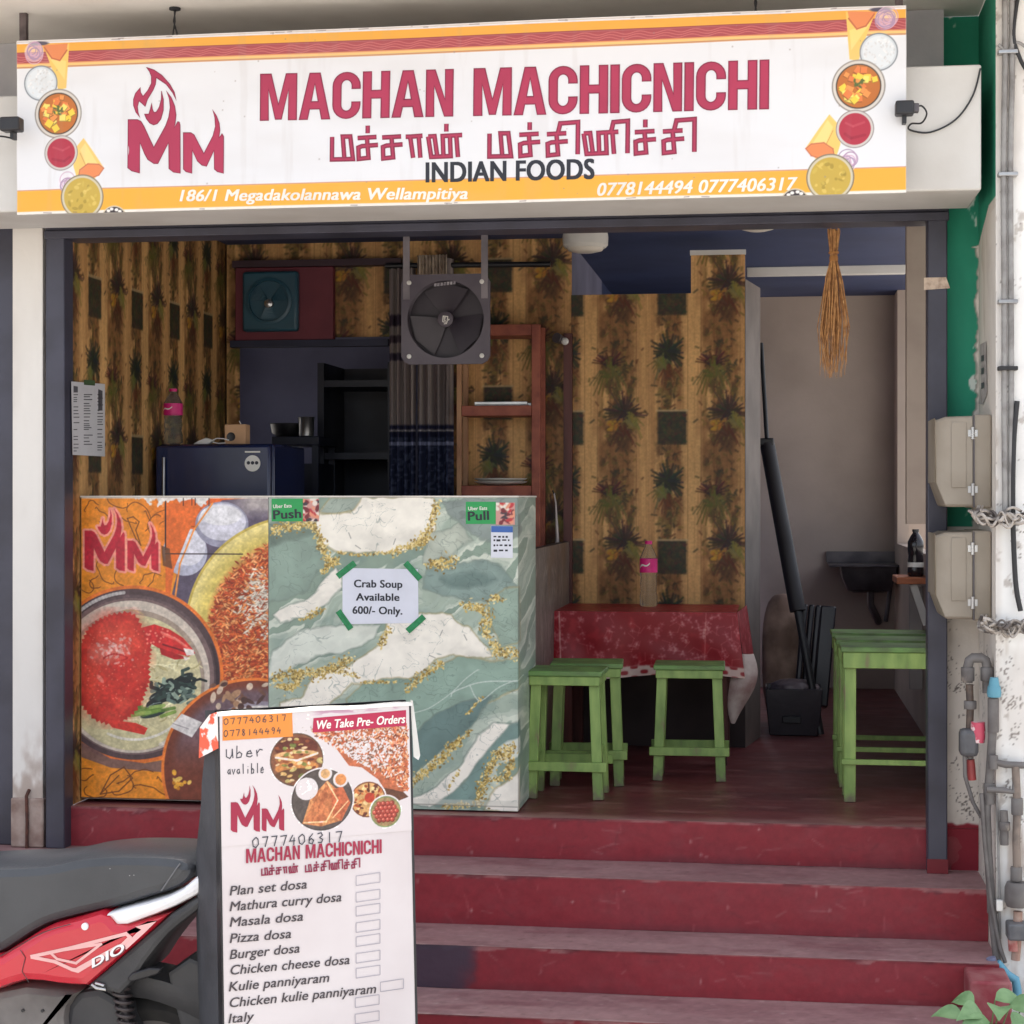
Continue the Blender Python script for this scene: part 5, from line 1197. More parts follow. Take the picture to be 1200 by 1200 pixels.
# ------------------------------------------------------------------ bottles
M_clear, _t, _b = nodes('clear_plastic'); _b.inputs['Transmission Weight'].default_value = .95; _b.inputs['Roughness'].default_value = .05; _b.inputs['IOR'].default_value = 1.10; _b.inputs['Base Color'].default_value = (.86, .9, .88, 1)
M_darkglass = mat('dark_glass', (30, 26, 30), .15, (40, 34, 38))
M_pink = mat('pink_label', (226, 40, 130), .45, (206, 28, 112), scale=30)
def bottle(label, loc, h, r, pink=True):
    t = empty('plastic_bottle', label, 'bottle', loc)
    x, y, z = loc
    MB().lathe([(r*.82, 0), (r, .02*h), (r, .16*h), (r*.88, .24*h), (r*.97, .34*h), (r*.9, .44*h), (r*.98, .5*h), (r, .62*h), (r*.98, .74*h), (r*.62, .86*h), (r*.36, .92*h), (r*.36, .95*h)], (x, y, z), 24).build('body', M_clear if pink else M_darkglass, t, smooth=60)
    MB().lathe([(r*.42, .95*h), (r*.42, h), (r*.38, h)], (x, y, z), 18).build('cap', M_pink if pink else M_black, t, smooth=40)
    if pink:
        lb = MB().lathe([(r*1.015, .52*h), (r*1.02, .62*h), (r*1.01, .73*h)], (x, y, z), 28, cap=False).build('label_band', M_pink, t, smooth=60)
        sw = MB(); vs = []
        for i in range(9):
            a = R(-150+i*9); zz = z+(.60+.02*math.sin(i*.8)+.008*i)*h
            for dz in (-.014*h, .014*h*(1-i/14)): vs.append((x+r*1.035*math.cos(a), y+r*1.035*math.sin(a), zz+dz))
        sw.add(vs, [(2*i, 2*i+2, 2*i+3, 2*i+1) for i in range(8)]); sw.build('white_swoosh', M_white_ink, lb)
    else:
        MB().lathe([(r*1.012, .2*h), (r*1.015, .3*h)], (x, y, z), 20, cap=False).build('label_band', M_white, t, smooth=60)
    return t
bottle('clear bottle with a pink band standing on the red table', (XY(760, 1.55), 1.55, tz+.001), .268, .036)
fz = 1.252
bottle('clear bottle with a pink band standing on the blue fridge', (XY(203, .98), .98, fz+.006), .215, .037)

# ================================================================== kitchen things
# fridge
M_fridge = mat('navy_gloss', (32, 40, 76), .22, (26, 34, 66), scale=4, coat=.4)
fx0, fx1 = XY(180, .8), XY(317, .8)
fd = empty('blue_fridge', 'glossy dark blue fridge standing behind the counter', 'fridge', ((fx0+fx1)/2, 1.05, 0))
MB().box(fx0, fx1, .85, 1.32, .03, fz).build('body', M_fridge, fd, bevel=.012)
FP = Plane((fx0, .80, 0), (1, 0, 0), (0, 0, 1))
MB().box(fx0+.004, fx1-.004, .805, .845, .05, fz-.006).build('door', M_fridge, fd, bevel=.01)
MB().tube([(XY(192, .79), .79, 1.20), (XY(192, .79), .785, .95)], .006, 8).build('handle', M_steel, fd, smooth=50)
sk = MB(); cc_ = FP.hit(296, 543); sk.poly_on(FP, [(cc_[0]+.031*math.cos(a), cc_[1]+.031*math.sin(a)) for a in np.linspace(.15, 6.1, 26)], .0008)
a = FP.hit(287, 529.5); b = FP.hit(305, 528.5); sk.poly_on(FP, [(a[0], a[1]-.003), (b[0], a[1]-.003), (b[0], a[1]+.003), (a[0], a[1]+.003)], .0008); sk.build('round_sticker', M_white_ink, fd)
sk = MB()
for dx in (-.016, .0, .016): sk.poly_on(FP, [(cc_[0]+dx+.007*math.cos(a), cc_[1]+.002+.007*math.sin(a)) for a in np.linspace(0, 6.0, 9)], .0012)
sk.build('sticker_print', M_ink, fd)
bx = empty('speaker_box', 'small tan box with a round black opening on the fridge', 'box', (XY(275, .95), .95, fz))
x0, x1 = XY(263, .92), XY(288, .92)
MB().box(x0, x1, .92, .98, fz+.001, fz+.078).build('case', mat('tan_card', (206, 162, 122), .7), bx, bevel=.003)
MB().lathe([(.017, 0), (.017, .003), (.009, .001)], (x0+.027, .9195, fz+.03), 20, axis='Y').build('opening', M_black, bx, smooth=40)
MB().tube([(x0+.058, .95, fz+.078), (x0+.05, .95, fz+.092)], .002, 6).build('aerial', M_white, bx)
ch = empty('phone_charger', 'white charger with a looped cable lying on the fridge', 'charger', (XY(238, .93), .93, fz))
MB().prism([(XY(226, .9), fz+.001), (XY(244, .9), fz+.001), (XY(250, .9), fz+.016), (XY(241, .9), fz+.026), (XY(232, .9), fz+.014)], .9, .93).build('plug', M_white, ch, bevel=.003)
MB().tube([(XY(248, .91), .91, fz+.015), (XY(254, .91), .915, fz+.024), (XY(262, .91), .91, fz+.022), (XY(268, .91), .915, fz+.016)], .0025, 6).tube([(XY(248, .91), .915, fz+.01), (XY(256, .91), .915, fz+.004), (XY(264, .91), .91, fz+.006)], .0025, 6).build('cable', M_white, ch, smooth=60)
# menu sheet on the papered side wall
WP = Plane((-2.355, 0, 0), (0, 1, 0), (0, 0, 1))
ms = empty('menu_sheet', 'white printed menu sheet taped to the papered left wall', 'sheet', (-2.355, .15, 1.1))
MB().pix_poly(WP, [(82.5,447),(122,450),(122,535),(84,533)], .003).build('paper', flat('sheet_paper', (206, 204, 206), .6), ms)
mm = MB(); rs = np.random.RandomState(9)
for col0, col1 in ((85, 92), (97, 108), (113, 120)):
    y = 462
    while y < 528:
        if rs.rand() < .75:
            x1 = col0+(col1-col0)*rs.uniform(.5, 1); mm.pix_poly(WP, [(col0, y), (x1, y), (x1, y+1.1), (col0, y+1.1)], .0036)
        y += rs.uniform(2, 4.5)
mm.pix_poly(WP, [(85,452),(90,453),(90,460),(85,460)], .0036); mm.pix_poly(WP, [(114,456),(119,458),(119,480),(114,482)], .0036); mm.build('print', flat('grey_print', (92, 90, 96)), ms)
MB().pix_poly(WP, [(97,445),(110,446),(110,452),(97,451)], .0042).build('tape', flat('sheet_tape', (70, 96, 60)), ms)
# maroon panel with the teal fan above the kitchen opening
pnl = empty('wall_panel', 'dark maroon board fixed over the kitchen opening', 'panel', (XY(330, 1.76), 1.76, 1.75))
x0, x1 = XY(275, 1.74), XY(390, 1.74); z0, z1 = ZY(395, 1.74), ZY(308, 1.74)
MB().box(x0, x1, 1.745, 1.79, z0, z1).build('board', mat('maroon_board', (116, 46, 58), .6, (98, 38, 50), scale=4), pnl, bevel=.004)
MB().box(x0-.01, XY(470, 1.74), 1.735, 1.792, z1+.001, z1+.03).build('top_rail', mat('dark_rail', (62, 40, 50), .6), pnl)
MB().box(x0-.02, XY(455, 1.74), 1.735, 1.792, z0-.03, z0-.001).build('bottom_rail', mat('navy_rail', (40, 42, 66), .6), pnl)
tf = empty('teal_fan', 'teal square housed fan with a silver hub on the maroon board', 'fan', (XY(315, 1.70), 1.70, ZY(382, 1.7)))
x0, x1 = XY(282, 1.68), XY(347, 1.68); z0, z1 = ZY(384, 1.68), ZY(312, 1.68); xc, zc = (x0+x1)/2, (z0+z1)/2
M_teal = mat('teal_plastic', (44, 84, 100), .4, (36, 70, 86), scale=6)
MB().box(x0, x1, 1.70, 1.744, z0, z1).build('housing', M_teal, tf, bevel=.012)
MB().lathe([(.098, 0), (.100, .012), (.088, .016), (.086, .004)], (xc, 1.70, zc), 40, axis='Y', cap=False).build('ring', M_teal, tf, smooth=40)
for k in range(3):
    b = MB(); a0 = k*2.094+.5; vs = []
    for i in range(6):
        r = .018+.064*i/5
        for s in (-.5, .5): a = a0+s*(.9); vs.append((xc+r*math.cos(a), 1.692+.008*s, zc+r*math.sin(a)))
    b.add(vs, [(2*i, 2*i+1, 2*i+3, 2*i+2) for i in range(5)]); b.build('blade', M_teal, tf)
MB().lathe([(.02, 0), (.018, .016), (.006, .022)], (xc, 1.695, zc-.012), 20, axis='Y').build('hub', M_steel, tf, smooth=50)
# dark cupboard, stove and pots in the kitchen
cb = empty('dark_cupboard', 'tall dark open cupboard in the kitchen opening', 'cupboard', (XY(415, 2.3), 2.3, 0))
M_dark = mat('dark_navy', (30, 34, 52), .4, (24, 26, 42), scale=6)
x0, x1 = XY(372, 2.2), XY(462, 2.2)
s_ = MB().box(x0, x0+.03, 2.2, 2.6, 0, 1.66).box(x1-.03, x1, 2.2, 2.6, 0, 1.66).box(x0, x1, 2.605, 2.62, 0, 1.66); s_.build('side_panel', M_dark, cb)
for z in (.55, .90, 1.22, 1.55): MB().box(x0+.031, x1-.031, 2.205, 2.6, z, z+.03).build('shelf', M_dark, cb)
kt = empty('stove_table', 'dark low cooking table below the kitchen opening', 'table', (XY(345, 2.0), 2.05, 0))
x0, x1 = XY(318, 1.95), XY(374, 1.95); zt_ = ZY(510, 1.95)
MB().box(x0, x1, 1.95, 2.3, zt_-.04, zt_).build('top', M_dark, kt, bevel=.004)
for x in (x0+.02, x1-.02):
    for y in (1.97, 2.28): MB().bar((x, y, 0), (x, y, zt_-.041), .03, .03).build('leg', M_dark, kt)
MB().box(x0+.01, x1-.01, 2.0, 2.26, .3, zt_-.12).build('gas_cabinet', M_dark, kt)
tag(MB().lathe([(.028, 0), (.034, .004), (.036, .085), (.039, .088), (.034, .086), (.03, .01)], (XY(359, 2.05), 2.05, zt_+.001), 24).build('steel_tumbler', M_steel, None, smooth=50), 'small shiny steel tumbler on the dark cooking table', 'tumbler')
tag(MB().lathe([(.05, 0), (.075, .02), (.082, .06), (.086, .062), (.078, .058), (.05, .02)], (XY(338, 2.12), 2.12, zt_+.001), 26).build('cooking_pot', M_black, None, smooth=50), 'blackened cooking pot behind the steel tumbler', 'pot')
# curtain
cu = empty('curtain', 'striped curtain with a navy patterned lower half behind the hanging fan', 'curtain', (XY(492, 1.7), 1.7, .3))
def curtain(u0, u1, z0, z1, seed):
    c = Canvas(0, u1-u0, 0, z1-z0, .005); X, Y = c.X, c.Y; z = z1-Y
    c.c[:] = (124, 114, 112); st = np.sin(X*150+seed); c.fill(sstep(.2, .5, st)*.6, (96, 80, 80)); c.fill(sstep(.7, .9, np.sin(X*310))*.5, (190, 176, 164))
    low = sstep(1.315, 1.305, z); c.fill(low, (38, 43, 66))
    c.fill(low*sstep(.58, .66, vnoise(X*90, Y*90, seed))*.7, (78, 84, 106))
    for zz, hh, col in ((1.345, .012, (36, 38, 62)), (1.315, .014, (30, 32, 56)), (1.275, .008, (120, 124, 150)), (1.33, .004, (150, 146, 150)), (1.80, .03, (60, 50, 62)), (1.72, .02, (70, 58, 66)), (1.645, .02, (60, 52, 66))): c.fill(sstep(hh, hh*.6, np.abs(z-zz)), col)
    P = sheet(c, (u0, 1.70, z1), (u1-u0, 0, 0), (0, 0, -(z1-z0)))
    P[..., 1] += .022*np.sin(X/(u1-u0)*2*math.pi*4+seed)+.008*np.sin(X*60+Y*3)
    return P, c.c
M_curtain = paint('curtain_cloth', .85, .2)
link('left_half', grids_mesh('left_half', [curtain(XY(455, 1.7), XY(486, 1.7), .25, 2.02, 1)]), M_curtain, cu)
link('right_half', grids_mesh('right_half', [curtain(XY(488, 1.7), XY(531, 1.7), .25, 2.06, 2)]), M_curtain, cu)
MB().tube([(XY(452, 1.72), 1.72, 2.035), (XY(645, 1.72), 1.72, 2.03)], .012, 10).build('rod', M_black, cu, smooth=50)
hd = MB(); vs = []
for i in range(41):
    x = XY(489, 1.66)+(XY(524, 1.66)-XY(489, 1.66))*i/40; y = 1.665+.012*math.sin(i*1.4)
    vs += [(x, y, ZY(322, 1.66)), (x, y-.006, ZY(297, 1.66))]
hd.add(vs, [(2*i, 2*i+2, 2*i+3, 2*i+1) for i in range(40)]); hd.build('pleated_head', mat('pale_cloth', (196, 180, 162), .85, (150, 132, 120), scale=30), cu, smooth=60)
# hanging exhaust fan
FY = 1.0
ef = empty('exhaust_fan', 'square grey exhaust fan hung on two metal straps before the curtain', 'fan', tuple(atY(523, 425, FY)))
c0 = atY(522, 374, FY); xc, zc = c0[0], c0[2]; hs = .5*(XY(575, FY)-XY(471, FY)); rr = hs*.86
M_fan = mat('fan_grey', (92, 84, 92), .5, (78, 70, 80), scale=6); M_fand = mat('fan_dark', (54, 46, 54), .45, (44, 38, 46), scale=6)
fm = MB(); n = 64; vs = []
for k in range(n):
    a = 2*math.pi*k/n; cx, sx = math.cos(a), math.sin(a); m = max(abs(cx), abs(sx)); rc = hs/m; rc = min(rc, hs*1.32)
    for rd_, y in ((rr, FY), (rc, FY), (rc, FY+.012), (rr, FY+.05)): vs.append((xc+rd_*cx, y, zc+rd_*sx))
for k in range(n):
    q_ = (k+1) % n
    for j in range(3): fm.add([], []) ; fm.f.append((k*4+j, k*4+j+1, q_*4+j+1, q_*4+j))
fm.v = [tuple(map(float, v)) for v in vs]
fm.build('frame', M_fan, ef, smooth=30)
for k in range(3):
    b = MB(); a0 = k*2.094-.5; vs = []
    for i in range(7):
        r = .03+(rr-.036)*i/6; wdt = .95-.1*i/6
        for s in (-.5, 0, .5): a = a0+s*wdt*1.55; vs.append((xc+r*math.cos(a), FY+.03+.022*s, zc+r*math.sin(a)))
    b.add(vs, [(3*i+j, 3*i+j+1, 3*i+j+4, 3*i+j+3) for i in range(6) for j in range(2)]); b.build('blade', M_fand, ef, smooth=60)
MB().lathe([(rr*1.01, 0), (rr*1.01, .004)], (xc, FY+.058, zc), 48, axis='Y').build('back_guard', M_fand, ef)
MB().box(xc-.05, xc+.05, FY+.064, FY+.12, zc-.05, zc+.05).build('motor', M_fand, ef, bevel=.02)
for a in (.78, 2.36, 3.93, 5.5): MB().bar((xc+.03*math.cos(a), FY+.075, zc+.03*math.sin(a)), (xc+rr*1.02*math.cos(a), FY+.06, zc+rr*1.02*math.sin(a)), .012, .006).build('bracket_arm', M_fand, ef)
hb = MB().lathe([(.030, 0), (.030, .02), (.022, .026)], (xc, FY+.018, zc), 28, axis='Y').build('hub', M_fan, ef, smooth=40)
HP = Plane((xc, FY-.0095, zc), (1, 0, 0), (0, 0, 1)); em = MB()
em.stroke(HP, [(-.009,-.011),(.008,-.013),(.011,.009),(-.007,.011),(-.009,-.0105)], .003, .001); em.stroke(HP, [(.004,.006),(-.003,.006),(-.003,-.006),(.004,-.006)], .0022, .0012); em.stroke(HP, [(-.003,0),(.003,0)], .0022, .0013); em.stroke(HP, [(-.004,-.019),(.008,-.018)], .003, .0014); em.stroke(HP, [(.014,-.006),(.016,.0)], .004, .0015); em.build('emblem', M_white_ink, hb)
EP = Plane((xc, FY, zc), (1, 0, 0), (0, 0, 1)); em = MB(); rs = np.random.RandomState(6)
for i in range(7): a = -.045+i*.0125; em.poly_on(EP, [(a, hs*.73+i*.0012), (a+.009, hs*.73+i*.0012), (a+.011, hs*.73+.012+i*.0012), (a+.002, hs*.73+.012+i*.0012)], .001)
em.build('scuffed_sticker', mat('sticker_grey', (186, 180, 184), .5, (120, 112, 120), scale=60), ef)
for sx in (-1, 1):
    for sz in (-1, 1): MB().lathe([(.009, 0), (.009, .004), (.004, .007)], (xc+sx*hs*.82, FY, zc+sz*hs*.82), 14, axis='Y').build('bolt', M_white, ef, smooth=50)
    MB().box(xc+sx*hs*.88-.013, xc+sx*hs*.88+.013, FY-.004, FY-.0005, zc+hs*.45, CZ).build('strap', mat('strap_metal', (138, 130, 134), .5, (110, 104, 108), metal=.3), ef)
# wooden shelf unit
M_shelf = mat('red_brown_shelf', (156, 84, 62), .6, (130, 66, 52), stretch=(3, 3, 3), scale=6)
su = empty('wooden_shelf', 'red brown open shelf unit against the papered wall', 'shelf', (XY(583, 1.6), 1.68, 0))
x0, x1, y0, y1 = XY(535, 1.58), XY(633, 1.58), 1.58, 1.77; zt_ = ZY(380, 1.58)
M_raw = mat('raw_timber', (176, 132, 96), .65, (150, 106, 78), stretch=(3, 3, 1))
for a, b, m_ in ((x0, x0+.02, M_raw), (x1-.036, x1, M_shelf)):
    for yy in (y0, y1-.03): MB().box(a, b, yy, yy+.03, 0, zt_-.001).build('post', m_, su, bevel=.002)
for py0, py1 in ((380, 393), (475, 487), (569, 582)):
    za, zb = ZY(py1, y0), ZY(py0, y0); MB().box(x0+.021, x1-.037, y0+.002, y1-.002, za, zb).build('shelf_board', M_shelf, su, bevel=.002)
zs = ZY(475, y0)+.001
tag(MB().add(*(lambda m: (m.v, m.f))(MB().box(XY(556, 1.6), XY(618, 1.6), 1.6, 1.72, zs, zs+.004).box(XY(556, 1.6), XY(618, 1.6), 1.6, 1.604, zs+.0041, zs+.016).box(XY(556, 1.6), XY(618, 1.6), 1.716, 1.72, zs+.0041, zs+.016))).build('steel_tray', M_steel, None, bevel=.0015), 'flat steel tray on the middle shelf of the wooden unit', 'tray')
zs = ZY(569, y0)+.001; xm = XY(586, 1.66)
for k, lb in enumerate(('white plate lying under the other on the lowest shelf', 'white plate lying on top of another on the lowest shelf')):
    tag(MB().lathe([(.06, 0), (.095, .010), (.112, .017), (.11, .014), (.09, .006), (.02, .004)], (xm, 1.68, zs+k*.013), 32).build('dinner_plate', M_white, None, smooth=60), lb, 'plate', 'white plates on the wooden shelf')
ld = empty('hanging_ladle', 'pale ladle hanging on the wall beside the counter end', 'ladle', (XY(651, 1.73), 1.73, .9))
p = atY(649, 578, 1.74); q_ = atY(653, 644, 1.74)
MB().tube([p, (p[0]+.008, 1.74, p[2]-.04), (q_[0], 1.74, q_[2]+.06), q_], [.004, .004, .008, .011], 8).build('handle', mat('pale_steel', (190, 178, 172), .4, metal=.3), ld, smooth=50)
MB().tube([(p[0], 1.775, p[2]), (p[0], 1.735, p[2]), (p[0]-.004, 1.732, p[2]+.012)], .003, 6).build('wall_hook', M_black, ld, smooth=50)
st_ = tag(MB().box(XY(633, 1.76), XY(637, 1.76), 1.765, 1.78, ZY(508, 1.76), ZY(454, 1.76)).build('wooden_batten', M_raw, None, bevel=.002), 'thin pale batten fixed upright to the papered wall right of the shelf', 'batten')
wl = empty('wall_lamp', 'small grey lamp on top of the dark red corner post', 'lamp', tuple(atY(656, 400, 1.72)))
p = atY(660, 399, 1.70); MB().tube([(p[0], 1.745, p[2]), (p[0]-.01, 1.72, p[2]+.004), (p[0]-.028, 1.69, p[2]+.012)], [.012, .018, .022], 14).build('shade', M_greymetal, wl, smooth=50); MB().lathe([(.008, 0), (.016, .02), (.008, .03)], (p[0]+.008, 1.715, p[2]-.004), 12, axis='Y').build('bulb', M_white, wl, smooth=50)

# ceiling lamps (switched off)
def ceil_lamp(px, Y, r, label):
    t = empty('ceiling_lamp', label, 'lamp', (XY(px, Y), Y, CZ-.07)); x = XY(px, Y)
    MB().lathe([(r*.95, 0), (r, -.03), (r*.98, -.062), (r*.86, -.074)], (x, Y, CZ-.001), 36).build('rim', M_white, t, smooth=40)
    MB().lathe([(r*.80, -.0745), (r*.74, -.084), (r*.4, -.092), (.005, -.094)], (x, Y, CZ-.001), 32).build('diffuser', flat('lamp_glass', (232, 226, 214), .3), t, smooth=60)
ceil_lamp(686, 1.58, .095, 'round white ceiling lamp above the papered wall')
ceil_lamp(888, 1.06, .085, 'round white ceiling lamp barely showing under the frame by the passage')

# ================================================================== passage on the right
br = empty('hanging_broom', 'straw ekel broom hung head down from the top of the frame', 'broom', tuple(atY(978, 445, .12)))
BY = .14; b = MB(); rs = np.random.RandomState(14)
top, tie, mid, end = [atY(x_, y_, BY) for x_, y_ in ((977, 270), (977, 303), (978, 380), (977, 442))]
for i in range(70):
    a, q_ = rs.uniform(0, 6.28), math.sqrt(rs.rand()); cx, cy = q_*math.cos(a), q_*math.sin(a)
    l = rs.uniform(.55, 1.03); b.tube([top+np.array([cx*.021, cy*.02, rs.uniform(-.01, .006)]), tie+np.array([cx*.010, cy*.011, 0]), tie*(1-.5*l)+mid*.5*l+np.array([cx*.030, cy*.028, 0]), mid+np.array([cx*.050+rs.normal(0, .007), cy*.04, rs.normal(0, .01)]), mid+(end-mid)*l+np.array([cx*.058*(1.05-.5*l)+rs.normal(0, .008), cy*.045, 0])], [.0024, .0022, .0021, .0018, .0008], 5)
b.build('straw', mat('straw', (196, 144, 88), .75, (140, 92, 54), scale=50, col3=(222, 182, 126)), br)
MB().lathe([(.0135, -.008), (.0145, 0), (.0135, .008)], tuple(tie), 16).lathe([(.0165, -.004), (.017, .002)], tuple(tie+np.array([0, 0, .02])), 16).build('binding', mat('binding_twine', (176, 120, 64), .8), br, smooth=40)
MB().tube([tuple(top), (top[0], BY-.03, 1.93), (top[0], BY-.08, 1.95)], .002, 6).build('hanging_loop', M_black, br)
# leaning pole
pl = empty('leaning_pole', 'long dark pole with a thick lower sleeve leaning in the passage doorway', 'pole', tuple(atY(936, 716, 2.55)))
p0, p1, p2 = atY(892, 402, 2.5), atY(899, 520, 2.45), atY(935, 716, 2.3)
MB().tube([p0, p1, (p1+p2)/2], .010, 10).build('rod', M_black, pl, smooth=50)
d = (p2-p1)/np.linalg.norm(p2-p1)
MB().tube([p1-d*.0, p1+d*.05, p2], [.034, .034, .036], 14).build('sleeve', mat('dark_rubber', (34, 30, 34), .55), pl, smooth=50)
MB().box(p1[0]-.034, p1[0]+.03, p1[1]-.03, p1[1]+.03, p1[2]-.01, p1[2]+.025).build('collar', M_black, pl, bevel=.006)
q_ = p2+(p2-p1)*.9; MB().tube([p2+d*.001, p2+d*(p2[2]/-d[2])*.99], .018, 12).build('foot', M_black, pl, smooth=50)
# sack
def lump(name, c_, r_, m, parent, seed, n1=26, n2=18, amp=.16):
    vs = []; fs = []
    for j in range(n2+1):
        t = math.pi*j/n2
        for i in range(n1):
            a = 2*math.pi*i/n1; k = 1+amp*(float(fbm(np.array(math.cos(a)*1.7+5+j*.18), np.array(math.sin(a)*1.7+j*.25), seed, 3))-.5)*2
            sx = abs(math.sin(t))**.6
            vs.append((c_[0]+r_[0]*sx*math.cos(a)*k, c_[1]+r_[1]*sx*math.sin(a)*k, c_[2]+r_[2]*math.cos(t)))
    fs = [(j*n1+i, (j+1)*n1+i, (j+1)*n1+(i+1) % n1, j*n1+(i+1) % n1) for j in range(n2) for i in range(n1)]
    return MB().add(vs, fs).build(name, m, parent, smooth=70)
a = atY(918, 755, 2.62)
sk_ = lump('grain_sack', (a[0], 2.64, .30), (.10, .09, .30), mat('brown_sack', (190, 160, 142), .85, (140, 114, 100), scale=9, bump=.5, bscale=30), None, 5)
tag(sk_, 'crumpled brown sack standing behind the black bin', 'sack')
# black folder stack (ridged)
rc = empty('ridged_case', 'tall black ridged case leaning behind the bin', 'case', tuple(atY(955, 806, 2.5)))
ca_, cb_ = atY(955, 803, 2.45), atY(962, 709, 2.55)
for i, dx in enumerate((-.085, -.055, -.025, .02)):
    wdt = .026 if i < 3 else .07
    MB().add(*(lambda m: (m.v, m.f))(MB().bar((ca_[0]+dx, 2.44+.006*i, ca_[2]-.10), (cb_[0]+dx+.012, 2.52+.006*i, cb_[2]-.003*i), wdt, .12))).build('rib' if i < 3 else 'body', mat('case_black', (38, 36, 42), .35, (30, 28, 34)), rc, bevel=.008)
# bin
bn_ = empty('black_bin', 'low black plastic bin with a crumpled liner by the passage wall', 'bin', tuple(atY(930, 846, 2.2)))
x0, x1 = XY(897, 2.16), XY(964, 2.16); zb_ = 0.0; z1 = ZY(803, 2.16)
m_ = MB(); vs = []
for z, k in ((0.0, .86), (z1*.55, .96), (z1, 1.0), (z1, .93), (.03, .82)):
    for sx, sy in ((-1,-1),(1,-1),(1,1),(-1,1)): vs.append(((x0+x1)/2+sx*(x1-x0)/2*k, 2.29+sy*.12*k, z))
m_.add(vs, [(i*4+j, i*4+(j+1) % 4, i*4+4+(j+1) % 4, i*4+4+j) for i in range(4) for j in range(4)]+[(3,2,1,0),(16,17,18,19)])
m_.build('tub', mat('bin_gloss', (40, 36, 42), .22, (52, 46, 54), scale=5, bump=.2), bn_, bevel=.008)
lump('liner', ((x0+x1)/2, 2.29, z1-.012), (.095, .085, .045), mat('liner_film', (120, 108, 112), .3, (84, 74, 80), scale=14, bump=.5), bn_, 9, amp=.4)
MB().box((x0+x1)/2-.05, (x0+x1)/2+.03, 2.155, 2.175, z1*.28, z1*.42).build('handle', M_black, bn_, bevel=.004)
# sink
sk = empty('wall_sink', 'small dark steel sink with a drain pipe on the back wall', 'sink', tuple(atY(1015, 690, 4.0)))
x0, x1 = XY(972, 3.85), XY(1075, 3.85); zt_ = ZY(660, 3.85); M_sink = mat('sink_steel', (96, 92, 96), .35, (70, 66, 72), metal=.6, scale=8)
MB().box(x0, x1, 3.85, 4.24, zt_-.012, zt_).build('rim', M_sink, sk, bevel=.004)
MB().box(x0-.006, x1, 4.215, 4.246, zt_+.0005, zt_+.06).build('upstand', M_sink, sk)
m_ = MB(); vs = []; xa_, xb_ = XY(985, 3.9), XY(1052, 3.9)
for z, k in ((zt_-.0125, 1), (zt_-.07, .94), (zt_-.14, .74), (zt_-.15, .5)):
    for sx, sy in ((-1,-1),(1,-1),(1,1),(-1,1)): vs.append(((xa_+xb_)/2+sx*(xb_-xa_)/2*k, 4.04+sy*.15*k, z))
m_.add(vs, [(i*4+j, i*4+(j+1) % 4, i*4+4+(j+1) % 4, i*4+4+j)[::-1] for i in range(3) for j in range(4)]+[(12,13,14,15)])
m_.build('basin', M_sink, sk, bevel=.006)
xm = XY(1025, 4.0); MB().tube([(xm-.02, 4.04, zt_-.15), (xm-.02, 4.04, zt_-.22), (xm+.02, 4.08, zt_-.30), (xm+.03, 4.2, zt_-.32)], .02, 10).tube([(xm+.11, 4.2, zt_-.012), (xm+.07, 4.2, zt_-.32)], .012, 8).build('drain_pipe', M_greymetal, sk, smooth=50)
# bracket shelf with the dark bottle
SY_ = 1.9; x0, x1 = XY(1051, SY_), .655; zt_ = ZY(674, SY_)
bs = empty('bracket_shelf', 'orange brown timber shelf on a bracket beside the right post', 'shelf', (x0, SY_, zt_))
MB().box(x0, x1, SY_, SY_+.3, zt_-.028, zt_).build('board', mat('orange_timber', (178, 104, 66), .6, (146, 82, 54), stretch=(1, 6, 6)), bs, bevel=.003)
MB().add(*(lambda m: (m.v, m.f))(MB().bar((x0+.07, SY_+.05, zt_-.03), (x1-.01, SY_+.05, zt_-.20), .03, .03))).build('bracket', M_cream, bs)
bottle('dark bottle with a pale band standing on the bracket shelf', (XY(1073, SY_+.1), SY_+.1, zt_+.001), .20, .034, False)
# ================================================================== right wall: meter boxes, wires, pipes
M_box = mat('meter_grey', (150, 140, 126), .5, (132, 121, 106), scale=5, bump=.08)
XW = .647
def meter_box(py0, py1, label, dy):
    z1, z0 = ZY(py0, -.3), ZY(py1, -.3)
    t = empty('meter_box', label, 'box', (XW, -.25+dy, z0), 0, 'grey meter boxes on the pillar')
    ya, yb = -.36+dy, -.08+dy
    MB().box(XW-.055, XW-.001, ya, yb, z0, z1).build('base', M_box, t, bevel=.006)
    h = z1-z0; m_ = MB(); vs = []
    for x, iy, i0, i1 in ((XW-.0565, 0, .004, .004), (XW-.135, .004, .004, .006), (XW-.165, .03, h*.30, .016)):
        for y, z in ((ya+iy, z0+i0), (yb-iy, z0+i0), (yb-iy, z1-i1), (ya+iy, z1-i1)): vs.append((x, y, z))
    m_.add(vs, [(i*4+j, i*4+4+j, i*4+4+(j+1) % 4, i*4+(j+1) % 4)[::-1] for i in range(2) for j in range(4)]+[(8, 9, 10, 11)[::-1]])
    o = m_.build('lid', M_box, t, bevel=.007)
    MB().box(XW-.118, XW-.075, ya-.0015, ya+.001, z0+h*.22, z1-h*.08).build('lid_panel', M_box, o, bevel=.002)
    for zz in (z0+h*.2, z0+h*.80):
        MB().tube([(XW-.056, ya-.004, zz-.018), (XW-.056, ya-.004, zz+.018)], .006, 8).box(XW-.07, XW-.042, ya-.003, ya+.001, zz-.01, zz+.01).build('hinge', M_steel, t, smooth=50)
    MB().tube([(XW-.053, ya-.005, z0+.002), (XW-.053, ya-.005, z1-.002)], .002, 6).build('hinge_rod', M_greymetal, t)
meter_box(490, 595, 'grey plastic meter box, the upper of the two on the pillar', 0)
meter_box(620, 721, 'grey plastic meter box, the lower of the two on the pillar', .004)
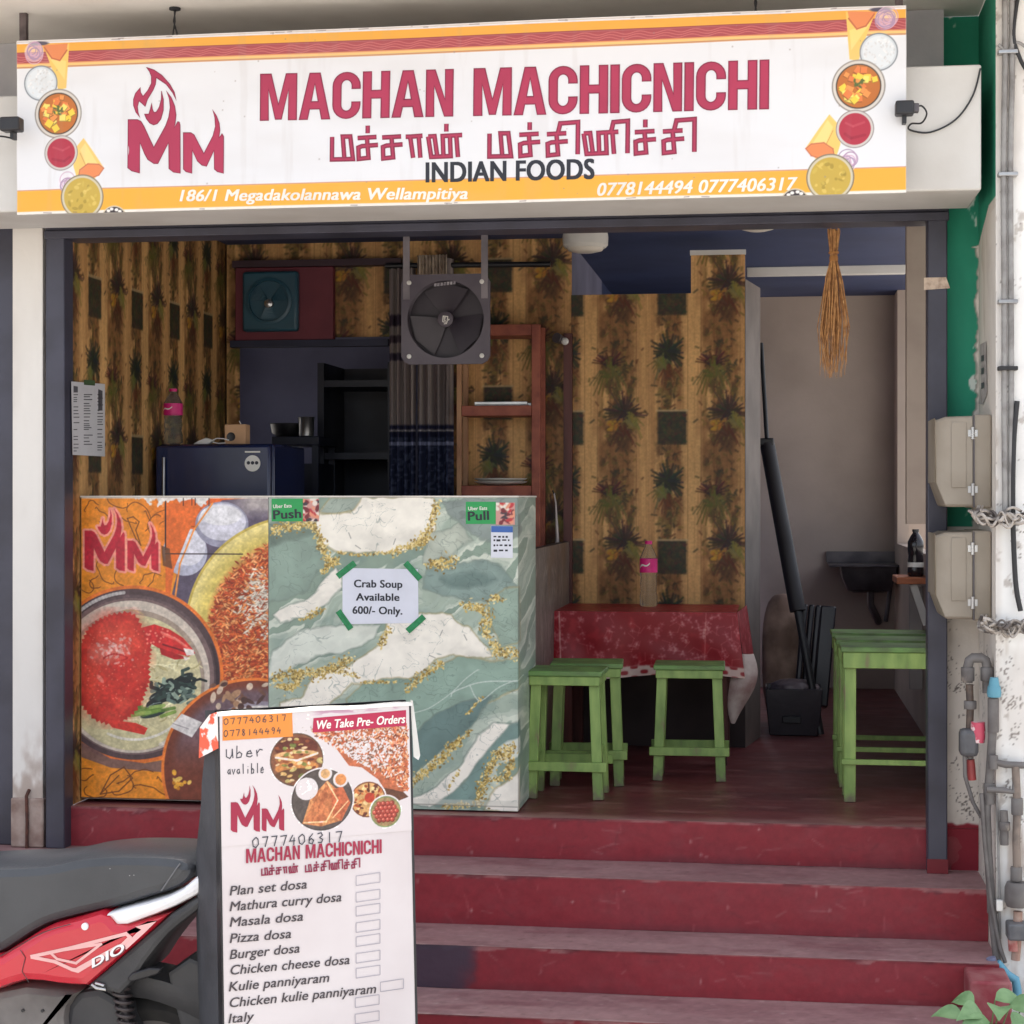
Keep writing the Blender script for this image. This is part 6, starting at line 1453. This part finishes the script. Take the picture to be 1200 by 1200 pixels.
M_cable = mat('cable_grey', (150, 148, 146), .5, (120, 116, 114), scale=20)
M_pvc = mat('pvc_grey', (112, 108, 106), .55, (92, 86, 84), scale=14, lo=.4, hi=.65, col3=(150, 140, 130))
def pq(px, py, Y=-.46): return atY(px, py, Y)
def spline(pts, k=6):
    pts = [Vector(p) for p in pts]; sm = []
    for i in range(len(pts)-1):
        p0 = pts[max(0, i-1)]; p1 = pts[i]; p2 = pts[i+1]; p3 = pts[min(len(pts)-1, i+2)]
        for j in range(k):
            q = j/k; sm.append(.5*((2*p1)+(-p0+p2)*q+(2*p0-5*p1+4*p2-p3)*q*q+(-p0+3*p1-3*p2+p3)*q**3))
    return sm+[pts[-1]]
for i, (pts, r, m_) in enumerate(([[(1177,-20),(1178,60),(1176,200),(1177,340),(1177,480),(1178,600)], .0085, M_cable], [[(1186,-20),(1186,90),(1184,200),(1185,400),(1185,600)], .0085, M_cable], [[(1196,-20),(1190,15),(1188,45),(1196,70),(1204,84)], .006, M_black], [[(1170,52),(1180,60),(1192,50),(1203,56)], .005, M_cable], [[(1192,470),(1188,520),(1187,600),(1190,680),(1196,716)], .0075, M_black])):
    o = MB().tube(spline([pq(x, y, -.468-.004*(i > 1)) for x, y in pts]), r, 8).build('wall_cable', m_, None, smooth=60)
    tag(o, ['pale conduit running down the pillar, the left of a pair', 'pale conduit running down the pillar, the right of a pair', 'black cable looping at the top of the pillar', 'short pale wire crossing the conduits near the pillar top', 'black cable beside the lower meter box'][i], 'cable', 'cables on the pillar')
for py in (62, 205, 354, 432):
    MB_ = MB().box(pq(1169, py)[0], pq(1192, py)[0], -.482, -.4505, pq(1180, py)[2]-.006, pq(1180, py)[2]+.006)
    tag(MB_.build('cable_clamp', M_steel if py != 432 else M_black, None, bevel=.002), {62: 'metal clamp on the conduits near the pillar top', 205: 'metal clamp on the conduits level with the sign foot', 354: 'metal clamp on the conduits above the upper meter box', 432: 'black clamp just above the upper meter box'}[py], 'clamp', 'clamps on the conduits')
def tangle(py, label, seed, x0, x1, n):
    t = MB(); rs = np.random.RandomState(seed)
    for i in range(n):
        pts = []; ph = rs.uniform(0, 6.3)
        xs, xe_ = x0+rs.uniform(-6, 10), x1+rs.uniform(-6, 14)
        for k in range(7):
            u = k/6; x = xs+(xe_-xs)*u; y = py+rs.uniform(-9, 9)+10*math.sin(u*3.1)*rs.uniform(-.3, 1); pts.append(pq(x, y, -.49+rs.uniform(-.03, .02)))
        t.tube(spline(pts, 5), rs.uniform(.0026, .0055), 6)
    rs2 = np.random.RandomState(seed+1)
    for i in range(4):
        x = x0+rs2.uniform(0, 12); t.tube(spline([pq(x, py-12, -.36), pq(x-4, py+2, -.42), pq(x+8, py+8, -.47), pq(x+24, py+3, -.49)], 5), .0035, 6)
    o = t.build('wire_bundle', mat('wire_mix', (176, 168, 160), .5, (92, 84, 80), scale=18, lo=.45, hi=.55), None, smooth=60)
    tag(o, label, 'wires', 'tangled wires under the meter boxes')
tangle(605, 'tangled wires between the two meter boxes', 3, 1140, 1192, 11)
tangle(733, 'tangled wires below the lower meter box', 8, 1150, 1205, 12)
# paper label on the pillar side
SP = Plane((XW-.0012, 0, 0), (0, -1, 0), (0, 0, 1))
pt = empty('paper_label', 'faded torn paper label on the pillar side above the meter boxes', 'label', tuple(SP.P(*SP.hit(1152, 474), 0)))
MB().pix_poly(SP, [(1148.5,404),(1156,400),(1157,462),(1152,474),(1147,473),(1150,450)], .001).build('paper', mat('faded_paper', (178, 172, 168), .8, (150, 142, 138), scale=30), pt)
lm = MB()
for y in (417, 432, 449): lm.pix_poly(SP, [(1150.5,y),(1153.8,y-1.5),(1153.8,y+6),(1150.5,y+7)], .002)
lm.build('print', flat('faded_print', (84, 80, 84)), pt)
# water pipes
wp = empty('water_pipe', 'grey plastic water pipes with a valve and meter down the pillar', 'pipe', tuple(pq(1160, 1130)))
def pipe(name, pts, r, m_, Y=-.47, fit=()):
    P_ = [pq(x, y, Y) for x, y in pts]; o = MB().tube(P_, r, 12).build(name, m_, wp, smooth=50)
    if fit:
        for x, y, h, k in fit:
            c_ = pq(x, y, Y); MB().lathe([(r*k, -h), (r*k*1.05, -h*.9), (r*k*1.05, h*.9), (r*k, h)], tuple(c_), 14).build('fitting', M_pvc, o, smooth=40)
pipe('inlet_bend', [(1134,800),(1134,782),(1136,774),(1140,771),(1150,771),(1155,774),(1157,782),(1157,812)], .0145, M_pvc, -.40, ((1134,790,.02,1.3),(1157,790,.02,1.3)))
pipe('inlet_pipe', [(1136,802),(1137,830),(1136,862)], .011, mat('old_brass', (104, 86, 74), .5, (72, 62, 58), scale=30), -.40, ((1137,826,.012,1.6),))
MB().box(pq(1124, 0, -.42)[0], pq(1146, 0, -.42)[0], -.45, -.39, pq(0, 866)[2], pq(0, 836)[2]).build('valve_body', mat('valve_grey', (96, 96, 98), .5, (78, 78, 82), scale=20), wp, bevel=.014)
MB().lathe([(.020, -.03), (.022, 0), (.020, .03)], tuple(pq(1146, 858, -.43)), 12).build('pink_tag', mat('pink_plastic', (196, 76, 98), .5, (226, 200, 200), scale=40, lo=.5, hi=.55), wp, smooth=40)
MB().tube([pq(1137, 890, -.41), pq(1138, 900, -.41), pq(1139, 914, -.41)], .013, 10).build('red_tag', mat('dull_red_plastic', (176, 72, 70), .5, (140, 60, 60)), wp, smooth=50)
MB().tube([pq(1137, 866, -.41), pq(1137, 889, -.41)], .010, 10).build('valve_stem', M_pvc, wp, smooth=50)
pipe('riser_pipe', [(1164,820),(1163,860),(1160,905),(1156,950),(1158,1000),(1162,1060),(1168,1120),(1172,1150)], .0125, M_pvc, -.455, ((1164,838,.05,1.25),(1159,930,.03,1.25),(1163,1062,.02,1.2)))
MB().lathe([(.019, -.012), (.021, 0), (.018, .02)], tuple(pq(1165, 812, -.46)), 14).lathe([(.016, .02), (.012, .045)], tuple(pq(1165, 812, -.46)), 14).build('blue_cap', flat('sky_blue_plastic', (96, 156, 176), .5), wp, smooth=40)
pipe('branch_pipe', [(1162,892),(1178,896),(1206,897)], .010, M_pvc, -.48, ((1164,893,.02,1.3),))
pipe('lower_branch', [(1156,925),(1176,926),(1188,928),(1190,915)], .009, M_pvc, -.48)
pipe('outer_pipe', [(1190,898),(1192,940),(1191,985),(1192,1030)], .0115, mat('aged_pipe', (132, 118, 108), .6, (100, 90, 84), scale=26), -.48, ((1192,945,.024,1.4),(1191,1024,.02,1.4)))
MB().lathe([(.03, -.035), (.036, -.02), (.036, .02), (.03, .035)], tuple(pq(1192, 1048, -.485)), 16).build('meter_flange', M_pvc, wp, smooth=40)
MB().box(pq(1180, 0, -.5)[0], pq(1203, 0, -.5)[0], -.525, -.46, pq(0, 1058)[2], pq(0, 1040)[2]).build('water_meter', mat('meter_dark', (104, 104, 106), .5, (82, 82, 86), scale=20), wp, bevel=.006)
pipe('drop_pipe', [(1193,1068),(1192,1100),(1190,1125)], .013, mat('rust_pipe', (150, 112, 98), .6, (176, 150, 136), scale=30), -.48)
pipe('thin_conduit', [(1168,930),(1170,990),(1171,1040),(1172,1100)], .0035, M_cable, -.462)
pipe('short_valve', [(1176,950),(1177,966),(1177,990)], .012, M_pvc, -.478, ((1177,968,.012,1.3),))
pipe('valve_outlet', [(1130,872),(1131,910),(1140,940),(1150,958)], .006, M_pvc, -.43)
pipe('red_wrap', [(1188,1088),(1187,1100),(1188,1114)], .015, mat('dull_red_wrap', (170, 92, 86), .6, (196, 150, 140), scale=40), -.482)
MB().box(pq(1168, 0, -.49)[0], pq(1176, 0, -.49)[0], -.485, -.465, pq(0, 1030)[2], pq(0, 1018)[2]).build('pipe_clip', M_white, wp, bevel=.003)
pipe('slim_pipe', [(1150,930),(1154,990),(1162,1060),(1172,1110),(1178,1128)], .006, M_pvc, -.475)
pipe('grey_blue_elbow', [(1161,1122),(1164,1132),(1172,1140),(1178,1150),(1178,1175)], .014, mat('grey_blue_pvc', (126, 132, 160), .5, (108, 112, 138), scale=20), -.50)
pipe('sky_blue_elbow', [(1168,1128),(1180,1142),(1190,1148),(1192,1160),(1192,1178)], .013, flat('sky_blue_pvc', (96, 158, 184), .45), -.52)

# ================================================================== plant by the steps
pg = empty('leafy_plant', 'small broad leaved weed growing at the right foot of the steps', 'plant', (.56, -1.0, -.57))
def leaf(mb, base, tip, wd, nrm=(0, -.5, .85)):
    b, t = Vector(base), Vector(tip); d = t-b; n = Vector(nrm).normalized(); s = d.cross(n).normalized(); n2 = s.cross(d).normalized(); vs = []; k = 9
    for i in range(k):
        u = i/(k-1); w_ = wd*math.sin(math.pi*min(1, u**.75*.985+.01))*(1-.25*u); c_ = b+d*u+n2*(.16*d.length*math.sin(u*math.pi*.8))-Vector((0, 0, .25*d.length*u*u))
        vs += [c_-s*w_+n2*w_*.28, c_, c_+s*w_+n2*w_*.28]
    mb.add(vs, [(3*i+j, 3*i+j+1, 3*i+j+4, 3*i+j+3) for i in range(k-1) for j in range(2)])
M_leaf = mat('weed_leaf', (118, 150, 102), .6, (96, 130, 84), scale=30, col3=(146, 170, 122)); lf = MB(); sm_ = MB(); rs = np.random.RandomState(4)
for px, py, Y, l, a in ((1128,1192,-1.02,.085,2.8),(1142,1176,-1.0,.09,2.2),(1150,1186,-1.06,.10,3.9),(1166,1172,-.98,.10,.6),(1172,1180,-1.05,.11,4.6),(1184,1176,-1.0,.10,5.6),(1196,1184,-1.04,.11,.2),(1160,1198,-1.1,.09,3.4),(1136,1204,-1.1,.08,5.0),(1186,1200,-1.1,.09,1.0)):
    p = Vector(atY(px, py, Y)); tip = p+Vector((math.cos(a)*l, math.sin(a)*l*.7, -.012+rs.uniform(-.01, .02)))
    sm_.tube(spline([(.55+.02*rs.normal(), -1.0+.02*rs.normal(), -.57), ((p.x+.55)/2, (p.y-1.0)/2, -.57+(p.z+.57)*.6), p]), .003, 6, r2=.0018)
    leaf(lf, p, tip, l*.33, (rs.uniform(-.3, .3), -.55, .8))
lf.build('foliage', M_leaf, pg, smooth=60); sm_.build('stem', mat('weed_stem', (96, 112, 66), .6), pg, smooth=60)
# ================================================================== the red scooter, seen from its left side
SCY = -1.66
sc_ = empty('motor_scooter', 'red and black motor scooter parked before the steps behind the menu board', 'scooter', (XY(60, SCY), SCY, -.57))
M_sred = mat('scooter_red', (196, 26, 48), .25, (182, 20, 42), scale=3, coat=.6)
M_seat = mat('seat_vinyl', (66, 68, 72), .36, (54, 56, 60), scale=4, bump=.25, bscale=220)
M_splas = mat('scooter_plastic', (62, 62, 64), .6, (50, 50, 53), scale=9, bump=.15, bscale=150)
M_swhite = mat('scooter_white', (232, 232, 234), .25, (224, 224, 228), coat=.5)
M_tyre = mat('tyre_rubber', (32, 31, 31), .85, (46, 44, 42), scale=20, bump=.3)
M_engine = mat('engine_case', (116, 112, 110), .6, (92, 88, 86), scale=8, bump=.2)
def puff(name, pts, hw, rd, m, parent, yc=SCY, taper=None):
    """a rounded body whose side outline (photo units on its near side) is pts"""
    P_ = [atY(x, y, yc-hw) for x, y in pts]; P_ = [(p[0], p[2]) for p in P_]
    ar = sum(P_[i][0]*P_[(i+1) % len(P_)][1]-P_[(i+1) % len(P_)][0]*P_[i][1] for i in range(len(P_)))
    if ar < 0: P_ = P_[::-1]
    n = len(P_)
    def inset(r):
        o = []
        for i in range(n):
            a, b, c = [np.array(P_[(i+k) % n]) for k in (-1, 0, 1)]
            d0 = (b-a)/np.linalg.norm(b-a); d1 = (c-b)/np.linalg.norm(c-b); nn = np.array([-d0[1]-d1[1], d0[0]+d1[0]]); l = np.linalg.norm(nn)
            turn = math.atan2(d0[0]*d1[1]-d0[1]*d1[0], float(np.dot(d0, d1))); le = min(np.linalg.norm(b-a), np.linalg.norm(c-b)); re_ = min(r, .75*max(le/turn, le*.5)) if turn > .02 else r
            nn = nn/l if l > 1e-6 else np.array([-d0[1], d0[0]]); k = min(1.6, 1/max(.4, float(np.dot(nn, [-d0[1], d0[0]]))))
            o.append(b+nn*re_*k)
        return o
    lay = [(-hw, rd), (-hw+rd*.3, rd*.3), (-hw+rd, 0), (hw-rd, 0), (hw-rd*.3, rd*.3), (hw, rd)]
    vs = []
    for y, r in lay:
        for p in inset(r): vs.append((p[0], yc+y, p[1]))
    L = len(lay); fs = [(k*n+i, k*n+(i+1) % n, (k+1)*n+(i+1) % n, (k+1)*n+i)[::-1] for k in range(L-1) for i in range(n)]
    fs += [tuple(range(n)), tuple(range((L-1)*n, L*n))[::-1]]
    o = MB().add(vs, fs).build(name, m, parent, smooth=35)
    for f in o.data.polygons:
        if len(f.vertices) > 4: f.use_smooth = False
    return o
seat = [(-150,1046),(-128,1030),(-90,1022),(-40,1018),(0,1016.5),(40,1014.8),(66,1011.5),(86,1007),(107,1004),(133,1002.3),(160,1002.2),(192,1003.2),(214,1007),(226,1019),(216,1036),(195,1046),(171,1053),(146,1061),(120,1068),(90,1075),(61,1083),(40,1093),(20,1106),(0,1118),(-30,1128),(-80,1130),(-125,1118),(-148,1085)]
st_o = puff('seat', smooth_px(seat, k=3), .125, .024, M_seat, sc_)
sm_ = MB().tube([tuple(atY(x, y, SCY-.1265)) for x, y in ((211,1012),(206,1019),(200,1028),(193,1038),(189,1044))], .0022, 6).build('seat_seam', mat('seam_piping', (120, 120, 124), .5), st_o, smooth=60)
SPn = Plane((0, SCY-.1258, 0), (1, 0, 0), (0, 0, 1))
panel = [(-110,1135),(-60,1130),(0,1120),(14,1111),(27,1103),(44,1092),(61,1084.5),(90,1077),(117,1069),(128,1073),(136,1082),(149,1084),(172,1078),(196,1072.5),(180,1088),(150,1114),(125,1136),(101,1157),(85,1156.5),(67,1155),(48,1152),(29,1151),(14,1155),(0,1160),(-50,1172),(-110,1178)]
puff('side_panel', panel, .150, .022, M_sred, sc_)
tail = [(121,1072),(128,1077),(136,1085),(149,1084.3),(180,1073),(206,1062),(229,1050),(240,1042),(238,1026),(229,1028.5),(213,1042),(195,1051),(171,1058.5),(146,1065)]
puff('tail_trim', tail, .140, .012, M_swhite, sc_)
under = [(197,1073),(229,1052),(240,1046),(243,1056),(228,1070),(212,1082),(198,1094),(184,1110),(170,1128),(156,1150),(140,1166),(118,1160),(101,1156),(125,1136),(150,1114),(180,1088)]
puff('tail_underside', under, .135, .012, M_splas, sc_)
PP_ = Plane((0, SCY-.1505, 0), (1, 0, 0), (0, 0, 1))
def cp(x, y): return (x*.26667, 880+y*.26667)
dm = MB()
def dstroke(pts, wd, off):
    k = wd*.26667*PP_.scale(60, 1120)
    for i in range(len(pts)-1):
        a, b = PP_.hit(*cp(*pts[i])), PP_.hit(*cp(*pts[i+1])); d = (b-a)/np.linalg.norm(b-a)*k*.4
        dm.stroke(PP_, [a-d, b+d], k, off+i*7e-6)
dstroke([(140,903),(300,868),(555,803),(572,818),(540,850),(345,962),(318,960),(240,925),(142,906)], 15, .0012)
dstroke([(222,884),(445,848),(335,932),(252,914),(224,888)], 11, .00125)
dm.pix_poly(PP_, [cp(*p) for p in ((595,772),(688,748),(640,795),(556,872),(540,862),(600,800),(622,785))], .0013)
dm.pix_poly(PP_, [cp(*p) for p in ((318,968),(345,975),(540,858),(520,850),(340,950))], .0014)
dm.build('decal', flat('decal_pink', (232, 178, 176), .3), sc_)
dm = MB(); dm.text(PP_, 'DIO', cp(408, 952), cp(545, 882), 9.5, .002, .03, .5); dm.build('emblem', M_swhite, sc_)
dm2 = MB(); dm2.text(PP_, 'DIO', cp(412, 956), cp(549, 886), 9.8, .0017, .05, .5); dm2.build('emblem_shadow', flat('emblem_dark', (112, 34, 44), .4), sc_)
bz = PP_.P(*PP_.hit(100, 1085.5)); MB().lathe([(.0085, -.002), (.0085, .004), (.004, .006)], tuple(bz), 18, axis='Y').build('panel_bolt', M_swhite, sc_, smooth=40)
gp = MB(); gp.stroke(PP_, [PP_.hit(*p) for p in smooth_px([(-40,1129),(-10,1124),(14,1113),(40,1098),(61,1089),(90,1081),(118,1074),(60,1140)], k=4)[:-12]], .0022, .0011); gp.stroke(PP_, [PP_.hit(*p) for p in ((24,1113),(30,1122),(26,1138),(34,1151))], .0018, .0012); gp.build('panel_gap', M_black, sc_)
sd = MB(); rs = np.random.RandomState(3)
for x, y in ((129,1018),(152,1026),(157,1025.5)):
    a = SPn.hit(x, y); sd.poly_on(SPn, [(a[0]+.0016*math.cos(t), a[1]+.0012*math.sin(t)) for t in np.linspace(0, 5.5, 8)], .0006)
sd.build('dust_speck', mat('dust_grey', (150, 150, 150), .7), st_o)
# wheels
def wheel(x, name):
    c_ = (x, SCY, -.36); hw = .045
    o = MB().lathe([(.145, -hw*.8), (.175, -hw), (.200, -hw*.7), (.210, -hw*.25), (.210, hw*.25), (.200, hw*.7), (.175, hw), (.145, hw*.8), (.145, -hw*.8)], c_, 48, axis='Y', cap=False).build(name, M_tyre, sc_, smooth=45)
    r_ = MB().lathe([(.146, -.03), (.135, -.028), (.132, .028), (.146, .03)], c_, 40, axis='Y', cap=False).lathe([(.035, -.05), (.035, .05)], c_, 20, axis='Y')
    for k in range(5):
        a = k*1.257; r_.bar((x+.03*math.cos(a), SCY, -.36+.03*math.sin(a)), (x+.136*math.cos(a), SCY, -.36+.136*math.sin(a)), .03, .02)
    r_.build('rim', M_engine, o, smooth=40)
xr = XY(178, SCY-.05); xf = xr-1.24
wheel(xr, 'rear_wheel'); wheel(xf, 'front_wheel')
# rear mudguard, air box, engine, spring, small things under the panel
arc = MB(); vs = []; n = 16
for i in range(n):
    a = R(-8+i*(150/(n-1))); r = .262+.012*math.sin(i*.6)
    for dy, dr in ((-.075, -.05), (-.07, 0), (.07, 0), (.075, -.05)): vs.append((xr+(r+dr)*math.cos(a), SCY+dy, -.36+(r+dr)*math.sin(a)))
arc.add(vs, [(4*i+j, 4*i+j+1, 4*i+j+5, 4*i+j+4) for i in range(n-1) for j in range(3)]); o = arc.build('mudguard', M_splas, sc_, smooth=50)
sm = o.modifiers.new('thickness', 'SOLIDIFY'); sm.thickness = .004
airbox = [(-60,1166),(-10,1163),(30,1155),(68,1159),(92,1163),(84,1172),(78,1182),(76,1194),(78,1210),(84,1240),(60,1268),(0,1275),(-60,1270)]
puff('air_filter_case', airbox, .105, .02, M_engine, sc_)
for x, y in ((27,1184),(50,1184.5),(12,1220),(60,1226)):
    b = atY(x, y, SCY-.106); MB().lathe([(.004, -.001), (.004, .003)], tuple(b), 10, axis='Y').build('case_screw', M_black, sc_)
eng = [(74,1215),(78,1178),(92,1162),(116,1158),(150,1178),(160,1210),(178,1240),(190,1275),(150,1290),(90,1286),(66,1250)]
puff('engine_case', eng, .085, .018, M_splas, sc_)
sp_ = MB(); a, b = np.array(atY(139, 1142, SCY-.10)), np.array(atY(152, 1215, SCY-.10)); pts = []
for i in range(97):
    t = i/96; ang = t*2*math.pi*9; p = a+(b-a)*t; pts.append((p[0]+.020*math.cos(ang), p[1]+.020*math.sin(ang), p[2]))
sp_.tube(pts, .0042, 6); sp_.tube([a, b], .010, 10); sp_.build('rear_spring', mat('spring_dark', (62, 54, 55), .5, (48, 44, 45)), sc_, smooth=60)
MB().add(*(lambda m: (m.v, m.f))(MB().prism([tuple(atY(x, y, SCY-.13)[[0, 2]]) for x, y in ((150,1146),(156,1139),(176,1133),(191,1134),(186,1141),(170,1146),(154,1150))], SCY-.14, SCY-.115))).build('footrest', M_black, sc_, bevel=.004)
MB().tube([atY(108, 1154, SCY-.14), atY(113, 1158, SCY-.145), atY(124, 1160, SCY-.14), atY(122, 1155, SCY-.14), atY(112, 1152, SCY-.14)], .004, 8).build('hook', M_steel, sc_, smooth=50)
puff('rear_flap', [(196,1140),(222,1122),(236,1128),(240,1170),(243,1230),(226,1240),(210,1200),(200,1165)], .07, .01, M_splas, sc_)
tl_ = [(226,1052),(240,1044),(252,1050),(250,1068),(236,1076),(226,1068)]
puff('tail_lamp', tl_, .09, .01, mat('lamp_red', (170, 20, 30), .15, (150, 16, 26), coat=.6), sc_)
# front half (left of the picture)
puff('floorboard', [(-330,1195),(-110,1178),(-100,1215),(-120,1245),(-330,1245)], .14, .02, M_splas, sc_)
puff('front_shield', [(-470,960),(-440,945),(-405,990),(-360,1090),(-330,1180),(-330,1240),(-370,1240),(-420,1110),(-460,1010)], .17, .03, M_sred, sc_)
puff('handlebar_cover', [(-478,925),(-450,895),(-410,890),(-385,915),(-400,950),(-440,962),(-470,955)], .10, .03, M_sred, sc_)
p = atY(-430, 915, SCY); MB().tube([(p[0]+.06, SCY-.34, p[2]+.02), (p[0]+.02, SCY-.12, p[2]), (p[0]+.02, SCY+.12, p[2]), (p[0]+.06, SCY+.34, p[2]+.02)], .015, 10).build('handlebar', M_black, sc_, smooth=50)
p = atY(-480, 940, SCY); MB().lathe([(.05, .02), (.06, 0), (.045, -.03)], (p[0]+.02, SCY, p[2]), 20, axis='X').build('headlight', M_swhite, sc_, smooth=50)
for dy in (-.06, .06): MB().tube([(xf, SCY+dy, -.36), (XY(-420, SCY), SCY+dy*.8, ZY(1060, SCY))], .018, 10).build('fork', M_engine, sc_, smooth=50)
arc = MB(); vs = []
for i in range(14):
    a = R(20+i*11)
    for dy, dr in ((-.06, -.05), (-.055, 0), (.055, 0), (.06, -.05)): vs.append((xf+(.24+dr)*math.cos(a), SCY+dy, -.36+(.24+dr)*math.sin(a)))
arc.add(vs, [(4*i+j, 4*i+j+1, 4*i+j+5, 4*i+j+4) for i in range(13) for j in range(3)]); o = arc.build('front_mudguard', M_sred, sc_, smooth=50)
sm = o.modifiers.new('thickness', 'SOLIDIFY'); sm.thickness = .004
MB().tube([(xr-.35, SCY-.05, -.38), (xr-.38, SCY-.16, -.46), (xr-.36, SCY-.22, -.565)], .011, 8).build('side_stand', M_black, sc_, smooth=50)
